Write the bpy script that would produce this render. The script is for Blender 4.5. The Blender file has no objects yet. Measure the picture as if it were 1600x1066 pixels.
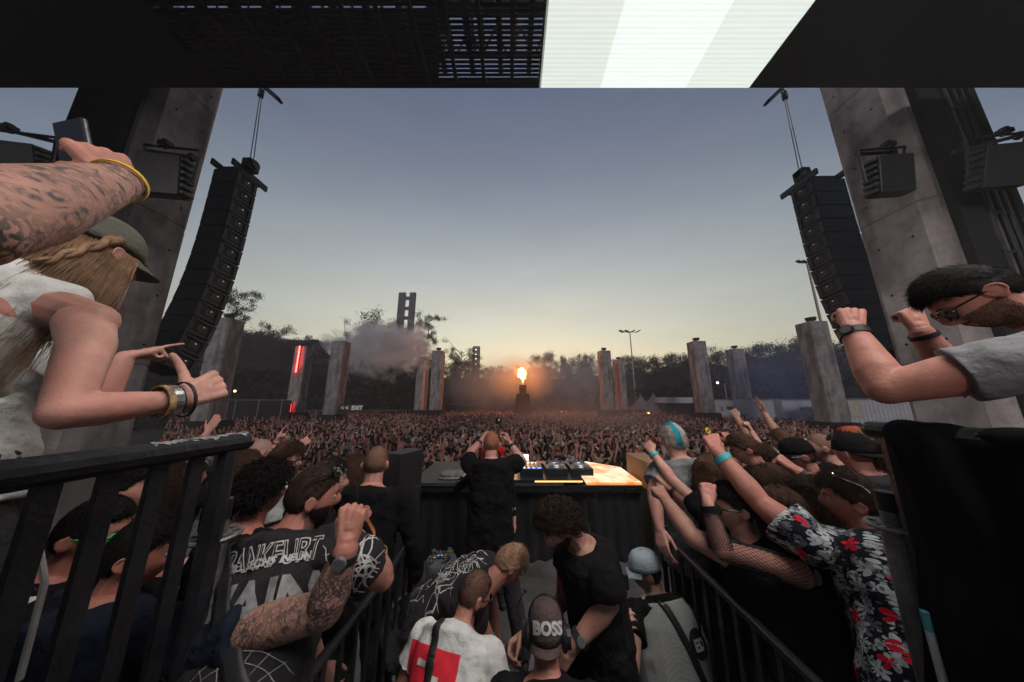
import bpy, bmesh, math, random
import numpy as np
from mathutils import Vector, Matrix, Quaternion
from mathutils.bvhtree import BVHTree
R = math.radians
random.seed(7); rng = np.random.default_rng(7)
sc = bpy.context.scene
COL = sc.collection
# ------------------------------------------------------------------ camera
ZC = 3.55; TILT = R(11.9); FPX = 440.0
cam = bpy.data.cameras.new('camera'); cam.sensor_width = 36; cam.lens = FPX/1600*36
cam.clip_start = 0.05; cam.clip_end = 3000
cam_o = bpy.data.objects.new('camera', cam); COL.objects.link(cam_o)
cam_o.location = (0, 0, ZC); cam_o.rotation_euler = (math.pi/2+TILT, 0, 0); sc.camera = cam_o
# ------------------------------------------------------------------ sky, sun, exposure
w = bpy.data.worlds.new('World'); sc.world = w; w.use_nodes = True
nt = w.node_tree; nt.nodes.clear()
N = nt.nodes.new; L = nt.links.new
out = N('ShaderNodeOutputWorld'); bg = N('ShaderNodeBackground'); L(bg.outputs[0], out.inputs[0])
sky = N('ShaderNodeTexSky'); sky.sky_type = 'NISHITA'; sky.sun_disc = False
sky.sun_elevation = R(1.0); sky.sun_rotation = R(8); sky.altitude = 100; sky.air_density = 1.2; sky.dust_density = 1.0; sky.ozone_density = 1.0
skb = N('ShaderNodeVectorMath'); skb.operation = 'SCALE'; skb.inputs['Scale'].default_value = 0.03
L(sky.outputs[0], skb.inputs[0])
# dusk gradient by elevation, paler toward the glow where the sun went down
tc = N('ShaderNodeTexCoord'); sep = N('ShaderNodeSeparateXYZ'); L(tc.outputs['Generated'], sep.inputs[0])
ramp = N('ShaderNodeValToRGB'); el = ramp.color_ramp; el.elements[0].position = 0.0; el.elements[1].position = 1.0
def s2l(c): return tuple(((v/255)/12.92 if v/255 < 0.04045 else (((v/255)+0.055)/1.055)**2.4) for v in c)
stops = [(0.0, (252,226,172)), (0.10, (250,237,196)), (0.24, (224,224,204)), (0.40, (184,189,187)), (0.56, (142,151,161)), (0.68, (114,123,142)), (0.80, (90,100,125)), (1.0, (68,74,98))]
while len(el.elements) < len(stops): el.elements.new(0.5)
for e, (p, c) in zip(el.elements, stops): e.position = p; e.color = (*s2l(c), 1)
L(sep.outputs['Z'], ramp.inputs[0])
az = N('ShaderNodeMapRange'); az.inputs['From Min'].default_value = 0.25; az.inputs['From Max'].default_value = 1.0
az.inputs['To Min'].default_value = 0.0; az.inputs['To Max'].default_value = 1.0
hl = N('ShaderNodeVectorMath'); hl.operation = 'MULTIPLY'; hl.inputs[1].default_value = (1,1,0); L(tc.outputs['Generated'], hl.inputs[0])
hn = N('ShaderNodeVectorMath'); hn.operation = 'NORMALIZE'; L(hl.outputs[0], hn.inputs[0])
hs = N('ShaderNodeSeparateXYZ'); L(hn.outputs[0], hs.inputs[0]); L(hs.outputs['Y'], az.inputs['Value'])
side = N('ShaderNodeMix'); side.data_type = 'RGBA'; side.blend_type = 'MULTIPLY'; side.inputs['Factor'].default_value = 1
tint = N('ShaderNodeMix'); tint.data_type = 'RGBA'; tint.inputs['A'].default_value = (0.16,0.24,0.42,1); tint.inputs['B'].default_value = (1,1,1,1)
L(az.outputs[0], tint.inputs['Factor']); L(ramp.outputs[0], side.inputs['A']); L(tint.outputs['Result'], side.inputs['B'])
# thin streaks of high cloud
mp = N('ShaderNodeMapping'); mp.inputs['Scale'].default_value = (2.2, 2.2, 11); L(tc.outputs['Generated'], mp.inputs[0])
cn = N('ShaderNodeTexNoise'); cn.inputs['Scale'].default_value = 1.6; cn.inputs['Detail'].default_value = 5; L(mp.outputs[0], cn.inputs[0])
cr = N('ShaderNodeMapRange'); cr.inputs['From Min'].default_value = 0.4; cr.inputs['From Max'].default_value = 0.75; cr.inputs['To Min'].default_value = 1.10; cr.inputs['To Max'].default_value = 1.03
L(cn.outputs[0], cr.inputs[0])
cl = N('ShaderNodeVectorMath'); cl.operation = 'SCALE'; L(side.outputs['Result'], cl.inputs[0]); L(cr.outputs[0], cl.inputs['Scale'])
ad = N('ShaderNodeVectorMath'); ad.operation = 'ADD'; L(cl.outputs[0], ad.inputs[0]); L(skb.outputs[0], ad.inputs[1])
L(ad.outputs[0], bg.inputs[0]); bg.inputs[1].default_value = 1.0
sun = bpy.data.lights.new('sun', 'SUN'); sun.energy = 1.15; sun.angle = R(10); sun.color = (1.0, 0.90, 0.84)
sun_o = bpy.data.objects.new('sun', sun); COL.objects.link(sun_o)
sun_o.rotation_euler = (R(77.5), 0, R(-14))     # stands in for the stage's own wash of light, soft and low from behind the camera
sc.view_settings.view_transform = 'Standard'; sc.view_settings.look = 'None'; sc.view_settings.exposure = 0; sc.view_settings.gamma = 1
sc.cycles.use_denoising = True
sc.cycles.max_bounces = 6; sc.cycles.volume_bounces = 2; sc.cycles.transparent_max_bounces = 8
sc.cycles.sample_clamp_indirect = 4
sc.cycles.volume_step_rate = 2.0; sc.cycles.volume_max_steps = 64
# ------------------------------------------------------------------ helpers
cT, sT = math.cos(TILT), math.sin(TILT)
def ray(px, py):
    u = 533-py
    return Vector((px-800, cT*FPX - sT*u, sT*FPX + cT*u))
def P(px, py, Y):
    "the point at distance Y in front of the camera that the photograph shows at (px, py)"
    d = ray(px, py); return Vector((0, 0, ZC)) + d*(Y/d.y)
def PZ(px, py, z):
    d = ray(px, py); return Vector((0, 0, ZC)) + d*((z-ZC)/d.z)
def along(px, py, p0, length, sgn=-1):
    "the point on the sight line at LENGTH from joint p0 (sgn -1: the nearer one)"
    C = Vector((0, 0, ZC)); d = ray(px, py).normalized(); oc = C-p0
    b = d.dot(oc); c = oc.dot(oc)-length*length; q = b*b-c
    t = -b + sgn*math.sqrt(q) if q > 0 else -b
    p = C + d*max(t, 0.12)
    return p0 + (p-p0).normalized()*length
def wloc(o):
    v = Vector(o.location)
    while o.parent: o = o.parent; v = v+o.location
    return v
def tag(o, label=None, cat=None, group=None, kind=None):
    if label: o['label'] = label
    if cat: o['category'] = cat
    if group: o['group'] = group
    if kind: o['kind'] = kind
    return o
def thing(name, label, cat, loc=(0,0,0), group=None):
    o = bpy.data.objects.new(name, None); COL.objects.link(o); o.location = loc; o.empty_display_size = 0.1
    return tag(o, label, cat, group)
def link_mesh(name, me, mats, parent=None, smooth=False):
    o = bpy.data.objects.new(name, me); COL.objects.link(o)
    for m in (mats if isinstance(mats, (list, tuple)) else [mats]): me.materials.append(m)
    if parent is not None: o.parent = parent
    if smooth:
        me.polygons.foreach_set('use_smooth', np.ones(len(me.polygons), bool))
    return o
def ortho(d):
    d = Vector(d).normalized(); a = Vector((0,0,1)) if abs(d.z) < 0.9 else Vector((1,0,0))
    x = d.cross(a).normalized(); return x, d.cross(x).normalized(), d
class B:
    "collects solids in world coordinates and links them as ONE mesh object"
    def __init__(s): s.v = []; s.f = []; s.m = []
    def add(s, vs, fs, m=0):
        k = len(s.v); s.v += [tuple(v) for v in vs]; s.f += [tuple(i+k for i in f) for f in fs]; s.m += [m]*len(fs); return s
    def box(s, c, size, rot=None, m=0):
        hx, hy, hz = size[0]/2, size[1]/2, size[2]/2
        vs = [Vector((x,y,z)) for x in (-hx,hx) for y in (-hy,hy) for z in (-hz,hz)]
        if rot is not None: vs = [rot @ v for v in vs]
        c = Vector(c); vs = [v+c for v in vs]
        return s.add(vs, [(0,1,3,2),(4,6,7,5),(0,4,5,1),(2,3,7,6),(0,2,6,4),(1,5,7,3)], m)
    def bb(s, a, b, m=0):
        a = Vector(a); b = Vector(b); return s.box((a+b)/2, [abs(q) for q in (b-a)], None, m)
    def tube(s, p0, p1, r0, r1=None, n=10, m=0, sx=1.0):
        r1 = r0 if r1 is None else r1; p0 = Vector(p0); p1 = Vector(p1)
        if (p1-p0).length < 1e-6: return s
        x, y, d = ortho(p1-p0); vs = []
        for p, r in ((p0, r0), (p1, r1)):
            for i in range(n):
                a = 2*math.pi*i/n; vs.append(p + x*(math.cos(a)*r*sx) + y*(math.sin(a)*r))
        fs = [(i, (i+1)%n, n+(i+1)%n, n+i) for i in range(n)] + [tuple(range(n-1,-1,-1)), tuple(range(n,2*n))]
        return s.add(vs, fs, m)
    def path(s, pts, r, n=6, m=0, taper=None):
        "one swept tube through pts"
        pts = [Vector(p) for p in pts]; k = len(pts); vs = []; X = None
        for i, p in enumerate(pts):
            d = (pts[min(i+1,k-1)]-pts[max(i-1,0)])
            if X is None: X = ortho(d)[0]
            d.normalize(); X = (X - d*X.dot(d)).normalized(); Y = d.cross(X)
            rr = r if taper is None else r*taper(i/(k-1))
            for j in range(n):
                a = 2*math.pi*j/n; vs.append(p + X*(math.cos(a)*rr) + Y*(math.sin(a)*rr))
        fs = [(i*n+j, i*n+(j+1)%n, (i+1)*n+(j+1)%n, (i+1)*n+j) for i in range(k-1) for j in range(n)]
        fs += [tuple(range(n-1,-1,-1)), tuple(range((k-1)*n, k*n))]
        return s.add(vs, fs, m)
    def ball(s, c, r, m=0, seg=10, rings=6, rot=None):
        r = (r,r,r) if not hasattr(r, '__len__') else r; vs = []; c = Vector(c)
        for i in range(1, rings):
            t = math.pi*i/rings
            for j in range(seg):
                a = 2*math.pi*j/seg; v = Vector((r[0]*math.sin(t)*math.cos(a), r[1]*math.sin(t)*math.sin(a), r[2]*math.cos(t)))
                vs.append(c+(rot@v if rot else v))
        a = Vector((0,0,r[2])); b = Vector((0,0,-r[2]))
        if rot: a = rot@a; b = rot@b
        vs += [c+a, c+b]; T = len(vs)-2; fs = []
        for j in range(seg):
            fs.append((T, j, (j+1)%seg)); fs.append((T+1, (rings-2)*seg+(j+1)%seg, (rings-2)*seg+j))
            for i in range(rings-2): fs.append((i*seg+j, (i+1)*seg+j, (i+1)*seg+(j+1)%seg, i*seg+(j+1)%seg))
        return s.add(vs, fs, m)
    def torus(s, c, nrm, R_, r, seg=28, n=8, m=0, arc=1.0, x0=None, sq=1.0):
        x, y, d = ortho(nrm)
        if x0 is not None: x = (Vector(x0)-d*Vector(x0).dot(d)).normalized(); y = d.cross(x)
        c = Vector(c); k = seg if arc >= 1 else seg+1
        pts = [c + x*math.cos(2*math.pi*arc*i/seg)*R_ + y*math.sin(2*math.pi*arc*i/seg)*R_*sq for i in range(k)]
        if arc < 1: return s.path(pts, r, n, m)
        vs = []
        for i, p in enumerate(pts):
            o = (p-c).normalized()
            for j in range(n):
                a = 2*math.pi*j/n; vs.append(p+o*math.cos(a)*r+d*math.sin(a)*r)
        return s.add(vs, [(i*n+j, ((i+1)%k)*n+j, ((i+1)%k)*n+(j+1)%n, i*n+(j+1)%n) for i in range(k) for j in range(n)], m)
    def lathe(s, c, prof, n=24, m=0, axis=(0,0,1)):
        x, y, d = ortho(axis); c = Vector(c); vs = []
        for r, h in prof:
            for j in range(n):
                a = 2*math.pi*j/n; vs.append(c+d*h+x*math.cos(a)*r+y*math.sin(a)*r)
        k = len(prof)
        fs = [(i*n+j, i*n+(j+1)%n, (i+1)*n+(j+1)%n, (i+1)*n+j) for i in range(k-1) for j in range(n)]
        fs += [tuple(range(n-1,-1,-1)), tuple(range((k-1)*n, k*n))]
        return s.add(vs, fs, m)
    def build(s, name, mats, parent=None, smooth=False, bevel=0):
        me = bpy.data.meshes.new(name); o0 = wloc(parent) if parent is not None else Vector((0,0,0))
        vs = [(v[0]-o0.x, v[1]-o0.y, v[2]-o0.z) for v in s.v]
        me.from_pydata(vs, [], s.f); mm = mats if isinstance(mats, (list, tuple)) else [mats]
        o = link_mesh(name, me, mm, parent, smooth)
        if len(mm) > 1: me.polygons.foreach_set('material_index', np.array(s.m, dtype=np.int32))
        bm = bmesh.new(); bm.from_mesh(me); bmesh.ops.recalc_face_normals(bm, faces=bm.faces); bm.to_mesh(me); bm.free()
        if bevel:
            b = o.modifiers.new('bevel', 'BEVEL'); b.width = bevel; b.segments = 2; b.limit_method = 'ANGLE'
        return o
# ------------------------------------------------------------------ materials
MATS = {}
def mat(name, col, rough=0.7, metal=0.0, var=0.25, scale=6.0, bump=0.0, bscale=40.0, stretch=(1,1,1), sheen=0, sss=0, spec=0.4, coord='Object', lin=True):
    if name in MATS: return MATS[name]
    m = bpy.data.materials.new(name); m.use_nodes = True; t = m.node_tree; p = t.nodes['Principled BSDF']
    c = col if lin else s2l(col)
    p.inputs['Roughness'].default_value = rough; p.inputs['Metallic'].default_value = metal
    p.inputs['Specular IOR Level'].default_value = spec
    if sheen: p.inputs['Sheen Weight'].default_value = sheen
    if sss:
        p.inputs['Subsurface Weight'].default_value = sss; p.inputs['Subsurface Radius'].default_value = (0.012,0.005,0.003); p.inputs['Subsurface Scale'].default_value = 1
    tcn = t.nodes.new('ShaderNodeTexCoord'); mpn = t.nodes.new('ShaderNodeMapping'); mpn.inputs['Scale'].default_value = stretch
    t.links.new(tcn.outputs[coord], mpn.inputs[0])
    n1 = t.nodes.new('ShaderNodeTexNoise'); n1.inputs['Scale'].default_value = scale; n1.inputs['Detail'].default_value = 6; n1.inputs['Roughness'].default_value = 0.62
    t.links.new(mpn.outputs[0], n1.inputs[0])
    r = t.nodes.new('ShaderNodeMapRange'); r.inputs['From Min'].default_value = 0.3; r.inputs['From Max'].default_value = 0.7
    r.inputs['To Min'].default_value = 1-var; r.inputs['To Max'].default_value = 1+var; t.links.new(n1.outputs[0], r.inputs[0])
    v = t.nodes.new('ShaderNodeVectorMath'); v.operation = 'SCALE'; v.inputs[0].default_value = c[:3]; t.links.new(r.outputs[0], v.inputs['Scale'])
    t.links.new(v.outputs[0], p.inputs['Base Color'])
    if bump:
        n2 = t.nodes.new('ShaderNodeTexNoise'); n2.inputs['Scale'].default_value = bscale; n2.inputs['Detail'].default_value = 5
        t.links.new(mpn.outputs[0], n2.inputs[0]); b = t.nodes.new('ShaderNodeBump'); b.inputs['Strength'].default_value = bump; b.inputs['Distance'].default_value = 0.02
        t.links.new(n2.outputs[0], b.inputs['Height']); t.links.new(b.outputs[0], p.inputs['Normal'])
    MATS[name] = m; return m
def emis(name, col, strength, rough=0.4, base=(0.02,0.02,0.02)):
    if name in MATS: return MATS[name]
    m = bpy.data.materials.new(name); m.use_nodes = True; p = m.node_tree.nodes['Principled BSDF']
    p.inputs['Base Color'].default_value = (*base, 1); p.inputs['Emission Color'].default_value = (*col, 1); p.inputs['Emission Strength'].default_value = strength
    p.inputs['Roughness'].default_value = rough; MATS[name] = m; return m
def textmesh(body, size, bold=0.0, shear=0.0, sx=1.0):
    "flat 2-D lettering as a list of vertices and faces"
    cu = bpy.data.curves.new('t', 'FONT'); cu.body = body; cu.size = size; cu.align_x = 'CENTER'; cu.align_y = 'CENTER'; cu.offset = bold; cu.shear = shear; cu.resolution_u = 3
    o = bpy.data.objects.new('t', cu); COL.objects.link(o); dg = bpy.context.evaluated_depsgraph_get()
    me = bpy.data.meshes.new_from_object(o.evaluated_get(dg)); vs = [(v.co.x*sx, v.co.y) for v in me.vertices]; fs = [tuple(p.vertices) for p in me.polygons]
    bpy.data.objects.remove(o); bpy.data.curves.remove(cu); bpy.data.meshes.remove(me); return vs, fs
def sign_text(name, body, c, right, up, size, m, parent, bold=0.0, sx=1.0, depth=0.012):
    vs, fs = textmesh(body, size, bold, 0, sx); right = Vector(right).normalized(); up = Vector(up).normalized(); n = right.cross(up); c = Vector(c)
    b = B(); k = len(vs)
    V = [c+right*x+up*y for x, y in vs]; b.add(V + [v+n*depth for v in V], [tuple(i+k for i in f) for f in fs]+[tuple(reversed(f)) for f in fs])
    return b.build(name, m, parent)
# ------------------------------------------------------------------ materials of the place
def concrete_mat():
    m = bpy.data.materials.new('concrete'); m.use_nodes = True; t = m.node_tree; p = t.nodes['Principled BSDF']; n = t.nodes.new; l = t.links.new
    tcn = n('ShaderNodeTexCoord')
    a = n('ShaderNodeTexNoise'); a.inputs['Scale'].default_value = 2.1; a.inputs['Detail'].default_value = 10; a.inputs['Roughness'].default_value = 0.7; l(tcn.outputs['Object'], a.inputs[0])
    mp1 = n('ShaderNodeMapping'); mp1.inputs['Scale'].default_value = (1.5,1.5,0.42); l(tcn.outputs['Object'], mp1.inputs[0])
    s = n('ShaderNodeTexNoise'); s.inputs['Scale'].default_value = 1.5; s.inputs['Detail'].default_value = 6; l(mp1.outputs[0], s.inputs[0])
    r1 = n('ShaderNodeValToRGB'); r1.color_ramp.elements[0].position = 0.3; r1.color_ramp.elements[0].color = (0.15,0.135,0.13,1); r1.color_ramp.elements[1].position = 0.72; r1.color_ramp.elements[1].color = (0.34,0.305,0.30,1); l(a.outputs[0], r1.inputs[0])
    r2 = n('ShaderNodeValToRGB'); r2.color_ramp.elements[0].position = 0.40; r2.color_ramp.elements[0].color = (0.22,0.21,0.21,1); r2.color_ramp.elements[1].position = 0.56; r2.color_ramp.elements[1].color = (1,1,1,1); l(s.outputs[0], r2.inputs[0])
    mx = n('ShaderNodeMix'); mx.data_type = 'RGBA'; mx.blend_type = 'MULTIPLY'; mx.inputs['Factor'].default_value = 0.55; l(r1.outputs[0], mx.inputs['A']); l(r2.outputs[0], mx.inputs['B'])
    l(mx.outputs['Result'], p.inputs['Base Color']); p.inputs['Roughness'].default_value = 0.9; p.inputs['Specular IOR Level'].default_value = 0.2
    f = n('ShaderNodeTexNoise'); f.inputs['Scale'].default_value = 18; f.inputs['Detail'].default_value = 8; l(tcn.outputs['Object'], f.inputs[0])
    b = n('ShaderNodeBump'); b.inputs['Strength'].default_value = 0.35; b.inputs['Distance'].default_value = 0.03; l(f.outputs[0], b.inputs['Height']); l(b.outputs[0], p.inputs['Normal'])
    return m
M_conc = concrete_mat()
M_black = mat('black metal', (0.012,0.012,0.014), 0.45, 0.2, 0.4, 5, 0.15, 30)
M_blackpaint = mat('black paint', (0.010,0.010,0.012), 0.38, 0, 0.5, 9, 0.2, 60)
M_cloth = mat('black stage cloth', (0.008,0.008,0.009), 0.95, 0, 0.4, 3, 0.4, 8)
M_steel = mat('galvanised steel', (0.20,0.19,0.18), 0.5, 0.7, 0.45, 14, 0.3, 50)
M_cab = mat('speaker cabinet black', (0.016,0.014,0.016), 0.55, 0, 0.3, 8, 0.2, 90)
M_cabd = mat('speaker recess black', (0.009,0.009,0.010), 0.7)
M_stage = mat('worn black stage ply', (0.085,0.078,0.078), 0.55, 0, 0.6, 2.3, 0.25, 12)
M_plate = mat('aluminium tread plate', (0.22,0.21,0.21), 0.45, 0.6, 0.35, 3, 0.0)
def add_bricks_bump(m, sc_):
    t = m.node_tree; p = t.nodes['Principled BSDF']; tcn = t.nodes.new('ShaderNodeTexCoord'); mpn = t.nodes.new('ShaderNodeMapping'); mpn.inputs['Rotation'].default_value = (0,0,R(45)); t.links.new(tcn.outputs['Object'], mpn.inputs[0])
    ck = t.nodes.new('ShaderNodeTexBrick'); ck.inputs['Scale'].default_value = sc_; ck.inputs['Mortar Size'].default_value = 0.09; ck.inputs['Mortar Smooth'].default_value = 0.5
    t.links.new(mpn.outputs[0], ck.inputs[0]); b = t.nodes.new('ShaderNodeBump'); b.inputs['Strength'].default_value = 0.9; b.inputs['Distance'].default_value = 0.01; b.invert = True
    t.links.new(ck.outputs['Fac'], b.inputs['Height']); t.links.new(b.outputs[0], p.inputs['Normal'])
add_bricks_bump(M_plate, 9)
M_ground = mat('trodden ground', (0.035,0.032,0.030), 0.95, 0, 0.4, 0.3, 0.3, 4)
M_white = mat('white sheeting', (0.36,0.36,0.39), 0.7, 0, 0.12, 1.0)
M_tent = mat('tent canvas', (0.13,0.13,0.14), 0.8, 0, 0.2, 1.0, 0.2, 3)
M_leaf = mat('tree foliage', (0.014,0.017,0.012), 0.9, 0, 0.5, 0.35, spec=0.1)
M_bark = mat('tree bark', (0.028,0.022,0.018), 0.95, 0, 0.3, 2, spec=0.1)
# ------------------------------------------------------------------ ground and stage
def struct(name, b, m, **k): return tag(b.build(name, m, **k), kind='structure')
struct('ground', B().add([(-200,-60,0),(200,-60,0),(200,130,0),(-200,130,0)], [(0,1,2,3)]), M_ground)
ZS = ZC-2.15        # stage floor
ZR = ZC-1.15        # riser floor under the guests beside the camera
struct('stage_floor', B().bb((-9,1.62,ZS-0.12),(9.5,5.75,ZS)), M_stage)
struct('tread_plate_floor', B().bb((-9,-5,ZS-0.30),(9.5,1.616,ZS-0.16)), M_plate)
for nm, x0, x1 in (('left_riser', -7, -1.02), ('right_riser', 1.34, 7)):
    b = B().bb((x0,-4,ZR-0.10),(x1,1.02,ZR))
    for i in range(5):
        for yy in (-1.8, 0.98): b.tube((x0+0.06+(x1-x0-0.12)*i/4, yy, ZS-0.16), (x0+0.06+(x1-x0-0.12)*i/4, yy, ZR-0.1), 0.024)
    struct(nm, b, M_stage)
struct('stage_backdrop', B().bb((-9.5,-5.3,ZS-0.3),(10,-5.1,ZC+1.15)), M_cloth)  # unseen wall added to keep the low sun off the foreground
struct('stage_front', B().bb((-9,5.75,0),(9.5,5.80,ZS-0.01)), M_cloth)
# ------------------------------------------------------------------ concrete pillars
def groove_box(b, x0, x1, y0, y1, z0, z1, seam, cham=0.16, g=0.03):
    "pillar of cast segments with chamfered arrises and open joints"
    z = z0; k = 0
    while z < z1-0.01:
        zt = min(z+seam, z1); c = cham
        ring = [(x0+c,y0),(x1-c,y0),(x1,y0+c),(x1,y1-c),(x1-c,y1),(x0+c,y1),(x0,y1-c),(x0,y0+c)]
        cx, cy = (x0+x1)/2, (y0+y1)/2
        def sh(s, q): return [(cx+(x-cx)*s, cy+(y-cy)*s, q) for x, y in ring]
        vs = sh(0.97, z)+sh(1, z+g)+sh(1, zt-g)+sh(0.97, zt); n = 8
        fs = [(i*n+j, i*n+(j+1)%n, (i+1)*n+(j+1)%n, (i+1)*n+j) for i in range(3) for j in range(n)]+[tuple(range(7,-1,-1)), tuple(range(24,32))]
        b.add(vs, fs); z = zt; k += 1
ztop = ZC+8.3
pl = thing('concrete_pillar', 'huge concrete pillar behind the raised tattooed arm, with plain grey face', 'pillar', (-7.7,5,0))
b = B(); groove_box(b, -8.35, -7.0, 4.42, 5.54, ZC-2.3, ztop, 2.95); b.build('shaft', M_conc, pl)
b = B(); b.bb((-8.5,4.45,0),(-8.36,5.5,ztop)); b.bb((-8.345,4.3,0),(-7.25,4.415,ztop-0.2)); b.build('cladding', M_cloth, pl)  # black sheet put in for the shade on the pillar's back face
b = B(); b.bb((-8.5,4.2,0),(-6.9,5.65,ZC-2.31)); b.build('plinth', M_cloth, pl)
pr = thing('concrete_pillar', 'huge concrete pillar behind the man with raised fists, with dark stains under its joint', 'pillar', (8,5,0))
b = B(); groove_box(b, 7.5, 8.75, 4.42, 5.56, ZC-2.3, ztop, 2.95); b.build('shaft', M_conc, pr)
b = B(); b.bb((7.75,4.3,0),(8.2,4.415,ztop-0.2)); b.bb((8.76,4.3,0),(8.9,5.3,ztop)); b.build('cladding', M_cloth, pr)
b = B(); b.bb((7.4,4.2,0),(8.95,5.65,ZC-2.31)); b.build('plinth', M_cloth, pr)
for xf, sg, pp in ((-7.0, 1, pl), (7.5, -1, pr)):
    b = B()
    for k in range(11):
        for yy in (4.75, 5.25): b.tube((xf+sg*0.001, yy, ZC-1.9+k*0.98), (xf+sg*0.006, yy, ZC-1.9+k*0.98), 0.022, n=10)
    b.build('tie_holes', M_cloth, pp)
b = B()
for x in (8.3, 8.52, 8.66): b.tube((x,4.33,0.2),(x,4.33,ztop), 0.032, n=8)
for i in range(14): b.box((8.48,4.33,1.5+i*0.75), (0.46,0.03,0.04))
b.build('cable_ladder', M_black, pr)
# ring of free-standing pillars round the arena: (name, px top-left, px top-right, y top, y base)
HC = 7.6
def ratio(py): d = ray(800, py); return d.z/d.y
PLBL = ['pale-faced concrete pillar nearest on the left with a small lamp on its top', 'concrete pillar with a glowing red tube down its middle',
  'plain concrete pillar between the red tube pillar and the smoke cloud', 'slimmer looking far concrete pillar with a red-lit side left of centre', 'concrete pillar just right of the red-lit one and left of the flame',
  'concrete pillar right of the flame with a dark speaker on top', 'far concrete pillar lit red on its side right of the flame', 'concrete pillar by the white container wall and the dark tents',
  'concrete pillar standing in the gap between two white containers', 'big concrete pillar in blue haze near the right line array']
pill = []
for i, (xa, xb, yt, yb) in enumerate([(325,369,497,658),(459,483,541,645),(510,548,533,648),(652,668,557,641),(674,694,548,641),(936,955,548,641),(961,975,562,641),(1080,1105,533,645),(1142,1164,545,648),(1257,1300,502,660)]):
    Y = HC/(ratio(yt)-ratio(yb)); z0 = ZC+ratio(yb)*Y; c = (P(xa,yt,Y)+P(xb,yt,Y))/2; wd = 1.15
    o = thing('concrete_pillar', PLBL[i], 'pillar', (c.x, Y, 0), 'pillars standing round the arena'); pill.append((c.x, Y, z0))
    b = B(); groove_box(b, c.x-wd*0.62, c.x+wd*0.62, Y-0.1, Y+wd*1.1, z0, z0+HC, 2.2, 0.12, 0.02); b.build('shaft', M_conc, o)
    b = B(); b.add([(c.x-1.3,Y-0.9,0),(c.x+1.3,Y-0.9,0),(c.x+1.3,Y+2,0),(c.x-1.3,Y+2,0),(c.x-0.9,Y-0.4,z0-0.004),(c.x+0.9,Y-0.4,z0-0.004),(c.x+0.9,Y+1.6,z0-0.004),(c.x-0.9,Y+1.6,z0-0.004)], [(3,2,1,0),(4,5,6,7),(0,1,5,4),(1,2,6,5),(2,3,7,6),(3,0,4,7)]); b.build('plinth', M_cloth, o)
    if i not in (1, 2, 3):
        q = B(); zt = z0+HC; q.tube((c.x,Y+0.5,zt),(c.x,Y+0.5,zt+0.18), 0.10); q.tube((c.x,Y+0.5,zt+0.18),(c.x,Y+0.5,zt+0.42), 0.30, 0.36, 12); q.build('top_light', M_black, o)
    if i == 0:
        q = B(); q.ball((c.x-0.7, Y-0.1, z0+HC+0.32), (0.16,0.1,0.12)); q.build('lamp', emis('cold lamp', (0.75,0.9,1), 6), o)
M_red = emis('red tube', (1.0,0.035,0.03), 22)
def red_tube(i, dx, za, zb, r, glow, lab):
    x, Y, z0 = pill[i]; t = thing('neon_tube', lab, 'light tube', (x+dx, Y-0.25, z0)); 
    for a, c in ((za, zb),) if not isinstance(za, tuple) else (za, zb):
        b = B(); b.tube((x+dx, Y-0.3, z0+a), (x+dx, Y-0.3, z0+c), r, n=10); b.build('tube', M_red, t)
        q = B(); q.bb((x+dx-0.04, Y-0.29+r, z0+a-0.05), (x+dx+0.04, Y-0.105, z0+c+0.05)); q.build('mount', M_black, t)
    if glow:
        l = bpy.data.lights.new('red_glow', 'POINT'); l.energy = glow; l.color = (1,0.06,0.04); l.shadow_soft_size = 0.3
        lo = bpy.data.objects.new('red_glow', l); COL.objects.link(lo); lo.parent = t; lo.location = (0.1, -0.5, 5.5)
red_tube(1, 0.05, (4.5, 7.55), (0.10, 1.0), 0.065, 16, 'glowing red light tube in two pieces on the second pillar from the left array')
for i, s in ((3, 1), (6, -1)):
    x, Y, z0 = pill[i]; t = thing('red_glow_panel', 'dim red strip lighting up the %s side of a far pillar' % ('right' if s > 0 else 'left'), 'strip light', (x+s*0.5, Y-0.2, z0))
    b = B(); b.bb((x+s*0.30, Y-0.16, z0+0.05), (x+s*0.68, Y-0.11, z0+7.0)); b.build('strip', emis('dim red', (0.30,0.03,0.025), 0.35), t)  # glowing panel put in place of red light falling on the pillar face
    b = B(); b.bb((x+s*0.285, Y-0.109, z0+0.02), (x+s*0.70, Y-0.102, z0+7.05)); b.build('back_plate', M_black, t)
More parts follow.
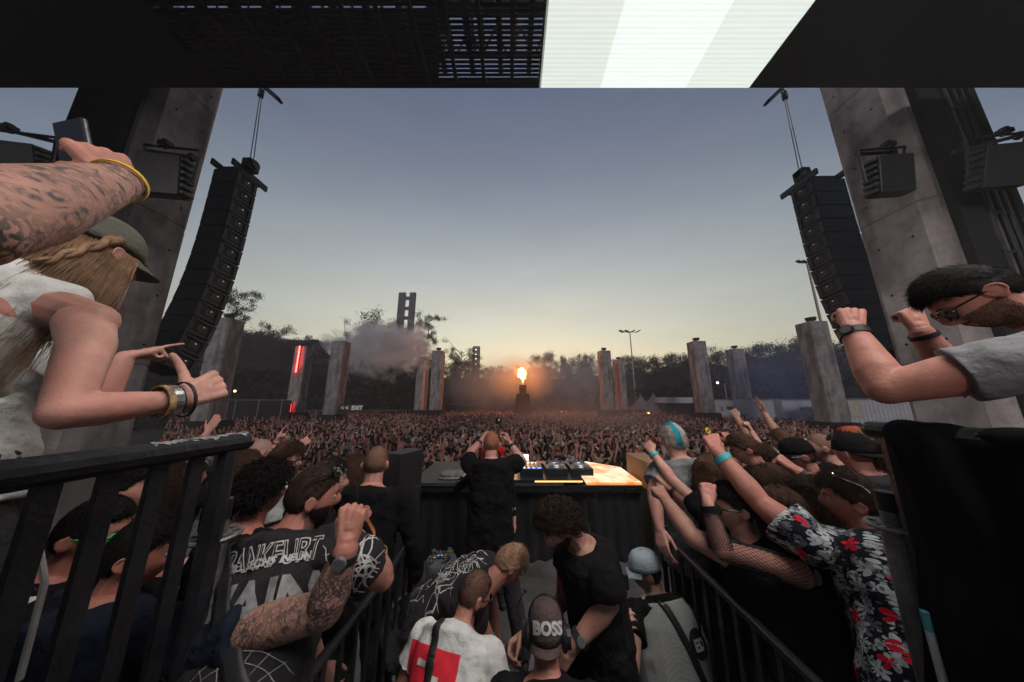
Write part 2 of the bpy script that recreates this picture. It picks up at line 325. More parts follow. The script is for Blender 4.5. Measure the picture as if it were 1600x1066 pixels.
# ------------------------------------------------------------------ overhead LED ceiling
ZL = ZC+5.6; YF = 4.09
led = thing('stage_ceiling', 'black overhead stage ceiling with lattice truss and one bright white LED band', 'stage roof', (0,2,ZL))
def led_mat(name, base, gain):
    m = bpy.data.materials.new(name); m.use_nodes = True; t = m.node_tree; p = t.nodes['Principled BSDF']; n = t.nodes.new; l = t.links.new
    p.inputs['Base Color'].default_value = (0.03,0.03,0.03,1); tcn = n('ShaderNodeTexCoord'); sp = n('ShaderNodeSeparateXYZ'); l(tcn.outputs['Object'], sp.inputs[0])
    wv = n('ShaderNodeMath'); wv.operation = 'MULTIPLY'; wv.inputs[1].default_value = 95; l(sp.outputs['Y'], wv.inputs[0])
    sn = n('ShaderNodeMath'); sn.operation = 'SINE'; l(wv.outputs[0], sn.inputs[0])
    ns = n('ShaderNodeTexNoise'); ns.inputs['Scale'].default_value = 2.5; mpn = n('ShaderNodeMapping'); mpn.inputs['Scale'].default_value = (0.5,9,1); l(tcn.outputs['Object'], mpn.inputs[0]); l(mpn.outputs[0], ns.inputs[0])
    ma = n('ShaderNodeMath'); ma.operation = 'MULTIPLY_ADD'; ma.inputs[1].default_value = 0.06*gain; ma.inputs[2].default_value = gain; l(sn.outputs[0], ma.inputs[0])
    mb = n('ShaderNodeMath'); mb.operation = 'MULTIPLY_ADD'; mb.inputs[1].default_value = 0.12*gain; l(ns.outputs[0], mb.inputs[0]); l(ma.outputs[0], mb.inputs[2])
    p.inputs['Emission Color'].default_value = (*base, 1); l(mb.outputs[0], p.inputs['Emission Strength']); return m
LA = led_mat('led dim white', (0.80,0.86,0.79), 0.92); LB_ = led_mat('led bright white', (0.88,0.95,0.90), 1.0); LC = led_mat('led grey white', (0.80,0.87,0.80), 0.95)
LD = led_mat('led unseen boost', (1.0,0.93,0.90), 10)  # glow of the unseen rear panel, raised to light the foreground
for nm, x0, x1, m in (('led_panel', 0.50, 1.62, LA), ('led_panel', 1.62, 3.18, LB_), ('led_panel', 3.18, 4.34, LC)):
    B().bb((x0,1.2,ZL),(x1-0.002,YF,ZL+0.06)).build(nm, m, led)
B().bb((0.50,-3.6,ZL),(4.34,1.19,ZL+0.06)).build('led_panel', LD, led)
B().bb((4.345,-5,ZL),(16,YF,ZL+0.08)).build('dark_panel', M_blackpaint, led)
B().bb((-16,-5,ZL),(-5.3,YF,ZL+0.08)).build('dark_panel', M_blackpaint, led)
# see-through LED mesh with the roof truss above it
b = B()
for i in range(12): 
    x = -5.0+i*0.5; b.bb((x-0.03,1.2,ZL),(x+0.03,YF,ZL+0.05))
for j in range(44): b.bb((-5.29,1.22+j*0.0655,ZL+0.052),(0.49,1.256+j*0.0655,ZL+0.075))
b.bb((-5.3,YF-0.05,ZL-0.005),(0.49,YF+0.002,ZL+0.13)); b.build('led_mesh_panel', M_blackpaint, led)
B().bb((-5.29,-5,ZL),(0.49,1.19,ZL+0.08)).build('dark_panel', M_blackpaint, led)
b = B()
for y in (1.4, 2.2, 3.0, 3.9):
    for z in (0.45, 1.15): b.tube((-9,y,ZL+z),(6,y,ZL+z), 0.035, n=6)
    for i in range(32):
        x = -9+i*0.47; b.tube((x,y,ZL+0.45),(x+0.235,y,ZL+1.15), 0.02, n=5); b.tube((x+0.235,y,ZL+1.15),(x+0.47,y,ZL+0.45), 0.02, n=5)
for i in range(13):
    x = -5.2+i*0.5; b.bb((x-0.04,0.6,ZL+0.14),(x+0.04,YF-0.1,ZL+0.26))
    for z in (0.9, ): b.tube((x,0.6,ZL+z),(x,YF,ZL+z), 0.025, n=5)
    for j in range(6): b.tube((x,0.9+j*0.5,ZL+0.26),(x,1.15+j*0.5,ZL+0.9), 0.016, n=5); b.tube((x,1.15+j*0.5,ZL+0.9),(x,1.4+j*0.5,ZL+0.26), 0.016, n=5)
b.build('truss', M_black, led)
B().bb((-16,-5,ZL+1.9),(-1.6,YF-0.1,ZL+2.0)).build('roof_sheet', M_cloth, led)
b = B(); b.bb((-16,YF-0.03,ZL+0.14),(-1.35,YF-0.01,ZL+1.9)); b.build('sky_block_cloth', M_cloth, led)  # cloth added to shut out the sky behind the lattice
b = B()
for i in range(7): b.tube((-1.55+i*0.32,0.4,ZL+1.5),(-1.55+i*0.32,YF+0.4,ZL+1.5),0.045,n=5); b.tube((-1.55+i*0.32,1+i*.2,ZL+1.5),(-1.2+i*0.32,YF,ZL+1.9),0.03,n=5)
for j in range(5): b.bb((-1.6,1.0+j*0.7,ZL+1.6),(1.2,1.16+j*0.7,ZL+1.66))
b.build('roof_frame', M_black, led)
# ------------------------------------------------------------------ line arrays
M_dot = emis('white led dot', (0.9,0.95,1), 0.9)
def line_array(lab, sx, xin, y0, ztop_, n, motor_px, beam):
    t = thing('line_array', lab, 'line array', (xin, y0, ZC)); pitch = 0.415; z = ztop_; y = y0; W = 0.62 if sx < 0 else 0.9; D = 0.58; ang = 0.0
    for k in range(n):
        ang = R(0.15*k*k*0.9) if k > 3 else R(0.3*k)
        rot = Matrix.Rotation(-ang, 3, 'X'); c = Vector((xin+sx*W/2, y+D/2, z))
        b = B(); h = pitch*0.95
        # cabinet: shell, recessed inner face with raised frame, rigging pins
        b.box(c, (W, D, h), rot, 0)
        fx = -sx*(W/2)
        def q(dx, dy, dz, sz, m=0): b.box(c+rot@Vector((fx+(-sx)*dx, dy, dz)), sz, rot, m)
        q(0.014, 0, h/2-0.035, (0.03, D, 0.06)); q(0.014, 0, -h/2+0.035, (0.03, D, 0.06)); q(0.014, -D/2+0.05, 0, (0.03, 0.09, h-0.13)); q(0.014, D/2-0.05, 0, (0.03, 0.09, h-0.13))
        q(0.006, 0.02, 0.0, (0.014, 0.22, 0.16)); q(0.003, 0, 0, (0.008, D-0.19, h-0.131), 1)
        q(0.03, -D/2+0.09, h/2-0.02, (0.03,0.07,0.04)); q(0.03, D/2-0.09, -h/2+0.03, (0.03,0.07,0.04))
        bo = b.build('cabinet', [M_cab, M_cabd], t, bevel=0.006)
        d = B(); d.ball(c+rot@Vector((fx+(-sx)*0.022, 0.04, 0.05)), (0.006,0.016,0.008), seg=6, rings=4); d.build('status_lamp', M_dot, bo)
        nx = rot@Vector((0, 0, -pitch)); z += nx.z; y += nx.y
    b = B(); zt = ztop_+pitch/2+0.02; c = Vector((xin+sx*W/2, y0+D/2, zt+0.10))
    for dx in (-W/2+0.04, W/2-0.04): b.box(c+Vector((dx,0.1,0)), (0.06, D+0.45, 0.16))
    for dy in (-0.15, 0.2, 0.45): b.box(c+Vector((0,dy,0)), (W-0.15, 0.06, 0.1))
    b.build('bumper_frame', M_black, t)
    m = P(*motor_px, c.y); b = B(); b.box((m.x, c.y, zt+0.33), (0.24,0.30,0.30)); b.tube((m.x-0.12,c.y,zt+0.36),(m.x+0.16,c.y,zt+0.36),0.13); b.build('chain_motor', M_black, t, bevel=0.02)
    top = P(*beam[0], c.y)
    b = B(); 
    for dx in (-0.05, 0.05): b.tube((m.x+dx,c.y,zt+0.45),(top.x+dx*0.6,c.y,top.z), 0.012, n=6)
    b.build('chain', M_steel, t)
    b = B(); b.tube(top+Vector((0,0,-0.12)), top+Vector((0,0,0.1)), 0.07); b.torus(top+Vector((0,0,0.15)), (0,1,0), 0.07, 0.02, 14, 6); b.build('hook', M_black, t)
    p1 = P(*beam[1], c.y-0.1); p0 = P(*beam[2], c.y-0.1); b = B(); x_, y_, d_ = ortho(p1-p0)
    for s_ in (-1, 1): b.tube(p0+x_*0.07*s_, p1+x_*0.07*s_, 0.045, n=4)
    b.tube(p0, p1, 0.055, n=4); b.build('steel_beam', M_black, t); return t
line_array('tall black line array beside the huge pillar on the phone side, curving at its foot', -1, -7.2, 6.3, ZC+5.75, 13, (392,258), ((408,146),(437,157),(404,128)))
line_array('tall black line array hanging beside the right concrete pillar behind the raised fist', 1, 8.2, 6.62, ZC+5.75, 12, (1250,262), ((1226,150),(1198,161),(1232,128)))
# ------------------------------------------------------------------ floodlights on brackets
def flood(lab, c, size, yaw, pitch, arm0, arm1, yoke, sgn):
    t = thing('floodlight', lab, 'floodlight', c, 'black floodlights on the stage pillars'); c = Vector(c)
    rot = Matrix.Rotation(R(yaw), 3, 'Z') @ Matrix.Rotation(R(pitch), 3, 'X')
    b = B(); b.box(c, size, rot); b.box(c+rot@Vector((0,size[1]/2+0.03,0)), (size[0]*0.9,0.05,size[2]*0.9), rot)
    for k in range(6): b.box(c+rot@Vector((sgn*(size[0]/2+0.035),0,-size[2]/2+size[2]*(k+0.5)/6)), (0.06,size[1]*0.9,size[2]/6*0.55), rot)
    b.build('housing', M_blackpaint, t, bevel=0.01)
    b = B(); e0 = c+rot@Vector((-size[0]/2-0.03,0,0)); e1 = c+rot@Vector((size[0]/2+0.07,0,0)); u = rot@Vector((0,-0.02,size[2]/2+0.16))
    b.path([c+rot@Vector((-sgn*size[0]/2*0.9,0,size[2]/2+0.02)), c+u+rot@Vector((-sgn*size[0]/2*0.9,0,0)), c+u+rot@Vector((sgn*(size[0]/2+0.22),0,0)), c+rot@Vector((sgn*(size[0]/2+0.10),0,-size[2]*0.1))], 0.022, 6)
    b.build('yoke', M_black, t); b = B(); b.tube(arm0, arm1, 0.03); b.tube(c+u, c+u+Vector((0,0,0.12)), 0.05); b.box(arm1, (0.08,0.08,0.10)); b.box(c+u+Vector((0,0,0.06)),(0.16,0.10,0.07)); b.build('bracket_arm', M_black, t)
    return t
c = P(256,276,4.0); flood('black floodlight bracketed on the left pillar beside the raised tattooed arm', c, (0.62,0.22,0.66), 8, 10, P(232,236,4.0), P(300,246,4.0), None, 1)
c = P(1390,276,4.0); flood('black floodlight bracketed on the right pillar face', c, (0.50,0.22,0.62), -6, 10, P(1338,241,4.0), P(1394,238,4.0), None, -1)
c = P(1562,262,3.9); flood('black floodlight hung from a boom against the sky on the far right', c, (0.62,0.2,0.66), -8, 18, P(1490,238,3.9), P(1592,212,3.9), None, -1)
c = P(20,252,3.6); flood('black floodlight on a boom against the sky behind the phone', c, (0.72,0.2,0.5), 10, 18, P(14,204,3.6), P(104,226,3.6), None, 1)
# ------------------------------------------------------------------ trees
def leaves(centres, spread, n, size, rs):
    "n small leaf clumps scattered round branch tips"
    C = np.array([tuple(c) for c in centres]); idx = rs.integers(0, len(C), n); sp = np.array(spread)
    p = C[idx] + rs.normal(size=(n,3))*sp*0.5
    a = rs.normal(size=(n,3)); a /= np.linalg.norm(a, axis=1)[:,None]; b_ = rs.normal(size=(n,3)); b_ -= a*(a*b_).sum(1)[:,None]; b_ /= np.linalg.norm(b_, axis=1)[:,None]
    s = size*rs.uniform(0.5,1.3,n)[:,None]; v = np.empty((n,4,3)); v[:,0] = p-a*s; v[:,1] = p-b_*s*0.55; v[:,2] = p+a*s; v[:,3] = p+b_*s*0.55
    return v.reshape(-1,3), np.arange(n*4).reshape(-1,4)
def np_mesh(name, v, f):
    me = bpy.data.meshes.new(name); me.vertices.add(len(v)); me.vertices.foreach_set('co', np.asarray(v, dtype=np.float32).ravel())
    k = f.shape[1]; me.loops.add(f.size); me.loops.foreach_set('vertex_index', f.ravel().astype(np.int32)); me.polygons.add(len(f))
    me.polygons.foreach_set('loop_start', np.arange(0, f.size, k, dtype=np.int32)); me.update(calc_edges=True); me.validate(); return me
def tree_proto(kind, seed):
    rs = np.random.default_rng(seed); H = 18.0; tr = B(); tips = []
    if kind == 'pine':       # bare trunk, flat layered crown
        pts = [(0,0,0),(0.1,0,5),(-0.15,0,9),(0.3,0,13),(0.7,0,16.5)]; tr.path(pts, 0.30, 7, taper=lambda t: 1-0.75*t)
        for k in range(13):
            z = 9.5+k*0.66; a = rs.uniform(0, 6.28); ln = rs.uniform(2.0, 4.2)*(1.1-abs(k-7)/14); b0 = Vector((0.2+0.03*k,0,z)); b1 = b0+Vector((math.cos(a)*ln, math.sin(a)*ln, 0.7+0.1*k*0.5)); mid = (b0+b1)/2+Vector((0,0,-0.15))
            tr.path([b0, mid, b1], 0.09, 5, taper=lambda t: 1-0.7*t)
            for q in range(5): tips.append(b1*(0.55+0.1*q)+b0*(0.45-0.1*q)+Vector((rs.normal()*0.7, rs.normal()*0.7, 0.25+rs.normal()*0.3)))
        sp, n, sz = (0.9,0.9,0.42), 8500, 0.12
    else:
        top = H*0.86; tr.path([(0,0,0),(0.1,0.1,H*0.35),(-0.2,0,H*0.6),(0.1,0,top)], 0.42, 7, taper=lambda t: 1-0.85*t)
        for k in range(17):
            z = H*(0.30+0.55*k/17); a = k*2.4+rs.uniform(-.5,.5); wd = {'broad': 5.4, 'tall': 3.6, 'open': 4.8}[kind]; ln = wd*math.sin(math.pi*min(1,(0.25+0.75*(1-k/18))))*rs.uniform(.6,1.1)+1.0
            b0 = Vector((0,0,z)); b1 = b0+Vector((math.cos(a)*ln, math.sin(a)*ln, ln*rs.uniform(.35,.8)))
            tr.path([b0, b0*0.5+b1*0.5+Vector((0,0,-.3)), b1], 0.13, 5, taper=lambda t: 1-0.75*t)
            for q in range(4):
                c = b0.lerp(b1, 0.55+0.15*q)+Vector(tuple(rs.normal(size=3)*0.8)); tips.append(c)
        tips.append(Vector((0,0,top+0.8)))
        sp, n, sz = {'broad': ((1.5,1.5,1.1), 15000, 0.17), 'tall': ((1.2,1.2,1.2), 11000, 0.17), 'open': ((0.95,0.95,0.7), 8500, 0.15)}[kind]
    v, f = leaves(tips, sp, n, sz, rs); cr = np_mesh('crown', v*(1,1,18.2/np.percentile(v[:,2],99.7)), f); cr.materials.append(M_leaf)
    tm = bpy.data.meshes.new('trunk'); tm.from_pydata(tr.v, [], tr.f); tm.materials.append(M_bark); return tm, cr
TP = {k: [tree_proto(k, s+i) for i in range(n)] for k, s, n in (('broad',10,3),('tall',20,2),('open',30,3),('pine',40,2))}
def put_tree(kind, px, ytop, Y, lab, var=0, group='trees beyond the arena', wide=1.0):
    "tree whose top shows at (px, ytop)"
    top = P(px, ytop, Y); h = top.z; o = thing({'pine':'pine_tree'}.get(kind,'tree'), lab, 'tree', (top.x, Y, 0), group); s = h/18.2
    tm, cr = TP[kind][var % len(TP[kind])]
    for nm, me in (('trunk', tm), ('crown', cr)):
        c = bpy.data.objects.new(nm, me); COL.objects.link(c); c.parent = o
    o.scale = (s*wide, s*wide, s); o.rotation_euler = (0,0,random.uniform(0,6.28) if kind != 'pine' else 0); return o
put_tree('pine', 372, 452, 52, 'lone umbrella-shaped pine rising above the left treeline', 0, wide=0.62)
put_tree('pine', 669, 490, 66, 'slim pine with a round open crown right of the twin tower', 1, wide=0.6)
named = [('open',432,502,66,'small leaning tree poking above the left treeline'),('open',468,520,66,'low ragged tree between the red tube and the lone pine'),('open',545,509,62,'small rounded tree just left of the smoke'),
 ('broad',600,494,70,'dark broad tree directly left of the twin tower'),('open',638,497,60,'dark tree standing in front of the twin tower'),('open',722,532,70,'leaning open tree left of the small lit tower'),
 ('tall',915,552,74,'pointed tree between the flame and the middle pillars'),('tall',882,557,78,'narrow tree behind the white haze right of the flame'),('broad',850,550,80,'round tree standing right above the flame')]
for i, (k, px, yt, Y, lb) in enumerate(named): put_tree(k, px, yt, Y, lb, i, wide=0.72)
WD = ['broad dense', 'tall narrow', 'loose open']; tn = 0
row = []
for i in range(52):
    px = 250+i*21.6+random.uniform(-5,5)
    base = np.interp(px, [240,340,420,520,640,740,800,900,1000,1060,1180,1240,1340,1420], [505,505,520,545,548,566,570,566,560,556,540,536,540,545])
    row.append((px, base+random.uniform(-5,9)))
NB = ['behind the left line array', 'over the pale nearest left pillar', 'behind the red tube pillar', 'behind the exit sign', 'under the drifting smoke cloud', 'behind the paired left pillars', 'left of the flame in brown haze', 'behind the flame',
      'in grey haze right of the flame', 'behind the thin mast', 'behind the dark tents', 'behind the white container wall', 'in the blue haze', 'behind the right line array']
NBX = [290, 345, 440, 540, 590, 670, 750, 815, 890, 975, 1050, 1140, 1215, 1340]
SZ = ['', ' with a notch in its crown', ' leaning a little', ' with a high crown', ' lower than its neighbours', ' with a ragged top', ' with a lopsided crown']
used = {}
for i, (px, yt) in enumerate(row):
    kind = ['broad','tall','open'][i % 3]; Y = 62+(i*7) % 22; j = int(np.argmin([abs(px-x) for x in NBX])); key = (kind, j); used[key] = used.get(key, 0)+1
    put_tree(kind, px, yt, Y, '%s tree of the dark treeline %s%s' % ({'broad':WD[0],'tall':WD[1],'open':WD[2]}[kind], NB[j], ['',''][0] if used[key] == 1 else (', right twin' if used[key] == 2 else ', rightmost')), i, 'trees of the treeline %s, %s' % (NB[j], kind))
# the wood behind the first trees: undergrowth and stems that read as one dark mass
rs = np.random.default_rng(5); n = 52000; th = rs.uniform(R(-64), R(58), n); d = rs.uniform(84, 100, n)
hh = np.interp(np.degrees(th), [-64,-45,-30,-12,0,12,30,45,58], [22,21,19,12.5,10.5,11.5,14.5,15,16])*(0.88+0.07*np.sin(th*37)+0.05*np.sin(th*91+1)); 
z = rs.uniform(0, 1, n)**0.8*hh*d/92; cpt = np.stack([np.sin(th)*d, np.cos(th)*d, z], 1)
v, f = leaves([(0,0,0)], (0.01,0.01,0.01), n, 0.85, rs); v = v.reshape(n,4,3)+cpt[:,None,:]
tag(link_mesh('woodland', np_mesh('woodland', v.reshape(-1,3), f), M_leaf), 'dark wood closing the view behind the arena', 'woodland', kind='stuff')
rs = np.random.default_rng(6); n = 26000; th = rs.uniform(R(-66), R(60), n); d = rs.uniform(56, 62, n); z = rs.uniform(0,1,n)*np.interp(np.degrees(th), [-66,-40,-12,0,12,40,60],[9,8,5,3.5,4.5,7,8]); cpt = np.stack([np.sin(th)*d, np.cos(th)*d, z], 1)
v, f = leaves([(0,0,0)], (0.01,0.01,0.01), n, 0.6, rs); v = v.reshape(n,4,3)+cpt[:,None,:]
tag(link_mesh('hedge_undergrowth', np_mesh('hedge_undergrowth', v.reshape(-1,3), f), M_leaf), 'dark undergrowth along the edge of the wood', 'undergrowth', kind='stuff')
tag(B().bb((-160,103,0),(160,104,6)).build('far_bank', M_leaf), kind='structure')
# ------------------------------------------------------------------ towers beyond the trees
t = thing('twin_tower', 'tall grey twin-slab tower with two bridges rising over the trees', 'tower', (P(635,500,95).x, 95, 0))
def X_(px, py, Y): return P(px,py,Y).x
M_tow = mat('blue grey tower cladding', (0.045,0.052,0.072), 0.8, 0, 0.2, 0.6); zt = P(635,457,95).z
for xa, xb in ((622,632.6),(639.2,648.5)): b = B(); b.bb((X_(xa,470,95),95,0),(X_(xb,470,95),95.9,zt)); b.build('slab', M_tow, t)
b = B(); 
for yy in (466, 482, 497): b.bb((X_(632.6,470,95),95.2,P(635,yy,95).z-0.5),(X_(639.2,470,95),95.7,P(635,yy,95).z+0.7))
b.build('bridge', M_tow, t)
t = thing('tower', 'small square grey tower with three white lamps down its face', 'tower', (X_(743,570,90),90,0))
b = B(); b.bb((X_(738,570,90),90,0),(X_(748.5,570,90),92.4,P(742,541,90).z)); b.build('shaft', M_conc, t)
b = B(); 
for yy in (546.5, 553.5, 561, 569): b.ball(P(743.5,yy,89.9), 0.17, seg=8, rings=5)
b.build('lamp', emis('tower lamp', (1,0.93,0.8), 4), t)
# stadium roof edge over the left trees
t = thing('stadium', 'stadium roof edge with faint violet lighting above the left trees', 'stadium', (P(460,540,100).x, 100, 0))
b = B(); a0 = P(395,524,105); a1 = P(545,538,100); b.add([a0,a1,a1+Vector((0,10,0.3)),a0+Vector((0,10,0.3)),a0+Vector((0,0,-0.5)),a1+Vector((0,0,-0.5))], [(0,1,2,3),(4,5,1,0)]); b.build('roof', M_white, t)
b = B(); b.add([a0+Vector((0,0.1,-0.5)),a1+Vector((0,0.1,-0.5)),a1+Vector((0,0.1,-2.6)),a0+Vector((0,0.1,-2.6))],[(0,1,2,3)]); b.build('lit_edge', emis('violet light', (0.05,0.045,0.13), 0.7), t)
for i in range(5):
    q = a0.lerp(a1, i/4); b = B(); b.tube((q.x,q.y+0.6,0),(q.x,q.y+0.6,q.z-0.4),0.3); b.build('column', M_conc, t)
# ------------------------------------------------------------------ masts and lamps
def mast(lab, px, ytop, Y, ybase, r, heads=4, lit=None):
    top = P(px, ytop, Y); t = thing('lamp_mast', lab, 'light mast', (top.x, Y, 0)); b = B(); b.tube((top.x,Y,0), top, r*1.5, r, 8); b.build('pole', M_steel, t)
    b = B(); w_ = 0.022*Y*1.4; b.tube(top+Vector((-w_,0,0.0)), top+Vector((w_,0,0)), r*0.6); b.build('crossbar', M_black, t)
    for k in range(heads):
        c = top+Vector((-w_+2*w_*k/(heads-1),0,0.15)); b = B(); b.box(c, (w_*0.52, w_*0.4, w_*0.10), Matrix.Rotation(R(25 if k<heads/2 else -25),3,'Y')); h = b.build('lamp_head', M_black, t)
        if lit: q = B(); q.ball(c+Vector((0,-w_*0.3,-0.1)), w_*0.12, seg=8, rings=5); q.build('lamp', lit, h)
    return t
mast('tall floodlight mast with a four-lamp head beside the right line array', 1261, 411, 26, 500, 0.09)
mast('thin unlit mast rising straight from the dark tents', 984, 519, 52, 612, 0.10)
mast('short lamp post with lit warm lamps between two pillars on the right', 1132, 599, 40, 622, 0.05, 2, emis('warm lamp', (1,0.78,0.45), 5))
mast('distant lamp post with a single warm light low on the left', 357, 612, 34, 630, 0.04, 2, emis('amber lamp', (1,0.6,0.2), 6))
t = thing('blue_stage_lights', 'cluster of small blue lights behind the foot of the left line array', 'stage lights', P(300,556,18), None)
b = B(); rs = np.random.default_rng(3)
for i in range(16): b.ball(P(272+rs.uniform(0,38), 545+rs.uniform(0,18), 18), 0.05, seg=6, rings=4)
b.build('lamps', emis('blue lamps', (0.08,0.14,1), 5), t); b = B(); b.tube(P(262,568,18.1),P(318,566,18.1),0.06); b.tube(P(290,567,18.1),Vector((P(290,567,18).x,18.1,0)),0.06); b.tube(P(270,545,18.1),P(270,568,18.1),0.04); b.tube(P(312,543,18.1),P(312,567,18.1),0.04); b.tube(P(262,545,18.1),P(318,543,18.1),0.04); b.build('light_bar', M_black, t)
# ------------------------------------------------------------------ tents, containers, fence, exit sign
def pagoda(lab, px, ytop, yeave, wpx, Y, m=None):
    m = m or M_tent; c = P(px, ytop, Y); ze = P(px, yeave, Y).z; hw = abs(X_(px+wpx/2,620,Y)-X_(px-wpx/2,620,Y))/2; t = thing('pagoda_tent', lab, 'tent', (c.x, Y, 0), 'tents at the far edge of the arena')
    b = B(); n = 10; prof = [(hw*math.sqrt(2)*((1-i/n)**1.9)+0.03, ze+(c.z-ze)*(i/n)) for i in range(n+1)]; vs = []
    for r_, z_ in prof:
        for k in range(4): a = math.pi/4+k*math.pi/2; vs.append((c.x+math.cos(a)*r_, Y+math.sin(a)*r_, z_))
    b.add(vs, [(i*4+k, i*4+(k+1)%4, (i+1)*4+(k+1)%4, (i+1)*4+k) for i in range(n) for k in range(4)]); b.build('canopy', m, t)
    b = B(); 
    for sx in (-1,1):
        for sy in (-1,1): b.tube((c.x+sx*hw*0.96,Y+sy*hw*0.96,0),(c.x+sx*hw*0.96,Y+sy*hw*0.96,ze+0.1),0.05)
    b.build('frame', M_steel, t)
    b = B(); b.bb((c.x-hw,Y-hw-0.01,ze-0.35),(c.x+hw,Y-hw+0.03,ze+0.02)); b.build('valance', m, t); return t, c, hw, ze
tl = ['dark pointed tent nearest the low white roof, with an orange light under it', 'dark pointed tent just right of the red-lit far pillar', 'dark pointed tent half hidden between the two tents right of the mast', 'hazy pointed tent left of the middle pillar near the flame', 'hazy pointed tent second right of the flame', 'hazy pointed tent third right of the flame']
for i, a in enumerate([(1020,612,640,46,46),(1000,614,640,34,50),(1011,617,640,30,56),(850,616,637,18,58),(875,616,637,20,58),(901,617,637,20,58)]):
    t, c, hw, ze = pagoda(tl[i], *a)
    b = B(); rs = np.random.default_rng(i)
    for k in range(3 if i else 2): b.ball((c.x+rs.uniform(-hw*.7,hw*.7), a[4]-hw*0.4, ze-rs.uniform(0.5,1.0)), (0.22,0.1,0.16))
    b.build('lamp', emis('tent lamp', (1,0.36,0.09), 7), t)
    b = B(); b.bb((c.x-hw*.9,a[4]+hw*0.5,0),(c.x+hw*.9,a[4]+hw*0.55,ze)); b.build('back_wall', M_tent, t)
pagoda('white pointed tent peaking above the white container wall', 1198, 612, 626, 30, 44, M_white)
t = thing('flat_roof_tent', 'low white flat canopy between the dark tents and the pillar', 'canopy', (P(1065,622,42).x,42,0))
b = B(); b.bb(P(1038,630,42),P(1082,621,42)+Vector((0,3,0))); b.build('roof', M_white, t); b = B(); b.bb(Vector((P(1040,630,42).x,42.2,0)),P(1080,631,42)+Vector((0,2,0))); b.build('wall', M_blackpaint, t)
def container(lab, x0, x1, y0, y1, Y, text=None, tpx=None, panels=0, txt2=0.9):
    a = P(x0,y1,Y); c = P(x1,y0,Y); t = thing('container', lab, 'container', ((a.x+c.x)/2,Y,0), 'white containers along the right edge')
    b = B(); b.bb((a.x,Y,0),(c.x,Y+2.4,c.z)); nrib = int((c.x-a.x)/0.35)
    b.build('body', M_white, t, bevel=0.03)
    b = B(); 
    for i in range(nrib): b.bb((a.x+0.2+i*0.35,Y-0.03,0.3),(a.x+0.32+i*0.35,Y-0.001,c.z-0.15))
    if not text: b.build('corrugated_side', M_white, t)
    b = B(); b.bb((a.x-0.03,Y-0.05,c.z-0.12),(c.x+0.03,Y-0.002,c.z+0.03)); b.build('top_rail', M_steel, t)
    if text:
        q = P(*tpx, Y-0.05); sign_text('lettering', text, q, (1,0,0), (0,0,1), txt2, mat('dark lettering', (0.03,0.03,0.035), 0.6), t, 0.02)
        if panels:
            e = B(); e.bb((q.x-txt2*2.6,Y-0.04,q.z-0.3),(q.x-txt2*2.2,Y-0.01,q.z+0.2)); e.build('emblem', mat('grey emblem', (0.16,0.16,0.18)), t)
    return t
container('white container wall with a dark word beginning with MOO on it', 1116, 1164, 624, 649, 34, 'MOOS', (1148,638), 1, 0.62)
container('blue-shadowed white container left of the big hazy pillar, with small dotted panels', 1172, 1226, 624, 652, 32)
container('white container with a faint dark word right of the dotted one', 1226, 1290, 624, 654, 31, 'WOODS', (1267,639.5), 0, 0.62)
container('white container with a cream door seen behind the right pillar', 1326, 1420, 623, 655, 24)
b = B(); a = P(1330,652,23.9); c = P(1342,626,23.9); b.bb((a.x,23.88,a.z),(c.x,23.94,c.z)); tag(b.build('container_door', mat('cream paint', (0.36,0.32,0.24))), 'narrow cream door leaf leaning open against the right container', 'door')
# perimeter fence and dark hoardings, left and centre
for i, (x0, x1, yt, Y, lb) in enumerate([(330,455,626,30,'dark slatted barrier wall low on the left behind the crowd'),(470,640,642,44,'long dark hoarding behind the crowd under the exit sign'),(694,790,632,52,'low dark hoarding left of the flame tower'),(1290,1330,628,30,'dark hoarding beside the hazy pillar')]):
    t = thing('hoarding', lb, 'hoarding', (P(x0,640,Y).x,Y,0)); a = P(x0,645,Y); c = P(x1,yt,Y); b = B(); b.bb((a.x,Y,0),(c.x,Y+0.1,c.z)); b.build('panel', M_cloth, t)
    b = B(); n = int((c.x-a.x)/2.4)+1
    for k in range(n): b.tube((a.x+k*2.4,Y-0.05,0),(a.x+k*2.4,Y-0.05,c.z+0.1),0.04)
    b.tube((a.x,Y-0.05,c.z+0.05),(c.x,Y-0.05,c.z+0.05),0.035); b.build('frame', M_steel, t)
t = thing('exit_sign', 'black sign with two arrows and EXIT in white above the crowd', 'sign', (P(550,638,30).x,30,0))
a = P(532,644,30); c = P(567,631.5,30); b = B(); b.bb((a.x,30,a.z),(c.x,30.06,c.z)); b.build('board', mat('sign black',(0.015,0.015,0.016)), t); b = B(); b.tube((a.x+0.1,30.1,0),(a.x+0.1,30.1,a.z+0.3),0.03); b.tube((c.x-0.1,30.1,0),(c.x-0.1,30.1,c.z),0.03); b.build('post', M_black, t)
sign_text('lettering', '< <  EXIT', ((a.x+c.x)/2, 29.98, (a.z+c.z)/2), (1,0,0), (0,0,1), 0.56, emis('sign white', (0.75,0.72,0.7), 0.15, base=(.5,.5,.5)), t, 0.02)
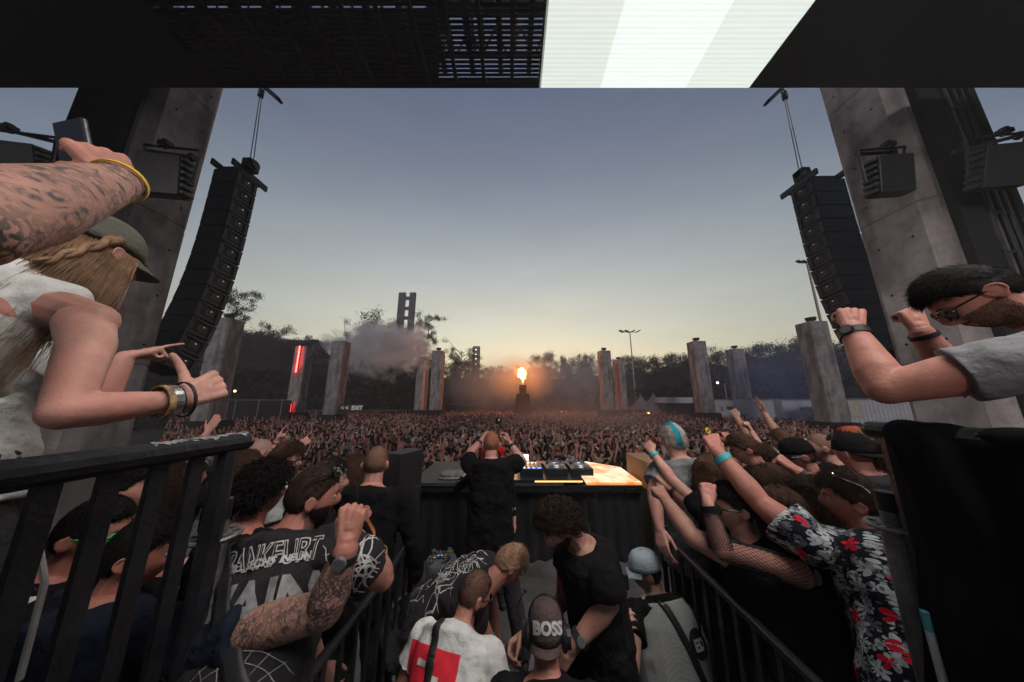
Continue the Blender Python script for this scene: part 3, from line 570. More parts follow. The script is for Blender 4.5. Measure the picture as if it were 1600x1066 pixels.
# ------------------------------------------------------------------ flame on its tower, smoke
YFm = 42; fb = P(817, 598, YFm); t = thing('flame_tower', 'black tower in the middle of the crowd with a flame cannon on top', 'tower', (fb.x, YFm, 0))
b = B(); b.add([(fb.x-1.5,YFm,0),(fb.x+1.5,YFm,0),(fb.x+1.5,YFm+3,0),(fb.x-1.5,YFm+3,0),(fb.x-0.9,YFm,fb.z-1.6),(fb.x+0.9,YFm,fb.z-1.6),(fb.x+0.9,YFm+2.4,fb.z-1.6),(fb.x-0.9,YFm+2.4,fb.z-1.6)], [(4,5,6,7),(0,1,5,4),(1,2,6,5),(2,3,7,6),(3,0,4,7)]); b.bb((fb.x-0.5,YFm+0.3,fb.z-1.6),(fb.x+0.5,YFm+1.3,fb.z-0.3)); b.build('scaffold_cladding', M_cloth, t)
b = B(); b.tube((fb.x,YFm+0.8,fb.z-0.3),(fb.x,YFm+0.8,fb.z+0.05),0.22,0.14); b.build('nozzle', M_steel, t)
fl = thing('flame', 'bright orange flame jet shooting up from the black tower', 'flame', (fb.x, YFm+0.8, fb.z))
m = bpy.data.materials.new('fire'); m.use_nodes = True; tt = m.node_tree; p = tt.nodes['Principled BSDF']; p.inputs['Base Color'].default_value = (0.1,0.02,0,1)
lw = tt.nodes.new('ShaderNodeLayerWeight'); lw.inputs[0].default_value = 0.45; cr_ = tt.nodes.new('ShaderNodeValToRGB'); cr_.color_ramp.elements[0].color = (1,0.50,0.14,1); cr_.color_ramp.elements[0].position = 0.35; cr_.color_ramp.elements[1].color = (1,0.17,0.02,1); cr_.color_ramp.elements[1].position = 0.95
tt.links.new(lw.outputs['Facing'], cr_.inputs[0]); tt.links.new(cr_.outputs[0], p.inputs['Emission Color']); p.inputs['Emission Strength'].default_value = 8
rs = np.random.default_rng(11); b = B()
for k in range(90):
    u = rs.uniform(0,1)**0.8; h = 0.15+u*1.75; wdt = 0.05+0.62*max(0,math.sin(min(1,max(0,u-0.25)*1.33)*math.pi*0.85)); a = rs.uniform(0,6.28); r_ = rs.uniform(0,wdt)
    b.ball((fb.x+math.cos(a)*r_, YFm+0.8+math.sin(a)*r_, fb.z+h), (0.10+0.22*u*rs.uniform(.5,1), 0.10+0.22*u, 0.18+0.30*rs.uniform(.4,1)*u), seg=8, rings=6)
b.tube((fb.x,YFm+0.8,fb.z),(fb.x+0.03,YFm+0.8,fb.z+1.5),0.12,0.28,8); fo = b.build('fire', m, fl, smooth=True)
rmm = fo.modifiers.new('r','REMESH'); rmm.mode = 'VOXEL'; rmm.voxel_size = 0.06; rmm.use_smooth_shade = True
dt = bpy.data.textures.new('flicker','CLOUDS'); dt.noise_scale = 0.42; dd = fo.modifiers.new('d','DISPLACE'); dd.texture = dt; dd.strength = 0.55
l = bpy.data.lights.new('fire_light', 'POINT'); l.energy = 3200; l.color = (1,0.33,0.08); l.shadow_soft_size = 0.9; lo = bpy.data.objects.new('fire_light', l); COL.objects.link(lo); lo.parent = fl; lo.location = (0,-2.2,2.0)
def smoke(name, lab, c, rad, dens, col, scale, lo_=0.48, hi=0.7, seed=0.0, anis=0.2, tight=1.0, emit=None):
    m = bpy.data.materials.new(name); m.use_nodes = True; t = m.node_tree; t.nodes.clear(); n = t.nodes.new; l = t.links.new
    o_ = n('ShaderNodeOutputMaterial'); pv = n('ShaderNodeVolumePrincipled'); l(pv.outputs[0], o_.inputs['Volume']); pv.inputs['Color'].default_value = (*col,1); pv.inputs['Anisotropy'].default_value = anis
    tcn = n('ShaderNodeTexCoord'); ln = n('ShaderNodeVectorMath'); ln.operation = 'DIVIDE'; ln.inputs[1].default_value = rad; l(tcn.outputs['Object'], ln.inputs[0])
    le = n('ShaderNodeVectorMath'); le.operation = 'LENGTH'; l(ln.outputs[0], le.inputs[0]); fo_ = n('ShaderNodeMapRange'); fo_.inputs['From Min'].default_value = 0.25; fo_.inputs['From Max'].default_value = 1.0; fo_.inputs['To Min'].default_value = 1; fo_.inputs['To Max'].default_value = 0; l(le.outputs['Value'], fo_.inputs['Value'])
    ns = n('ShaderNodeTexNoise'); ns.inputs['Scale'].default_value = scale; ns.inputs['Detail'].default_value = 5; ns.inputs['Roughness'].default_value = 0.66; ns.inputs['Distortion'].default_value = 0.9
    mp_ = n('ShaderNodeMapping'); mp_.inputs['Location'].default_value = (seed,seed*0.7,0); l(tcn.outputs['Object'], mp_.inputs[0]); l(mp_.outputs[0], ns.inputs[0])
    # erode the edge: noise + falloff through a threshold
    am = n('ShaderNodeMath'); am.operation = 'MULTIPLY_ADD'; am.inputs[1].default_value = 0.42*tight; l(fo_.outputs[0], am.inputs[0]); l(ns.outputs[0], am.inputs[2])
    mr = n('ShaderNodeMapRange'); mr.inputs['From Min'].default_value = lo_; mr.inputs['From Max'].default_value = hi; mr.inputs['To Min'].default_value = 0; mr.inputs['To Max'].default_value = dens; l(am.outputs[0], mr.inputs['Value'])
    ml = n('ShaderNodeMath'); ml.operation = 'MULTIPLY'; l(mr.outputs[0], ml.inputs[0]); l(fo_.outputs[0], ml.inputs[1]); l(ml.outputs[0], pv.inputs['Density'])
    b = B(); b.ball((0,0,0), rad, seg=20, rings=12); me = bpy.data.meshes.new(name); me.from_pydata(b.v, [], b.f); o = link_mesh(name, me, m); o.location = c
    return tag(o, lab, 'smoke', kind='stuff')
c = P(598, 543, 40); smoke('smoke_cloud', 'grey drifting smoke cloud in front of the twin tower', c, (12.5,4.2,6.6), 4.2, (0.97,0.93,0.93), 0.40, 0.72, 0.88, 3.1)
c = P(775, 600, 47); smoke('smoke_haze', 'brown haze lit orange by the flame', c, (13,5,6.5), 0.20, (0.9,0.8,0.74), 0.22, 0.5, 0.9, 1.0)
c = P(817, 590, 45.5); smoke('smoke_haze', 'orange glowing smoke right round the flame', c, (7.5,3.6,5.0), 0.42, (0.95,0.80,0.70), 0.35, 0.5, 0.9, 2.0)
c = P(905, 668, 24); smoke('smoke_haze', 'thin warm haze hanging low over the middle of the crowd', (c.x,c.y,2.2), (10,11,2.6), 0.045, (0.98,0.78,0.68), 0.3, 0.4, 0.9, 9.0)
c = P(905, 595, 50); smoke('smoke_haze', 'pale haze drifting right of the flame', c, (13,5,7.0), 0.16, (0.9,0.9,0.92), 0.2, 0.5, 0.9, 5.0)
c = P(1215, 590, 24); smoke('smoke_haze', 'blue haze hanging in front of the right pillars', c, (8.5,4.0,5.0), 0.07, (0.42,0.52,0.92), 0.25, 0.5, 0.9, 7.0)

# ------------------------------------------------------------------ the air: one closed box of thin dusk haze
hm = bpy.data.materials.new('haze'); hm.use_nodes = True; t = hm.node_tree; t.nodes.clear(); o_ = t.nodes.new('ShaderNodeOutputMaterial'); pv = t.nodes.new('ShaderNodeVolumePrincipled'); t.links.new(pv.outputs[0], o_.inputs['Volume']); pv.inputs['Color'].default_value = (0.86,0.84,0.85,1); pv.inputs['Density'].default_value = 0.0019; pv.inputs['Anisotropy'].default_value = 0.1
tag(B().bb((-205,-65,-1),(205,135,45)).build('haze', hm), 'thin dusk haze over the arena', 'haze', kind='stuff')
# ------------------------------------------------------------------ DJ desk
ZD = ZC-1.135; YD0, YD1 = 4.3, 5.6
def XD(px, Y): return P(px, 750, Y).x
xl = P(640,760,YD0).x; xm = P(919,754,YD0).x; xr = P(1003,754,YD0).x; xml = P(905,725,YD1).x
t = thing('dj_desk', 'long black draped desk across the front of the stage', 'desk', ((xl+xm)/2, YD0, ZS))
M_ply = mat('scuffed black board', (0.04,0.036,0.036), 0.55, 0, 0.45, 2.5, 0.2, 20, stretch=(1,5,1))
b = B(); b.bb((xl,YD0-0.02,ZD-0.04),(xm-0.35,YD1+0.12,ZD)); b.build('top', M_ply, t)
b = B(); b.bb((xl,YD0,ZD-0.13),(xr,YD0+0.03,ZD-0.041)); 
for i in range(14): b.bb((xl+0.15+i*0.36,YD0-0.03,ZD-0.115),(xl+0.30+i*0.36,YD0-0.001,ZD-0.075))
b.build('edge_rail', M_black, t)
def drape(b, x0, x1, y, z0, z1, amp=0.025, n=90, ph=0.0):
    vs = []
    for i in range(n+1):
        x = x0+(x1-x0)*i/n; a = amp*(math.sin(i*0.9+ph)+0.6*math.sin(i*0.37+1+ph)); vs += [(x, y+a*0.2, z1), (x, y+a, (z0+z1)/2), (x, y+a*1.3-0.02, z0)]
    b.add(vs, [(i*3+k, i*3+3+k, i*3+4+k, i*3+1+k) for i in range(n) for k in (0,1)])
b = B(); drape(b, xl, xm, YD0+0.10, ZS+0.005, ZD-0.05); b.build('skirt', M_cloth, t, smooth=True)
b = B(); drape(b, xm+0.02, xr, YD0+0.08, ZS+0.005, ZD-0.06, 0.02, 30, 2); b.bb((xl,YD1,ZS+0.01),(xr,YD1+0.03,ZD-0.05)); b.build('side_skirt', M_cloth, t, smooth=False)
# glowing tile table
m = bpy.data.materials.new('glowing tiles'); m.use_nodes = True; tt = m.node_tree; p = tt.nodes['Principled BSDF']; n_ = tt.nodes.new; l_ = tt.links.new
tcn = n_('ShaderNodeTexCoord'); br = n_('ShaderNodeTexBrick'); br.inputs['Scale'].default_value = 2.2; br.inputs['Mortar Size'].default_value = 0.012; br.inputs['Color1'].default_value = (1.0,0.80,0.52,1); br.inputs['Color2'].default_value = (1,0.90,0.72,1); br.inputs['Mortar'].default_value = (0.9,0.36,0.10,1); br.offset = 0
l_(tcn.outputs['Object'], br.inputs[0]); wv = n_('ShaderNodeTexNoise'); wv.inputs['Scale'].default_value = 3.5; wv.inputs['Detail'].default_value = 7; l_(tcn.outputs['Object'], wv.inputs[0])
rp = n_('ShaderNodeValToRGB'); rp.color_ramp.elements[0].position = 0.42; rp.color_ramp.elements[0].color = (0.95,0.45,0.14,1); rp.color_ramp.elements[1].position = 0.55; rp.color_ramp.elements[1].color = (1,1,1,1); l_(wv.outputs[0], rp.inputs[0])
mm = n_('ShaderNodeMix'); mm.data_type = 'RGBA'; mm.blend_type = 'MULTIPLY'; mm.inputs['Factor'].default_value = 0.85; l_(br.outputs[0], mm.inputs['A']); l_(rp.outputs[0], mm.inputs['B']); l_(mm.outputs['Result'], p.inputs['Emission Color']); p.inputs['Emission Strength'].default_value = 1.15; p.inputs['Base Color'].default_value = (0.03,0.02,0.015,1); p.inputs['Roughness'].default_value = 0.3
g = thing('glowing_table', 'low table top of glowing white and orange LED tiles right of the DJ gear', 'LED table', ((xm+xr)/2, YD0, ZS))
b = B(); b.add([(xm-0.02,YD0,ZD),(xr,YD0,ZD),(xr+0.05,YD1-0.35,ZD),(xr-0.42,YD1+0.1,ZD),(xml-0.1,YD1+0.1,ZD)]+[(xm-0.02,YD0,ZD-0.03),(xr,YD0,ZD-0.03),(xr+0.05,YD1-0.35,ZD-0.03),(xr-0.42,YD1+0.1,ZD-0.03),(xml-0.1,YD1+0.1,ZD-0.03)], [(0,1,2,3,4),(9,8,7,6,5),(0,5,6,1),(1,6,7,2),(2,7,8,3),(3,8,9,4),(4,9,5,0)]); b.build('tile_top', m, g)
b = B()
for x, y in ((xm+0.1,YD0+0.15),(xr-0.1,YD0+0.15),(xm+0.1,YD1-0.2),(xr-0.4,YD1-0.2)): b.tube((x,y,ZS),(x,y,ZD-0.035),0.025)
b.build('leg', M_steel, g)
# DJ gear: mixer and four players, laid along the desk
M_gear = mat('gear black', (0.02,0.02,0.022), 0.35, 0.3); M_silver = mat('gear silver', (0.38,0.37,0.35), 0.35, 0.7); M_scr = emis('player screen', (0.25,0.55,1), 2.2); M_wht = emis('mixer light', (1,0.9,0.7), 2)
xs0 = P(807,750,4.9).x; 
M_blu = emis('blue key', (0.05,0.3,1), 4)
board = thing('gear_riser', 'black board under the DJ players and mixer', 'board', ((xs0+xm)/2, 4.5, ZD))
b = B(); b.bb((xs0-0.6,YD0-0.01,ZD+0.002),(xm-0.06,5.35,ZD+0.035)); b.build('board', M_gear, board)
b = B(); b.bb((xs0+0.25,YD0-0.014,ZD+0.008),(xm-0.08,YD0-0.011,ZD+0.026)); b.build('light_strip', emis('yellow strip', (1,0.62,0.18), 2.2), board)
def player(lab, x, y, w_=0.33, d=0.42):
    z = ZD+0.036; t = thing('dj_player', lab, 'media player', (x,y,z), 'DJ media players in a row on the desk')
    b = B(); b.bb((x-w_/2,y-d/2,z),(x+w_/2,y+d/2,z+0.10)); b.build('body', M_gear, t, bevel=0.008)
    b = B(); b.tube((x,y-0.03,z+0.101),(x,y-0.03,z+0.118),0.128,0.120,28); b.torus((x,y-0.03,z+0.124),(0,0,1),0.095,0.009,28,6); b.build('jog_wheel', M_silver, t, smooth=False)
    b = B(); b.box((x,y+0.165,z+0.118),(w_*0.75,0.012,0.07),Matrix.Rotation(R(-66),3,'X')); s = b.build('screen_case', M_gear, t); b = B(); b.box((x,y+0.160,z+0.126),(w_*0.62,0.004,0.055),Matrix.Rotation(R(-66),3,'X')); b.build('screen', mat('grey screen',(0.10,0.11,0.13),0.3), s)
    b = B(); 
    for k in range(2): b.tube((x-w_/2+0.035,y-0.16+k*0.06,z+0.101),(x-w_/2+0.035,y-0.16+k*0.06,z+0.112),0.018,n=12)
    b.bb((x+w_/2-0.045,y-0.16,z+0.101),(x+w_/2-0.03,y+0.02,z+0.104)); b.bb((x+w_/2-0.055,y-0.06,z+0.105),(x+w_/2-0.02,y-0.04,z+0.125)); b.build('button', M_silver, t)
for i, x in enumerate((xs0+0.60, xs0+0.98)): player(['DJ media player right beside the mixer','DJ media player next to the glowing tiles'][i], x, 4.72)
player('DJ media player left of the mixer, mostly behind the DJ', xs0-0.22, 4.72); 
z = ZD+0.036; t = thing('dj_mixer', 'DJ mixer with white knobs and blue keys between the players', 'mixer', (xs0+0.2,4.72,z)); x = xs0+0.22
b = B(); b.bb((x-0.17,4.5,z),(x+0.17,4.93,z+0.10)); b.build('body', M_gear, t, bevel=0.008); b = B()
for i in range(5):
    for j in range(6): b.tube((x-0.13+i*0.065,4.60+j*0.055,z+0.101),(x-0.13+i*0.065,4.60+j*0.055,z+0.125),0.012,n=8)
b.build('knob', M_silver, t); b = B()
for i in range(4): b.bb((x-0.14+i*0.08,4.53,z+0.101),(x-0.10+i*0.08,4.56,z+0.106))
b.build('keys', M_blu, t); b = B(); b.bb((x-0.1,4.88,z+0.101),(x+0.1,4.92,z+0.106)); b.build('level_meter', M_wht, t)
t = thing('effects_unit', 'flat effects box with cables at the back edge of the DJ gear', 'effects unit', (xs0+0.75,5.15,z)); b = B(); b.bb((xs0+0.35,5.06,z),(xs0+1.1,5.26,z+0.06)); b.build('body', M_gear, t); b = B()
for i in range(9): b.path([(xs0+0.4+i*0.08,5.24,z+0.03),(xs0+0.4+i*0.08,5.33,z+0.05),(xs0+0.42+i*0.085,5.42,z-0.02+0.004*i)],0.008,5)
b.build('cable', M_silver, t)
b = B(); b.bb((P(809,722,5.3).x,5.28,z+0.05),(P(826,722,5.3).x,5.32,z+0.16)); tag(b.build('lit_card', emis('white card', (1,0.95,0.85),1.3)), 'small glowing white card standing behind the mixer', 'card')
# grey skull-like cap left on the desk: crumpled cap with mask strap
c = P(705,747,4.55); t = thing('crumpled_cap', 'crumpled grey cap lying on the left part of the desk', 'cap', (c.x,4.55,ZD)); b = B(); b.ball((c.x-0.04,4.6,ZD+0.045),(0.15,0.12,0.055),seg=16,rings=8); b.ball((c.x+0.10,4.58,ZD+0.05),(0.07,0.08,0.06),seg=12,rings=8); o = b.build('crown', mat('grey felt',(0.19,0.18,0.17),0.9,0,0.4,12,0.5,30), t, smooth=True)
b = B(); b.ball((c.x-0.02,4.49,ZD+0.012),(0.17,0.07,0.010),seg=16,rings=6); b.build('brim', MATS['grey felt'], t, smooth=True); b = B(); b.path([(c.x+0.05,4.55,ZD+0.02),(c.x+0.17,4.52,ZD+0.03),(c.x+0.26,4.55,ZD+0.015)],0.012,6); b.build('strap', MATS['grey felt'], t)
# stacked monitor speakers left of the desk, wooden lectern-like monitor right of it
t = thing('monitor_stack', 'two stacked black monitor speakers left of the desk, turned away', 'speaker', (P(625,800,3.6).x,3.6,ZS))
rz = Matrix.Rotation(R(-20),3,'Z'); 
c = P(624,730,3.6); 
for i, (h, zz) in enumerate(((0.42, c.z-0.05),(0.5, c.z-0.53),(0.62,c.z-1.10))):
    b = B(); b.box((c.x,3.75,zz),(0.24,0.42,h),rz); b.build('cabinet', M_cab, t, bevel=0.01)
b = B(); b.box((c.x,3.75,(ZS+c.z-1.42)/2),(0.2,0.3,c.z-1.42-ZS),rz); b.build('stand', M_black, t)
t = thing('wooden_box', 'orange-brown lit plywood box at the right end of the desk', 'box', (xr+0.25,4.5,ZS)); b = B(); b.bb((xr+0.07,4.25,ZD-0.10),(xr+0.36,5.0,ZD+0.28)); b.build('box', mat('plywood',(0.30,0.17,0.09),0.7,0,0.2,3,stretch=(6,1,1)), t, bevel=0.01); b = B(); b.bb((xr+0.06,4.24,ZS),(xr+0.6,5.0,ZD-0.102)); b.build('base', M_cloth, t)
# microphone-like sphere on rod beyond the DJ's head + headphones stand
# floor clutter
t = thing('clear_drum', 'round clear plastic tub with shiny packets behind the left rail', 'tub', P(690,870,2.9)); c = PZ(690,872,ZS+0.42); b = B(); b.lathe((c.x,c.y,ZS),[(0.12,0),(0.15,0.02),(0.17,0.40),(0.16,0.42)],24); b.build('tub', mat('cloudy plastic',(0.20,0.21,0.22),0.15), t)
b = B(); rs = np.random.default_rng(9)
for k in range(26): b.ball((c.x+rs.uniform(-.11,.11),c.y+rs.uniform(-.11,.11),ZS+0.42+rs.uniform(0,.04)),(0.035,0.03,0.02),seg=6,rings=4,m=k%3)
b.build('packets', [mat('blue foil',(0.03,0.08,0.25),0.2,0.5),mat('silver foil',(0.45,0.45,0.45),0.2,0.9),mat('gold foil',(0.4,0.3,0.12),0.25,0.8)], t)
# ------------------------------------------------------------------ railings
def rail_panel(lab, x, y0, y1, zt, zb, nb, r=0.022, bar=(0.012,0.045), name='railing', x2=None):
    x2 = x if x2 is None else x2; t = thing(name, lab, 'railing', (x,y0,zb)); f = lambda y: x+(x2-x)*(y-y0)/(y1-y0)
    b = B(); b.tube((x,y0,zt),(x2,y1,zt),r,n=12); b.ball((x2,y1,zt),r*0.99,seg=10,rings=6); b.build('top_rail', M_blackpaint, t, smooth=False)
    b = B(); b.tube((x,y0,zb+0.12),(x2,y1,zb+0.12),r*0.8,n=8); b.tube((x,y0,zb+0.22),(x2,y1,zb+0.22),0.012,n=6); b.build('lower_rail', M_blackpaint, t)
    for k in range(nb):
        y = y0+(y1-y0)*(k+0.5)/nb; b = B(); b.bb((f(y)-bar[0]/2,y-bar[1]/2,zb+0.12),(f(y)+bar[0]/2,y+bar[1]/2,zt-r*0.8)); b.build('baluster', M_blackpaint, t)
    for y in (y0+0.04, y1-0.05):
        b = B(); b.tube((f(y),y,zb),(f(y),y,zt-r*0.7),r*0.9,n=8); b.build('post', M_blackpaint, t)
    return t
rail_panel('lower black railing running down the left of the passage', -0.735, 0.2, 2.26, ZC-0.95, ZS, 18, 0.02, (0.012,0.03), x2=-0.69)
rail_panel('lower black railing running down the right of the passage', 1.00, 0.2, 2.36, ZC-0.95, ZS, 18, 0.02, (0.012,0.03), x2=1.10)
t = thing('cross_rail', 'short black rail closing the far end of the right railing', 'rail', (1.25,2.4,ZS)); b = B(); b.tube((1.105,2.38,ZC-0.95),(1.75,2.42,ZC-0.95),0.02); b.build('rail', M_blackpaint, t); b = B(); b.tube((1.73,2.42,ZS),(1.73,2.42,ZC-0.97),0.018); b.build('post', M_blackpaint, t)
rail_panel('near left railing with scuffed top tube in front of the woman in the cap', -0.97, -0.6, 1.02, ZC-0.138, ZC-1.15, 18, 0.031, (0.014,0.036), x2=-0.925)
rail_panel('near right railing with a black jacket thrown over it', 1.10, -0.6, 1.03, ZC-0.10, ZC-1.15, 18, 0.029, (0.014,0.036), x2=1.265)
b = B(); vs = []; rs = np.random.default_rng(2); N_ = 26
for k in range(N_+1):
    yy = 0.76+0.262*k/N_; xx = -0.97+0.045*(yy+0.6)/1.62; a0 = R(35+rs.uniform(0,35)); a1 = R(125-rs.uniform(0,40))*(0.75+0.25*k/N_)
    for j in range(7): a = a0+(a1-a0)*j/6; vs.append((xx+0.0318*math.cos(a), yy, ZC-0.138+0.0318*math.sin(a)))
b.add(vs, [(k*7+j,k*7+j+1,k*7+j+8,k*7+j+7) for k in range(N_) for j in range(6) if rs.random() < 0.72]); o = b.build('worn_patch', mat('bare worn metal',(0.30,0.28,0.25),0.5,0.4,0.8,60), [q for q in bpy.data.objects if q.get('label','').startswith('near left railing with scuffed')][0])
def rosette(lab, px, py, Y, ztop_, zring):
    c = P(px, py, Y); x = c.x; t = thing('scaffold_post', lab, 'scaffold post', (x,Y,ZS)); b = B(); b.tube((x,Y,ZS),(x,Y,zring-0.03),0.035,n=20); b.tube((x,Y,zring-0.03),(x,Y,ztop_-0.06),0.028,n=20); b.build('tube', M_steel, t, smooth=False)
    b = B(); b.tube((x,Y,ztop_-0.06),(x,Y,ztop_),0.031,0.029,n=20); b.build('black_cap', M_blackpaint, t)
    me = bmesh.new(); n = 64; 
    # rosette disc with eight holes
    b = B(); b.lathe((x,Y,zring),[(0.034,-0.010),(0.040,-0.010),(0.040,0.0),(0.034,0.0)],32); b.torus((x,Y,zring-0.005),(0,0,1),0.064,0.0065,32,6)
    for k in range(8):
        a = k*math.pi/4+0.2; d = Vector((math.cos(a),math.sin(a),0)); b.box(Vector((x,Y,zring-0.005))+d*0.051, (0.024,0.012,0.010), Matrix.Rotation(a,3,'Z'))
    b.build('rosette', M_steel, t); me.free(); return t
rosette('grey scaffold post with a holed rosette ring at the end of the left railing', 345, 790, 1.02, P(345,780,1.02).z, P(345,834,1.02).z)
rosette('scaffold post with a holed ring beside the floral shirt and black jacket', 1388, 780, 1.04, P(1385,768,1.04).z, P(1385,820,1.04).z)
# dangling lit straps seen through the left railing, and white pole on the right
b = B(); b.path([P(75,790,0.75),P(62,860,0.75),P(70,910,0.76),P(52,980,0.76),P(30,1062,0.77)],0.006,8); tag(b.build('strap', mat('pale strap',(0.35,0.33,0.33))), 'pale strap hanging behind the left railing bars', 'strap')
b = B(); b.tube(P(1444,955,0.95),P(1452,985,0.95),0.009); b.build; 
t = thing('marked_pole', 'thin pole with teal and white bands under the black jacket', 'pole', P(1465,1060,0.95)); b.build('teal_band', mat('teal paint',(0.05,0.25,0.28)), t); b = B(); b.tube(P(1452.5,986,0.95),P(1478,1080,0.95),0.009); b.build('white_band', mat('dull white',(0.42,0.42,0.42)), t)
# black jacket over the right rail
def cloth_sheet(name, pts_fn, nu, nv, m, lab, cat, thick=0.006, parent=None):
    vs = [pts_fn(i/nu, j/nv) for j in range(nv+1) for i in range(nu+1)]; fs = [(j*(nu+1)+i, j*(nu+1)+i+1, (j+1)*(nu+1)+i+1, (j+1)*(nu+1)+i) for j in range(nv) for i in range(nu)]
    b = B(); b.add(vs, fs); o = b.build(name, m, parent, smooth=True); s = o.modifiers.new('s','SOLIDIFY'); s.thickness = thick; 
    ss = o.modifiers.new('u','SUBSURF'); ss.levels = 1; ss.render_levels = 1
    return tag(o, lab, cat) if parent is None else o
rs = np.random.default_rng(21)
def jk(u, v):
    y = 0.45+0.52*u; x = 1.10+0.165*(y+0.6)/1.63; zt_ = ZC-0.10
    s = (v-0.28)*1.25                     # arc length either side of the rail
    fold = 0.011*math.sin(u*13+v*3+2*math.sin(v*4))+0.007*math.sin(u*31+v*7+1)+0.004*math.sin(v*19+u*8)
    r_ = 0.036+fold*0.4
    if abs(s) < 0.07: a = s/0.07*math.pi/2; return (x+math.sin(a)*-r_*1.0, y+0.01*math.sin(v*40), zt_+math.cos(a)*r_)
    if s > 0: return (x-r_-fold*1.2-0.015*s, y+0.05*math.sin(u*5+s*4)*s, zt_-(s-0.07)*(1.0+0.1*math.sin(u*9)))
    return (x+r_+fold, y, zt_+(s+0.07))
M_jacket = mat('black jersey', (0.006,0.006,0.007), 1.0, 0, 0.2, 20, 0.2, 120, spec=0.05)
cloth_sheet('jacket', jk, 44, 60, M_jacket, 'black jacket draped over the near right railing', 'jacket', 0.012)
# ================================================================== people
def skin_mat(name, col, red=0.35):
    m = mat(name, col, 0.56, 0, 0.20, 18, 0.12, 90, sss=0.0, spec=0.28); t = m.node_tree; p = t.nodes['Principled BSDF']; old = p.inputs['Base Color'].links[0].from_socket
    tcn = t.nodes.new('ShaderNodeTexCoord'); a = t.nodes.new('ShaderNodeTexNoise'); a.inputs['Scale'].default_value = 5.5; a.inputs['Detail'].default_value = 4; t.links.new(tcn.outputs['Object'], a.inputs[0]); r = t.nodes.new('ShaderNodeMapRange'); r.inputs['From Min'].default_value = 0.42; r.inputs['From Max'].default_value = 0.68; r.inputs['To Max'].default_value = 0.55; t.links.new(a.outputs[0], r.inputs[0])
    mx = t.nodes.new('ShaderNodeMix'); mx.data_type = 'RGBA'; t.links.new(r.outputs[0], mx.inputs['Factor']); t.links.new(old, mx.inputs['A']); mx.inputs['B'].default_value = (col[0]*0.95, col[1]*0.62, col[2]*0.62, 1); t.links.new(mx.outputs['Result'], p.inputs['Base Color']); return m
SK = {'fair': skin_mat('fair skin', (0.43,0.225,0.175)), 'ruddy': skin_mat('ruddy skin', (0.36,0.16,0.118)), 'tan': skin_mat('tan skin', (0.30,0.165,0.12)), 'dark': skin_mat('brown skin', (0.20,0.105,0.07))}
def tattoo_mat():
    m = mat('tattooed skin', (0.34,0.18,0.135), 0.6, 0, 0.15, 9, 0.2, 90, spec=0.25); t = m.node_tree; p = t.nodes['Principled BSDF']; n = t.nodes.new; l = t.links.new
    old = p.inputs['Base Color'].links[0].from_socket; tcn = n('ShaderNodeTexCoord')
    a = n('ShaderNodeTexNoise'); a.inputs['Scale'].default_value = 26; a.inputs['Detail'].default_value = 3; a.inputs['Distortion'].default_value = 2.2; l(tcn.outputs['Object'], a.inputs[0])
    w1 = n('ShaderNodeTexWave'); w1.inputs['Scale'].default_value = 16; w1.inputs['Distortion'].default_value = 22; w1.inputs['Detail'].default_value = 3; w1.inputs['Detail Scale'].default_value = 1.6; l(tcn.outputs['Object'], w1.inputs[0])
    v = n('ShaderNodeTexVoronoi'); v.feature = 'DISTANCE_TO_EDGE'; v.inputs['Scale'].default_value = 22; l(tcn.outputs['Object'], v.inputs[0])
    r1 = n('ShaderNodeMapRange'); r1.inputs['From Min'].default_value = 0.49; r1.inputs['From Max'].default_value = 0.66; l(a.outputs[0], r1.inputs[0])
    r2 = n('ShaderNodeMapRange'); r2.inputs['From Min'].default_value = 0.46; r2.inputs['From Max'].default_value = 0.34; l(w1.outputs['Fac'], r2.inputs[0])
    r3 = n('ShaderNodeMapRange'); r3.inputs['From Min'].default_value = 0.06; r3.inputs['From Max'].default_value = 0.02; l(v.outputs['Distance'], r3.inputs[0])
    mx = n('ShaderNodeMath'); mx.operation = 'MAXIMUM'; l(r2.outputs[0], mx.inputs[0]); l(r3.outputs[0], mx.inputs[1])
    big = n('ShaderNodeTexNoise'); big.inputs['Scale'].default_value = 7; l(tcn.outputs['Object'], big.inputs[0]); br = n('ShaderNodeMapRange'); br.inputs['From Min'].default_value = 0.35; br.inputs['From Max'].default_value = 0.55; l(big.outputs[0], br.inputs[0])
    m2 = n('ShaderNodeMath'); m2.operation = 'MULTIPLY'; l(mx.outputs[0], m2.inputs[0]); l(br.outputs[0], m2.inputs[1])
    m3 = n('ShaderNodeMath'); m3.operation = 'MAXIMUM'; l(m2.outputs[0], m3.inputs[0]); l(r1.outputs[0], m3.inputs[1]); m4 = n('ShaderNodeMath'); m4.operation = 'MULTIPLY'; m4.inputs[1].default_value = 0.90; l(m3.outputs[0], m4.inputs[0])
    mix = n('ShaderNodeMix'); mix.data_type = 'RGBA'; l(m4.outputs[0], mix.inputs['Factor']); l(old, mix.inputs['A']); mix.inputs['B'].default_value = (0.035,0.04,0.042,1); l(mix.outputs['Result'], p.inputs['Base Color']); return m
M_tat = tattoo_mat(); M_lips = mat('lips', (0.34,0.12,0.10), 0.45); M_eye = mat('eye white', (0.30,0.27,0.25), 0.35, var=0.02); M_iris = mat('iris', (0.02,0.013,0.01), 0.15)
def hmat(name, col): return mat(name, col, 0.7, 0, 0.5, 30, 0, spec=0.12)
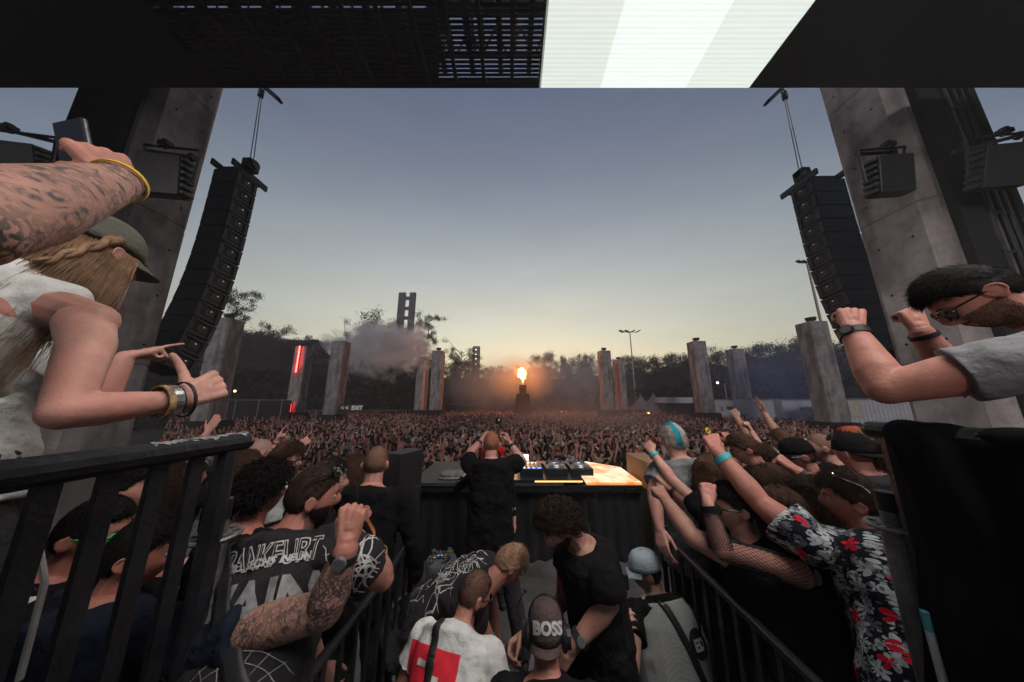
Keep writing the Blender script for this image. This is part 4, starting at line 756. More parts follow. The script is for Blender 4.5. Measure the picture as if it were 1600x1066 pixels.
HC_ = {'black': hmat('black hair',(0.007,0.0055,0.005)), 'dark': hmat('dark brown hair',(0.024,0.014,0.010)), 'brown': hmat('brown hair',(0.055,0.029,0.018)), 'light': hmat('light brown hair',(0.115,0.064,0.038)),
  'blond': hmat('blond hair',(0.22,0.13,0.078)), 'ginger': hmat('ginger hair',(0.26,0.095,0.045)), 'grey': hmat('bleached grey hair',(0.27,0.24,0.21)), 'teal': hmat('turquoise hair',(0.012,0.20,0.26)), 'red': hmat('red dyed hair',(0.75,0.03,0.025))}
def cmat(name, col, rough=1.0, var=0.18, bs=140, sheen=0.0): return mat(name, col, rough, 0, var, 5, 0.6, 26, sheen=sheen, spec=0.06)
C_black = cmat('black cotton', (0.0085,0.008,0.009)); C_fade = cmat('washed black cotton', (0.024,0.022,0.024)); C_white = cmat('white cotton', (0.50,0.50,0.47)); C_grey = cmat('grey cotton', (0.17,0.17,0.175)); C_sage = cmat('pale sage cotton', (0.30,0.33,0.31))
C_char = cmat('acid grey cotton', (0.13,0.14,0.14), var=0.5); C_denim = cmat('blue denim', (0.06,0.075,0.11)); C_jean = cmat('charcoal denim', (0.035,0.034,0.038)); C_blue = cmat('slate blue cotton', (0.012,0.015,0.025)); C_shoe = mat('black shoe', (0.014,0.014,0.015), 0.5)
def floral():
    m = cmat('floral print', (0.012,0.013,0.018)); t = m.node_tree; p = t.nodes['Principled BSDF']; n = t.nodes.new; l = t.links.new; old = p.inputs['Base Color'].links[0].from_socket; tcn = n('ShaderNodeTexCoord'); last = old
    def M_(op, x, y=None, z=None):
        q = n('ShaderNodeMath'); q.operation = op
        for k, v_ in enumerate((x, y, z)):
            if v_ is None: continue
            if isinstance(v_, (int, float)): q.inputs[k].default_value = v_
            else: l(v_, q.inputs[k])
        return q.outputs[0]
    for sc_, thr, c, pet, off, keep in ((25, 0.023, (0.10,0.11,0.12), 3.5, 0.0, 0.15), (19, 0.028, (0.40,0.42,0.42), 4.0, 3.3, 0.30), (28, 0.016, (0.26,0.29,0.29), 2.5, 5.1, 0.35), (15, 0.027, (0.50,0.012,0.03), 2.5, 7.7, 0.48)):
        mpn = n('ShaderNodeMapping'); mpn.inputs['Location'].default_value = (off,off*.3,off*.6); l(tcn.outputs['Object'], mpn.inputs[0])
        v = n('ShaderNodeTexVoronoi'); v.inputs['Scale'].default_value = sc_; l(mpn.outputs[0], v.inputs[0])
        d_ = n('ShaderNodeVectorMath'); d_.operation = 'SUBTRACT'; l(mpn.outputs[0], d_.inputs[0]); l(v.outputs['Position'], d_.inputs[1]); sp_ = n('ShaderNodeSeparateXYZ'); l(d_.outputs[0], sp_.inputs[0]); cs = n('ShaderNodeSeparateColor'); l(v.outputs['Color'], cs.inputs[0])
        ln_ = n('ShaderNodeVectorMath'); ln_.operation = 'LENGTH'; l(d_.outputs[0], ln_.inputs[0])
        ang = M_('ADD', M_('ARCTAN2', sp_.outputs['Z'], M_('ADD', sp_.outputs['X'], sp_.outputs['Y'])), M_('MULTIPLY', cs.outputs[1], 6.28))
        R__ = M_('MULTIPLY_ADD', M_('ABSOLUTE', M_('COSINE', M_('MULTIPLY', ang, pet/1.0))), 0.70*thr, 0.34*thr)
        inside = M_('MULTIPLY', M_('LESS_THAN', ln_.outputs['Value'], R__), M_('GREATER_THAN', cs.outputs[0], keep))
        sh_ = M_('MULTIPLY_ADD', M_('GREATER_THAN', ln_.outputs['Value'], 0.007), 0.75, 0.25); inside = M_('MULTIPLY', inside, sh_)
        mx = n('ShaderNodeMix'); mx.data_type = 'RGBA'; l(inside, mx.inputs['Factor']); l(last, mx.inputs['A']); mx.inputs['B'].default_value = (*c,1); last = mx.outputs['Result']
    l(last, p.inputs['Base Color']); return m
C_floral = floral()
STUB = {}
def stubble(col, sk):
    k = col+sk
    if k not in STUB:
        m = mat('stubble '+k, (0.1,0.1,0.1), 0.65, spec=0.2); t = m.node_tree; p = t.nodes['Principled BSDF']; n = t.nodes.new('ShaderNodeTexNoise'); n.inputs['Scale'].default_value = 420; n.inputs['Detail'].default_value = 2; tcn = t.nodes.new('ShaderNodeTexCoord'); t.links.new(tcn.outputs['Object'], n.inputs[0]); r = t.nodes.new('ShaderNodeMapRange'); r.inputs['From Min'].default_value = 0.35; r.inputs['From Max'].default_value = 0.6; r.inputs['To Min'].default_value = 0.45; r.inputs['To Max'].default_value = 0.95; t.links.new(n.outputs[0], r.inputs[0])
        mx = t.nodes.new('ShaderNodeMix'); mx.data_type = 'RGBA'; t.links.new(r.outputs[0], mx.inputs['Factor']); sc_ = {'fair':(0.40,0.21,0.155),'ruddy':(0.36,0.17,0.12),'tan':(0.30,0.16,0.11),'dark':(0.18,0.10,0.07)}[sk]; hc = {'dark':(0.05,0.03,0.022),'ginger':(0.25,0.09,0.05),'brown':(0.11,0.055,0.035),'grey':(0.30,0.20,0.16),'black':(0.02,0.014,0.012)}[col]; mx.inputs['A'].default_value = (*sc_,1); mx.inputs['B'].default_value = (*hc,1); t.links.new(mx.outputs['Result'], p.inputs['Base Color']); STUB[k] = m
    return STUB[k]
def sph_dirs(sub):
    bm = bmesh.new(); bmesh.ops.create_icosphere(bm, subdivisions=sub, radius=1); v = np.array([tuple(x.co) for x in bm.verts]); f = np.array([[x.index for x in p.verts] for p in bm.faces]); bm.free(); return v, f
HV, HF = sph_dirs(5)
def G(x, s): return np.exp(-(x/s)**2)
def head_shape(s, off=0.0):
    "unit directions (x right, y forward, z up) -> points of a human head; z=0 at eye height"
    x, y, z = s[:,0].copy(), s[:,1].copy(), s[:,2].copy()
    X = 0.076*x; Y = 0.097*y; Z = 0.118*z
    t = np.clip(-z, 0, 1); up = np.clip(z, 0, 1)
    X = X*(1-0.30*t**1.6); Y = np.where(y < 0, Y*(1-0.50*t**1.3), Y*(1-0.06*t)); X = X*(1-0.05*G(z-0.05, .3)*(y > 0)*y)
    X *= 1+0.05*up*(y < 0)
    fr = np.clip(y, 0, 1)
    Y = np.where(y > 0, Y*0.93, Y*1.05)
    # brow, sockets, nose, cheeks, lips, chin, jaw
    Y += fr**2*(0.006*G(Z-0.018, .010)*G(X, .05) - 0.013*(G(X-0.031, .016)+G(X+0.031, .016))*G(Z-0.000, .013) + 0.004*(G(X-0.045,.018)+G(X+0.045,.018))*G(Z+0.03,.02))
    nz = np.clip((0.012-Z)/0.050, 0, 1)*(Z > -0.046); Y += fr**2*0.026*G(X, 0.0105+0.004*nz)*np.sin(nz*2.2)*(Z < 0.013)
    Y += fr**2*(0.008*G(X,.022)*(G(Z+0.062,.0055)+G(Z+0.074,.0055)) - 0.003*G(X,.028)*G(Z+0.068,.0025) + 0.009*G(X,.022)*G(Z+0.100,.014))
    Z += 0.0
    P_ = np.stack([X, Y+0.004, Z], 1)
    if off: P_ = P_+s*np.array([1,1,1])*off
    return P_
HP = head_shape(HV)
def hairline(s, front=0.50, side=0.12, back=-0.52):
    "signed height above the hairline"
    az_ = np.abs(np.arctan2(s[:,0], s[:,1])); z0 = np.interp(az_, [0, 0.75, 1.15, 1.45, 1.75, 2.2, math.pi], [front, front-0.06, side+0.12, side-0.10, side-0.22, back+0.06, back]); return s[:,2]-z0
def evaluate(b, voxel, smooth, disp=None, merge=True):
    me = bpy.data.meshes.new('tmp'); me.from_pydata(b.v, [], b.f); o = bpy.data.objects.new('tmp', me); COL.objects.link(o)
    m = o.modifiers.new('r','REMESH'); m.mode = 'VOXEL'; m.voxel_size = voxel; m.use_smooth_shade = True
    if disp:
        for k, (sc_, st) in enumerate(disp):
            key = 'cl%.3f' % sc_; tx = bpy.data.textures.get(key) or bpy.data.textures.new(key,'CLOUDS'); tx.noise_scale = sc_; tx.noise_depth = 2
            d = o.modifiers.new('d','DISPLACE'); d.texture = tx; d.strength = st; d.texture_coords = 'GLOBAL'; d.mid_level = 0.5
    s = o.modifiers.new('s','SMOOTH'); s.factor = 0.5; s.iterations = smooth
    dg = bpy.context.evaluated_depsgraph_get(); r = bpy.data.meshes.new_from_object(o.evaluated_get(dg)); bpy.data.objects.remove(o); bpy.data.meshes.remove(me); return r
def cap(b, p0, r0, p1, r1, n=10):
    b.tube(p0, p1, r0, r1, n); b.ball(p0, r0*0.995, seg=n, rings=6); b.ball(p1, r1*0.995, seg=n, rings=6)
def rot_to(d, n, deg): return (d*math.cos(R(deg)) + n*math.sin(R(deg))).normalized()
POSES = {'fist': [(82,98,62)]*4, 'relax': [(22,28,18),(26,30,20),(30,34,22),(34,36,24)], 'open': [(4,8,5)]*4, 'hold': [(48,52,30),(52,54,32),(54,56,34),(58,58,34)], 'point': [(2,6,4),(80,95,60),(84,98,60),(86,98,60)], 'horns': [(2,6,4),(82,96,60),(84,98,60),(4,8,6)], 'grip': [(62,70,40)]*4}
def hand(b, w_, d, n, side, pose, s=1.0, r=1.0):
    "palm, four fingers, thumb. d along the hand, n out of the palm, thumb on side*(d x n)"
    d = d.normalized(); n = (n-d*n.dot(d)).normalized(); a = d.cross(n)*side; L_ = 0.088*s
    ang = POSES.get(pose if pose != 'thumb' else 'fist'); kn = []
    for i in range(4):
        off = (0.030, 0.010, -0.010, -0.028)[i]*s; k = w_+d*(L_-(0,0,0.004,0.012)[i]*s)+a*off; kn.append(k)
        cap(b, w_+a*off*0.45, 0.017*s, k, 0.0118*s*r, 8); cap(b, w_+d*0.03*s+a*off*0.75+n*0.004*s, 0.013*s, k+n*0.003*s, 0.011*s*r, 8)
    b.ball(w_+d*0.045*s+n*0.006*s, (0.030*s,)*3 if False else 0.024*s, seg=8, rings=6)
    LN = ((.042,.026,.020),(.046,.030,.021),(.043,.028,.021),(.034,.021,.018))
    for i in range(4):
        p = kn[i]; dd = d; spread = a*((1.5-i)*0.05*(pose in ('open','relax')))
        dd = (d+spread).normalized(); tot = 0; r0 = (0.0086,0.0090,0.0086,0.0075)[i]*s*r
        for j in range(3):
            tot += ang[i][j]; v = rot_to((d+spread).normalized(), n, tot); q = p+v*LN[i][j]*s; cap(b, p, r0*(1-0.08*j), q, r0*(0.93-0.08*j), 8); p = q
    tb = w_+d*0.022*s+a*0.026*s+n*0.008*s
    if pose in ('fist','point','horns','grip'): pts = [tb, tb+d*0.034*s+a*0.016*s+n*0.018*s, tb+d*0.052*s-a*0.004*s+n*0.034*s, tb+d*0.050*s-a*0.028*s+n*0.040*s]
    elif pose == 'thumb': pts = [tb, tb+d*0.022*s+a*0.030*s+n*0.010*s, tb+d*0.030*s+a*0.058*s+n*0.012*s, tb+d*0.030*s+a*0.084*s+n*0.010*s]
    elif pose == 'hold': pts = [tb, tb+d*0.030*s+a*0.020*s+n*0.020*s, tb+d*0.052*s+a*0.014*s+n*0.038*s, tb+d*0.066*s+a*0.004*s+n*0.048*s]
    else: pts = [tb, tb+d*0.030*s+a*0.022*s+n*0.010*s, tb+d*0.056*s+a*0.034*s+n*0.014*s, tb+d*0.078*s+a*0.040*s+n*0.014*s]
    for j in range(3): cap(b, pts[j], (0.0135,0.0112,0.0100)[j]*s*r, pts[j+1], (0.0115,0.0102,0.0085)[j]*s*r, 8)
    return kn
def loft(b, C, Rt, Up, prof, sc_=1.0, off=0.0, n=20):
    "elliptical rings along the spine C(t); prof rows: t, half width, half depth, forward shift"
    vs = []
    for (t, hw, hd, fs) in prof:
        c, up = C(t), Up(t); fw = up.cross(Rt).normalized()
        for i in range(n):
            a = 2*math.pi*i/n; cx = math.copysign(abs(math.cos(a))**0.85, math.cos(a)); sy = math.copysign(abs(math.sin(a))**0.9, math.sin(a))
            vs.append(c+Rt*cx*(hw*sc_+off)+fw*(sy*(hd*sc_+off)+fs*sc_))
    k = len(prof); b.add(vs, [(i*n+j, i*n+(j+1)%n, (i+1)*n+(j+1)%n, (i+1)*n+j) for i in range(k-1) for j in range(n)]+[tuple(range(n-1,-1,-1)), tuple(range((k-1)*n,k*n))])
TORSO_M = [(-0.02,.125,.085,0),(0.06,.165,.115,-.008),(0.16,.163,.118,-.004),(0.34,.142,.102,.004),(0.55,.158,.112,.004),(0.74,.178,.118,.004),(0.86,.172,.106,-.004),(0.94,.135,.086,-.012),(1.0,.078,.066,-.012),(1.03,.056,.058,-.008)]
TORSO_F = [(-0.02,.125,.085,0),(0.06,.168,.118,-.010),(0.16,.160,.112,-.004),(0.36,.120,.088,.004),(0.55,.136,.098,.006),(0.70,.150,.122,.020),(0.84,.150,.094,.0),(0.93,.118,.076,-.008),(1.0,.066,.058,-.012),(1.03,.048,.050,-.008)]
def strands(paths, rad, taper=True, sides=3):
    "paths (n,k,3) -> tube mesh arrays"
    n, k, _ = paths.shape; d = np.gradient(paths, axis=1); d /= np.linalg.norm(d, axis=2, keepdims=True)+1e-9
    ref = np.where(np.abs(d[:,:,2:3]) < 0.9, np.array([0,0,1.0]), np.array([1.0,0,0])); x = np.cross(d, ref); x /= np.linalg.norm(x, axis=2, keepdims=True)+1e-9; y = np.cross(d, x)
    r = (rad if np.ndim(rad) else np.full(n, rad))[:,None,None]*(np.linspace(1,0.25,k)[None,:,None] if taper else 1)
    V = np.stack([paths+r*(math.cos(2*math.pi*j/sides)*x+math.sin(2*math.pi*j/sides)*y) for j in range(sides)], 2).reshape(-1,3)
    base = (np.arange(n)[:,None,None]*k+np.arange(k-1)[None,:,None])*sides; j = np.arange(sides)[None,None,:]; j2 = (j+1)%sides
    F = np.stack([base+j, base+j2, base+sides+j2, base+sides+j], -1).reshape(-1,4); return V, F
def make_hair(hs, Hc, Hm, hscale, parent, seed, coarse=False):
    rs = np.random.default_rng(seed); style = hs['style']; m = HC_[hs['col']]; 
    par = {'buzz': (0.0025,7000,0.008,0.0009), 'short': (0.010,2400,0.034,0.0016), 'top': (0.011,2400,0.045,0.0017), 'curly': (0.018,1000,0.080,0.0040), 'long': (0.010,3000,0.42,0.0019), 'bob': (0.012,2200,0.24,0.0020), 'mohawk': (0.008,1800,0.045,0.0022)}[style]
    t_, cnt, ln, rad = par; ln *= hs.get('len', 1); cnt = int(cnt*hs.get('fine',1)); rad = rad/hs.get('fine',1)**0.7; t_ *= hs.get('vol', 1)
    if coarse: cnt = cnt//(12 if style != 'long' else 8); rad *= 3.4
    fr, sd, bk = hs.get('line', (0.50,0.12,-0.52)); h = hairline(HV, fr, sd, bk); nse = np.sin(HV[:,0]*23+seed)*np.sin(HV[:,1]*19+seed)*np.sin(HV[:,2]*27)
    if coarse: CV, CF = CRS_V, CRS_F; h = hairline(CV, fr, sd, bk); nse = 0*h; base = head_shape(CV)
    else: CV, CF, base = HV, HF, HP
    # a shell of hair volume, then strands on it
    if hs.get('cap'): t_ *= 0.25
    offs = t_*np.clip((h+0.02)/0.16, 0, 1)*(1+0.35*nse)
    if style in ('curly',): offs = offs*(1+0.45*np.sin(CV[:,0]*31)*np.sin(CV[:,1]*29+1)*np.sin(CV[:,2]*33+2)); offs += 0.012*np.clip((h+0.02)/0.3,0,1)*hs.get('vol',1)
    if style in ('short','top'): offs += (0.012*np.clip(CV[:,2],0,1)**2)*hs.get('vol',1)*np.clip(h/.16,0,1)
    pts = base+CV*offs[:,None]+CV*0.0008; keep = (h[CF] > -0.01).all(1)&((base[CF][:,:,2].max(1) < 0.045)|(not hs.get('cap'))); f = CF[keep]; ui = np.unique(f); mp_ = -np.ones(len(CV), int); mp_[ui] = np.arange(len(ui)); 
    M3 = np.array(Hm)*hscale; c0 = np.array(tuple(Hc)); o0 = np.array(tuple(wloc(parent)))
    V = (pts[ui]@M3.T)+c0-o0; F = mp_[f]
    if hs.get('cap') and not coarse: f = f[(base[f][:,:,2].mean(1) < 0.028)]; cnt = int(cnt*0.6)
    roots_f = f[rs.integers(0, len(f), cnt)]; wt = rs.dirichlet((1,1,1), cnt); sdir = (CV[roots_f]*wt[:,:,None]).sum(1); sdir /= np.linalg.norm(sdir,axis=1)[:,None]; rp = (pts[roots_f]*wt[:,:,None]).sum(1)
    k = 4 if style in ('buzz','short','top','mohawk') else (7 if style != 'long' else 11); path = np.zeros((cnt,k,3)); path[:,0] = rp-sdir*0.002
    L_ = ln*rs.uniform(0.6,1.15,cnt)[:,None]; st = L_/(k-1); nz = rs.normal(size=(cnt,3))
    comb = np.array(hs.get('comb', (0,0.6,-0.15)))
    if style in ('buzz','short','top','mohawk'):
        lift = {'buzz':0.8,'short':0.22,'top':0.30,'mohawk':1.0}[style]; d = sdir*lift+comb*(0.9 if style != 'buzz' else 0.4)+nz*(0.16 if style != 'buzz' else 0.28); d -= sdir*np.clip((d*sdir).sum(1)-lift,0,9)[:,None]
        if style in ('short','top'):
            side_ = sdir[:,2] < 0.45; d[side_] = sdir[side_]*0.22+np.array([0,-0.25,-0.9])+nz[side_]*0.2; 
            st = st*np.where(sdir[:,2:3] < 0.4, 0.5 if style == 'short' else 0.28, 1.0)
        d /= np.linalg.norm(d,axis=1)[:,None]
        for i in range(1,k): d2 = d+np.array([0,0,-0.25])*i*0.4; d2 /= np.linalg.norm(d2,axis=1)[:,None]; path[:,i] = path[:,i-1]+d2*st
    elif style == 'curly':
        ph = rs.uniform(0,6.28,cnt); ax = sdir+nz*0.35; ax /= np.linalg.norm(ax,axis=1)[:,None]; u = np.cross(ax,[0.3,0.2,1]); u /= np.linalg.norm(u,axis=1)[:,None]; v_ = np.cross(ax,u); cr_ = rs.uniform(0.007,0.014,cnt)[:,None]
        for i in range(1,k):
            q = i/(k-1); aa = (ph+q*7.5)[:,None]; path[:,i] = rp+ax*(L_*0.42*q)+np.array([0,0,-0.016])*q*q+(u*np.cos(aa)+v_*np.sin(aa))*cr_
        rad = rad*(1.0)
    else:
        # flow over the skull, then hang
        Gv = np.array(hs.get('hang', (0,-0.15,-1))); part = np.where(rp[:,0:1] >= 0, 1, -1); p = rp.copy(); wv = rs.uniform(0,6.28,cnt); amp = hs.get('wave', 0.006)
        for i in range(1,k):
            g = Gv+np.concatenate([part*0.10,np.zeros((cnt,2))],1)+nz*0.05; sd_ = p/np.array([0.076,0.100,0.118]); rr = np.linalg.norm(sd_,axis=1)[:,None]; nn = sd_/rr; inside = np.clip((1.45-rr)/0.3,0,1)*(p[:,2:3] > -0.13)
            g = g-nn*np.minimum((g*nn).sum(1),0)[:,None]*inside+nn*0.10*inside; g /= np.linalg.norm(g,axis=1)[:,None]; p = p+g*st
            path[:,i] = p+np.stack([np.sin(wv*0.4+rp[:,0]*40+i*0.95),np.cos(wv*0.4+rp[:,1]*40+i*0.85),0*wv],1)*amp*(i/k)*1.6
        lim = hs.get('chest', None)
    fly = rs.random(cnt) < (0.06 if not coarse else 0); path[fly] = path[fly,:1]+(path[fly]-path[fly,:1])*rs.uniform(1.1,1.5,(fly.sum(),1,1))+np.cumsum(rs.normal(size=(fly.sum(),k,3))*0.0035,axis=1)
    R_ = rad*rs.uniform(0.6,1.3,cnt); R_[fly] *= 0.5; SV, SF = strands(path, R_); SV = (SV@M3.T)+c0-o0
    q = np.concatenate([F, F[:,2:3]],1)  # triangles kept apart
    me = bpy.data.meshes.new('hair'); allV = np.concatenate([V,SV]); faces = [tuple(x) for x in F]+[tuple(x) for x in (SF+len(V))]
    me.from_pydata(allV.tolist(), [], faces); o = link_mesh('hair', me, [m], parent, smooth=True)
    if style == 'buzz' and not coarse: me.materials.append(stubble(hs['col'], hs.get('skin','fair'))); me.polygons.foreach_set('material_index', (np.arange(len(faces)) < len(F)).astype(np.int32))
    if hs.get('streak'):
        me.materials.append(HC_[hs['streak']]); cen = np.zeros(len(faces)); loc = ((allV+o0-c0)@np.linalg.inv(M3).T)
        fc = np.array([loc[list(x)].mean(0) for x in faces]); a_, b_ = hs.get('sx', (-0.045,0.0)); idx = ((fc[:,0] > a_)&(fc[:,0] < b_)&(fc[:,2] > hs.get('sz', -0.02))).astype(np.int32); me.polygons.foreach_set('material_index', idx)
    return o
CRS_V, CRS_F = sph_dirs(3)
def decal(name, shapes, target, tw, centre, normal, up, m, parent, off=0.003, sub=True, flip=False):
    "project a flat drawing (list of (verts2d, faces)) on a garment: real thin print lying on the cloth"
    bvh = BVHTree.FromPolygons([v.co[:] for v in target.vertices], [tuple(p.vertices) for p in target.polygons]); nrm = Vector(normal).normalized(); up = (Vector(up)-nrm*Vector(up).dot(nrm)).normalized(); right = up.cross(nrm); c = Vector(centre)-tw
    bm = bmesh.new()
    for vs, fs in shapes:
        V = [bm.verts.new((x,y,0)) for x,y in vs]
        for f in fs:
            try: bm.faces.new([V[i] for i in f])
            except Exception: pass
    bmesh.ops.triangulate(bm, faces=bm.faces)
    if sub:
        for it in range(2):
            lg = [e for e in bm.edges if e.calc_length() > 0.022]
            if lg: bmesh.ops.subdivide_edges(bm, edges=lg, cuts=1); bmesh.ops.triangulate(bm, faces=bm.faces)
    bad = []
    for v in bm.verts:
        o_ = c+right*v.co.x+up*v.co.y+nrm*0.35; hit = bvh.ray_cast(o_, -nrm, 0.8)
        if hit[0] is None: bad.append(v)
        else: v.co = hit[0]+(hit[1] if hit[1].dot(nrm) > 0 else -hit[1])*off
    bmesh.ops.delete(bm, geom=bad, context='VERTS'); me = bpy.data.meshes.new(name); bm.to_mesh(me); bm.free(); o = link_mesh(name, me, m, parent, smooth=True); return o
def txt(body, size, x=0, y=0, sx=1, bold=0.0, shear=0, rot=0, blackletter=False):
    vs, fs = textmesh(body, size, bold, shear, sx); c, s = math.cos(R(rot)), math.sin(R(rot)); return ([(x+a*c-b_*s, y+a*s+b_*c) for a, b_ in vs], fs)
def rect(x0, y0, x1, y1, n=6, m_=6):
    vs = [(x0+(x1-x0)*i/n, y0+(y1-y0)*j/m_) for j in range(m_+1) for i in range(n+1)]; return (vs, [(j*(n+1)+i,j*(n+1)+i+1,(j+1)*(n+1)+i+1,(j+1)*(n+1)+i) for j in range(m_) for i in range(n)])
def squiggles(n, w_, h_, seed, r=0.003, k=9):
    rs = np.random.default_rng(seed); out = []
    for _ in range(n):
        p = np.array([rs.uniform(-w_,w_), rs.uniform(-h_,h_)]); a = rs.uniform(0,6.28); vs = []
        for i in range(k):
            a += rs.normal()*0.55; d = np.array([math.cos(a), math.sin(a)]); nn = np.array([-d[1], d[0]]); rr = r*(1-i/k*0.7); vs += [tuple(p+nn*rr), tuple(p-nn*rr)]; p = p+d*0.016
        out.append((vs, [(2*i,2*i+1,2*i+3,2*i+2) for i in range(k-1)]))
    return out
PEOPLE = {}
def person(key, label, head, yaw=0, pitch=0, roll=0, torso=None, lean=4, S=1.0, floor=None, armL=None, armR=None, hair=None, skin='fair', top='black', sleeve='short', loose=1.0, legs=None, female=False,
           hips=None, voxel=0.0062, tattoo=None, group=None, coarse=False, beard=None, feet=None, hunch=0.03, bare_mid=False, hscale=1.0, neck_fwd=0.02, cat='person', shift=(0,0), arm_r=1.0, sl=None):
    floor = ZS if floor is None else floor; H = Vector(head); ty = yaw if torso is None else torso
    def rz(v, a): return Matrix.Rotation(R(a),3,'Z') @ Vector(v)
    Hm = Matrix.Rotation(R(yaw),3,'Z') @ Matrix.Rotation(R(-pitch),3,'X') @ Matrix.Rotation(R(roll),3,'Y')
    fwd = rz((0,1,0), ty); rt = rz((1,0,0), ty); lrot = Matrix.Rotation(R(lean), 3, rt); U0 = (Matrix.Rotation(R(-lean),3,rt) @ Vector((0,0,1)))
    nb = H - (Hm@Vector((0,0,1)))*0.110*S - (Hm@Vector((0,1,0)))*(0.018*S) - U0*0.020*S - fwd*neck_fwd*S
    HPc = nb - U0*0.54*S + Vector((shift[0],shift[1],0)) if hips is None else Vector(hips)
    U = (nb-HPc).normalized(); SL = (nb-HPc).length; U0 = U; rt = (rt-U*rt.dot(U)).normalized(); fw = U.cross(rt)
    mid = (nb+HPc)/2 - fw*hunch*2
    def C(t): return HPc*(1-t)*(1-t)+mid*2*t*(1-t)+nb*t*t
    def Up(t): return ((mid-HPc)*(1-t)+(nb-mid)*t).normalized()
    tor = TORSO_F if female else TORSO_M; shw = (0.165 if female else 0.188)*S; k_ = S
    b = B(); loft(b, C, rt, Up, tor, k_)
    fem = 0.86 if female else 1.0; J = {}; NA = 12 if coarse else 28
    for side, arm in ((-1, armL), (1, armR)):
        sh = C(0.88)+rt*side*shw-Up(.9)*0.0; arm = arm or {}
        if 'sh' in arm: sh = Vector(arm['sh'])
        if 'lift' in arm: sh = sh+Up(.9)*arm['lift']
        ua, fa = 0.295*S, 0.255*S
        if 'e' in arm: e = along(*arm['e'], sh, ua, arm.get('es',-1)) if len(arm['e']) == 2 else P(*arm['e'])
        elif 'ev' in arm: v = Vector(arm['ev']); e = sh+(rt*v.x*side+fw*v.y+U*v.z).normalized()*ua
        else: e = sh+(rt*side*0.22+fw*0.05-Vector((0,0,1))).normalized()*ua
        if 'w' in arm: w_ = along(*arm['w'], e, fa, arm.get('ws',-1)) if len(arm['w']) == 2 else P(*arm['w'])
        elif 'wv' in arm: v = Vector(arm['wv']); w_ = e+(rt*v.x*side+fw*v.y+U*v.z).normalized()*fa
        else: w_ = e+(fw*0.5-Vector((0,0,1))+rt*side*0.05).normalized()*fa
        fd = (w_-e).normalized(); hd = Vector(arm['hd']) if 'hd' in arm else ((((P(*arm['h']) if len(arm['h']) == 3 else along(*arm['h'], w_, 0.09*S, arm.get('hss',-1)))-w_) if 'h' in arm else fd))
        pn = Vector(arm['pn']) if 'pn' in arm else (-rt*side*0.8-U*0.3+fw*0.2)
        r_ = fem*S*arm_r
        cap(b, sh-rt*side*0.015-U*0.012, 0.060*r_, sh.lerp(e,0.30), 0.054*r_, NA); cap(b, sh.lerp(e,0.30), 0.054*r_, e, 0.041*r_, NA); cap(b, e, 0.041*r_, e.lerp(w_,0.28), 0.045*r_, NA); cap(b, e.lerp(w_,0.28), 0.045*r_, w_, 0.0285*r_, NA); b.ball(e, 0.042*r_, seg=NA, rings=10)
        cap(b, nb-U*0.045*S+rt*side*0.03, 0.046*S, sh-U*0.0, 0.052*r_, 10)
        cap(b, w_-fd*0.01, 0.028*r_, w_+hd.normalized()*0.02, 0.025*r_, 8)
        if coarse: cap(b, w_, 0.03, w_+hd.normalized()*0.10, 0.034, 8)
        else:
            # thumb side: for a palm facing n and fingers along d, the thumb of the right hand points along n x d... keep it on the upper/inner side
            a = hd.normalized().cross(pn.normalized()); want = Vector(arm['th']) if 'th' in arm else (Vector((0,0,1))-rt*side*0.4+fw*0.2); sgn = 1 if a.dot(want) > 0 else -1
            hand(b, w_+hd.normalized()*0.012, hd, pn, sgn, arm.get('pose','relax'), S*arm.get('hs',1.0)*(0.93 if female else 1.02))
        J[side] = (sh, e, w_, fd, hd.normalized())
    # legs
    legs_ = []
    for side in (-1, 1):
        hip = HPc+rt*side*0.088*S+U*0.02; tl, sl = 0.43*S, 0.43*S; ff = Vector((fwd.x,fwd.y,0)).normalized()
        ft = Vector((HPc.x,HPc.y,floor+0.085))+Vector((rt.x,rt.y,0)).normalized()*side*0.13*S+ff*0.03
        if feet is not None: ft = Vector(feet[0 if side < 0 else 1]); ft.z = floor+0.085
        dv = ft-hip; D = dv.length; 
        if D > tl+sl-0.005: f_ = D/(tl+sl)*1.002; tl *= f_; sl *= f_
        a = (tl*tl-sl*sl+D*D)/(2*D); hgt = math.sqrt(max(tl*tl-a*a, 0)); kd = ff-dv.normalized()*ff.dot(dv.normalized()); kd.normalize(); kn = hip+dv.normalized()*a+kd*hgt
        cap(b, hip, 0.088*S, kn, 0.058*S, 12); cap(b, kn, 0.056*S, kn.lerp(ft,0.3), 0.058*S, 12); cap(b, kn.lerp(ft,0.3), 0.058*S, ft, 0.038*S, 12); cap(b, ft-Vector((0,0,0.045)), 0.032, ft+ff*0.13-Vector((0,0,0.052)), 0.026, 8); legs_.append((hip, kn, ft, ff))
    # neck and head
    cap(b, nb-U*0.02, 0.058*S*(0.88 if female else 1), H-(Hm@Vector((0,0.018,0.055)))*S, 0.054*S*(0.86 if female else 1), 12)
    hs_ = min(S,1.03)*0.925*hscale*(0.96 if female else 1.0); Mh = np.array(Hm)*hs_; hv = (HP if not coarse else head_shape(CRS_V))@Mh.T+np.array(tuple(H)); b.add([tuple(v) for v in hv], [tuple(f) for f in (HF if not coarse else CRS_F)])
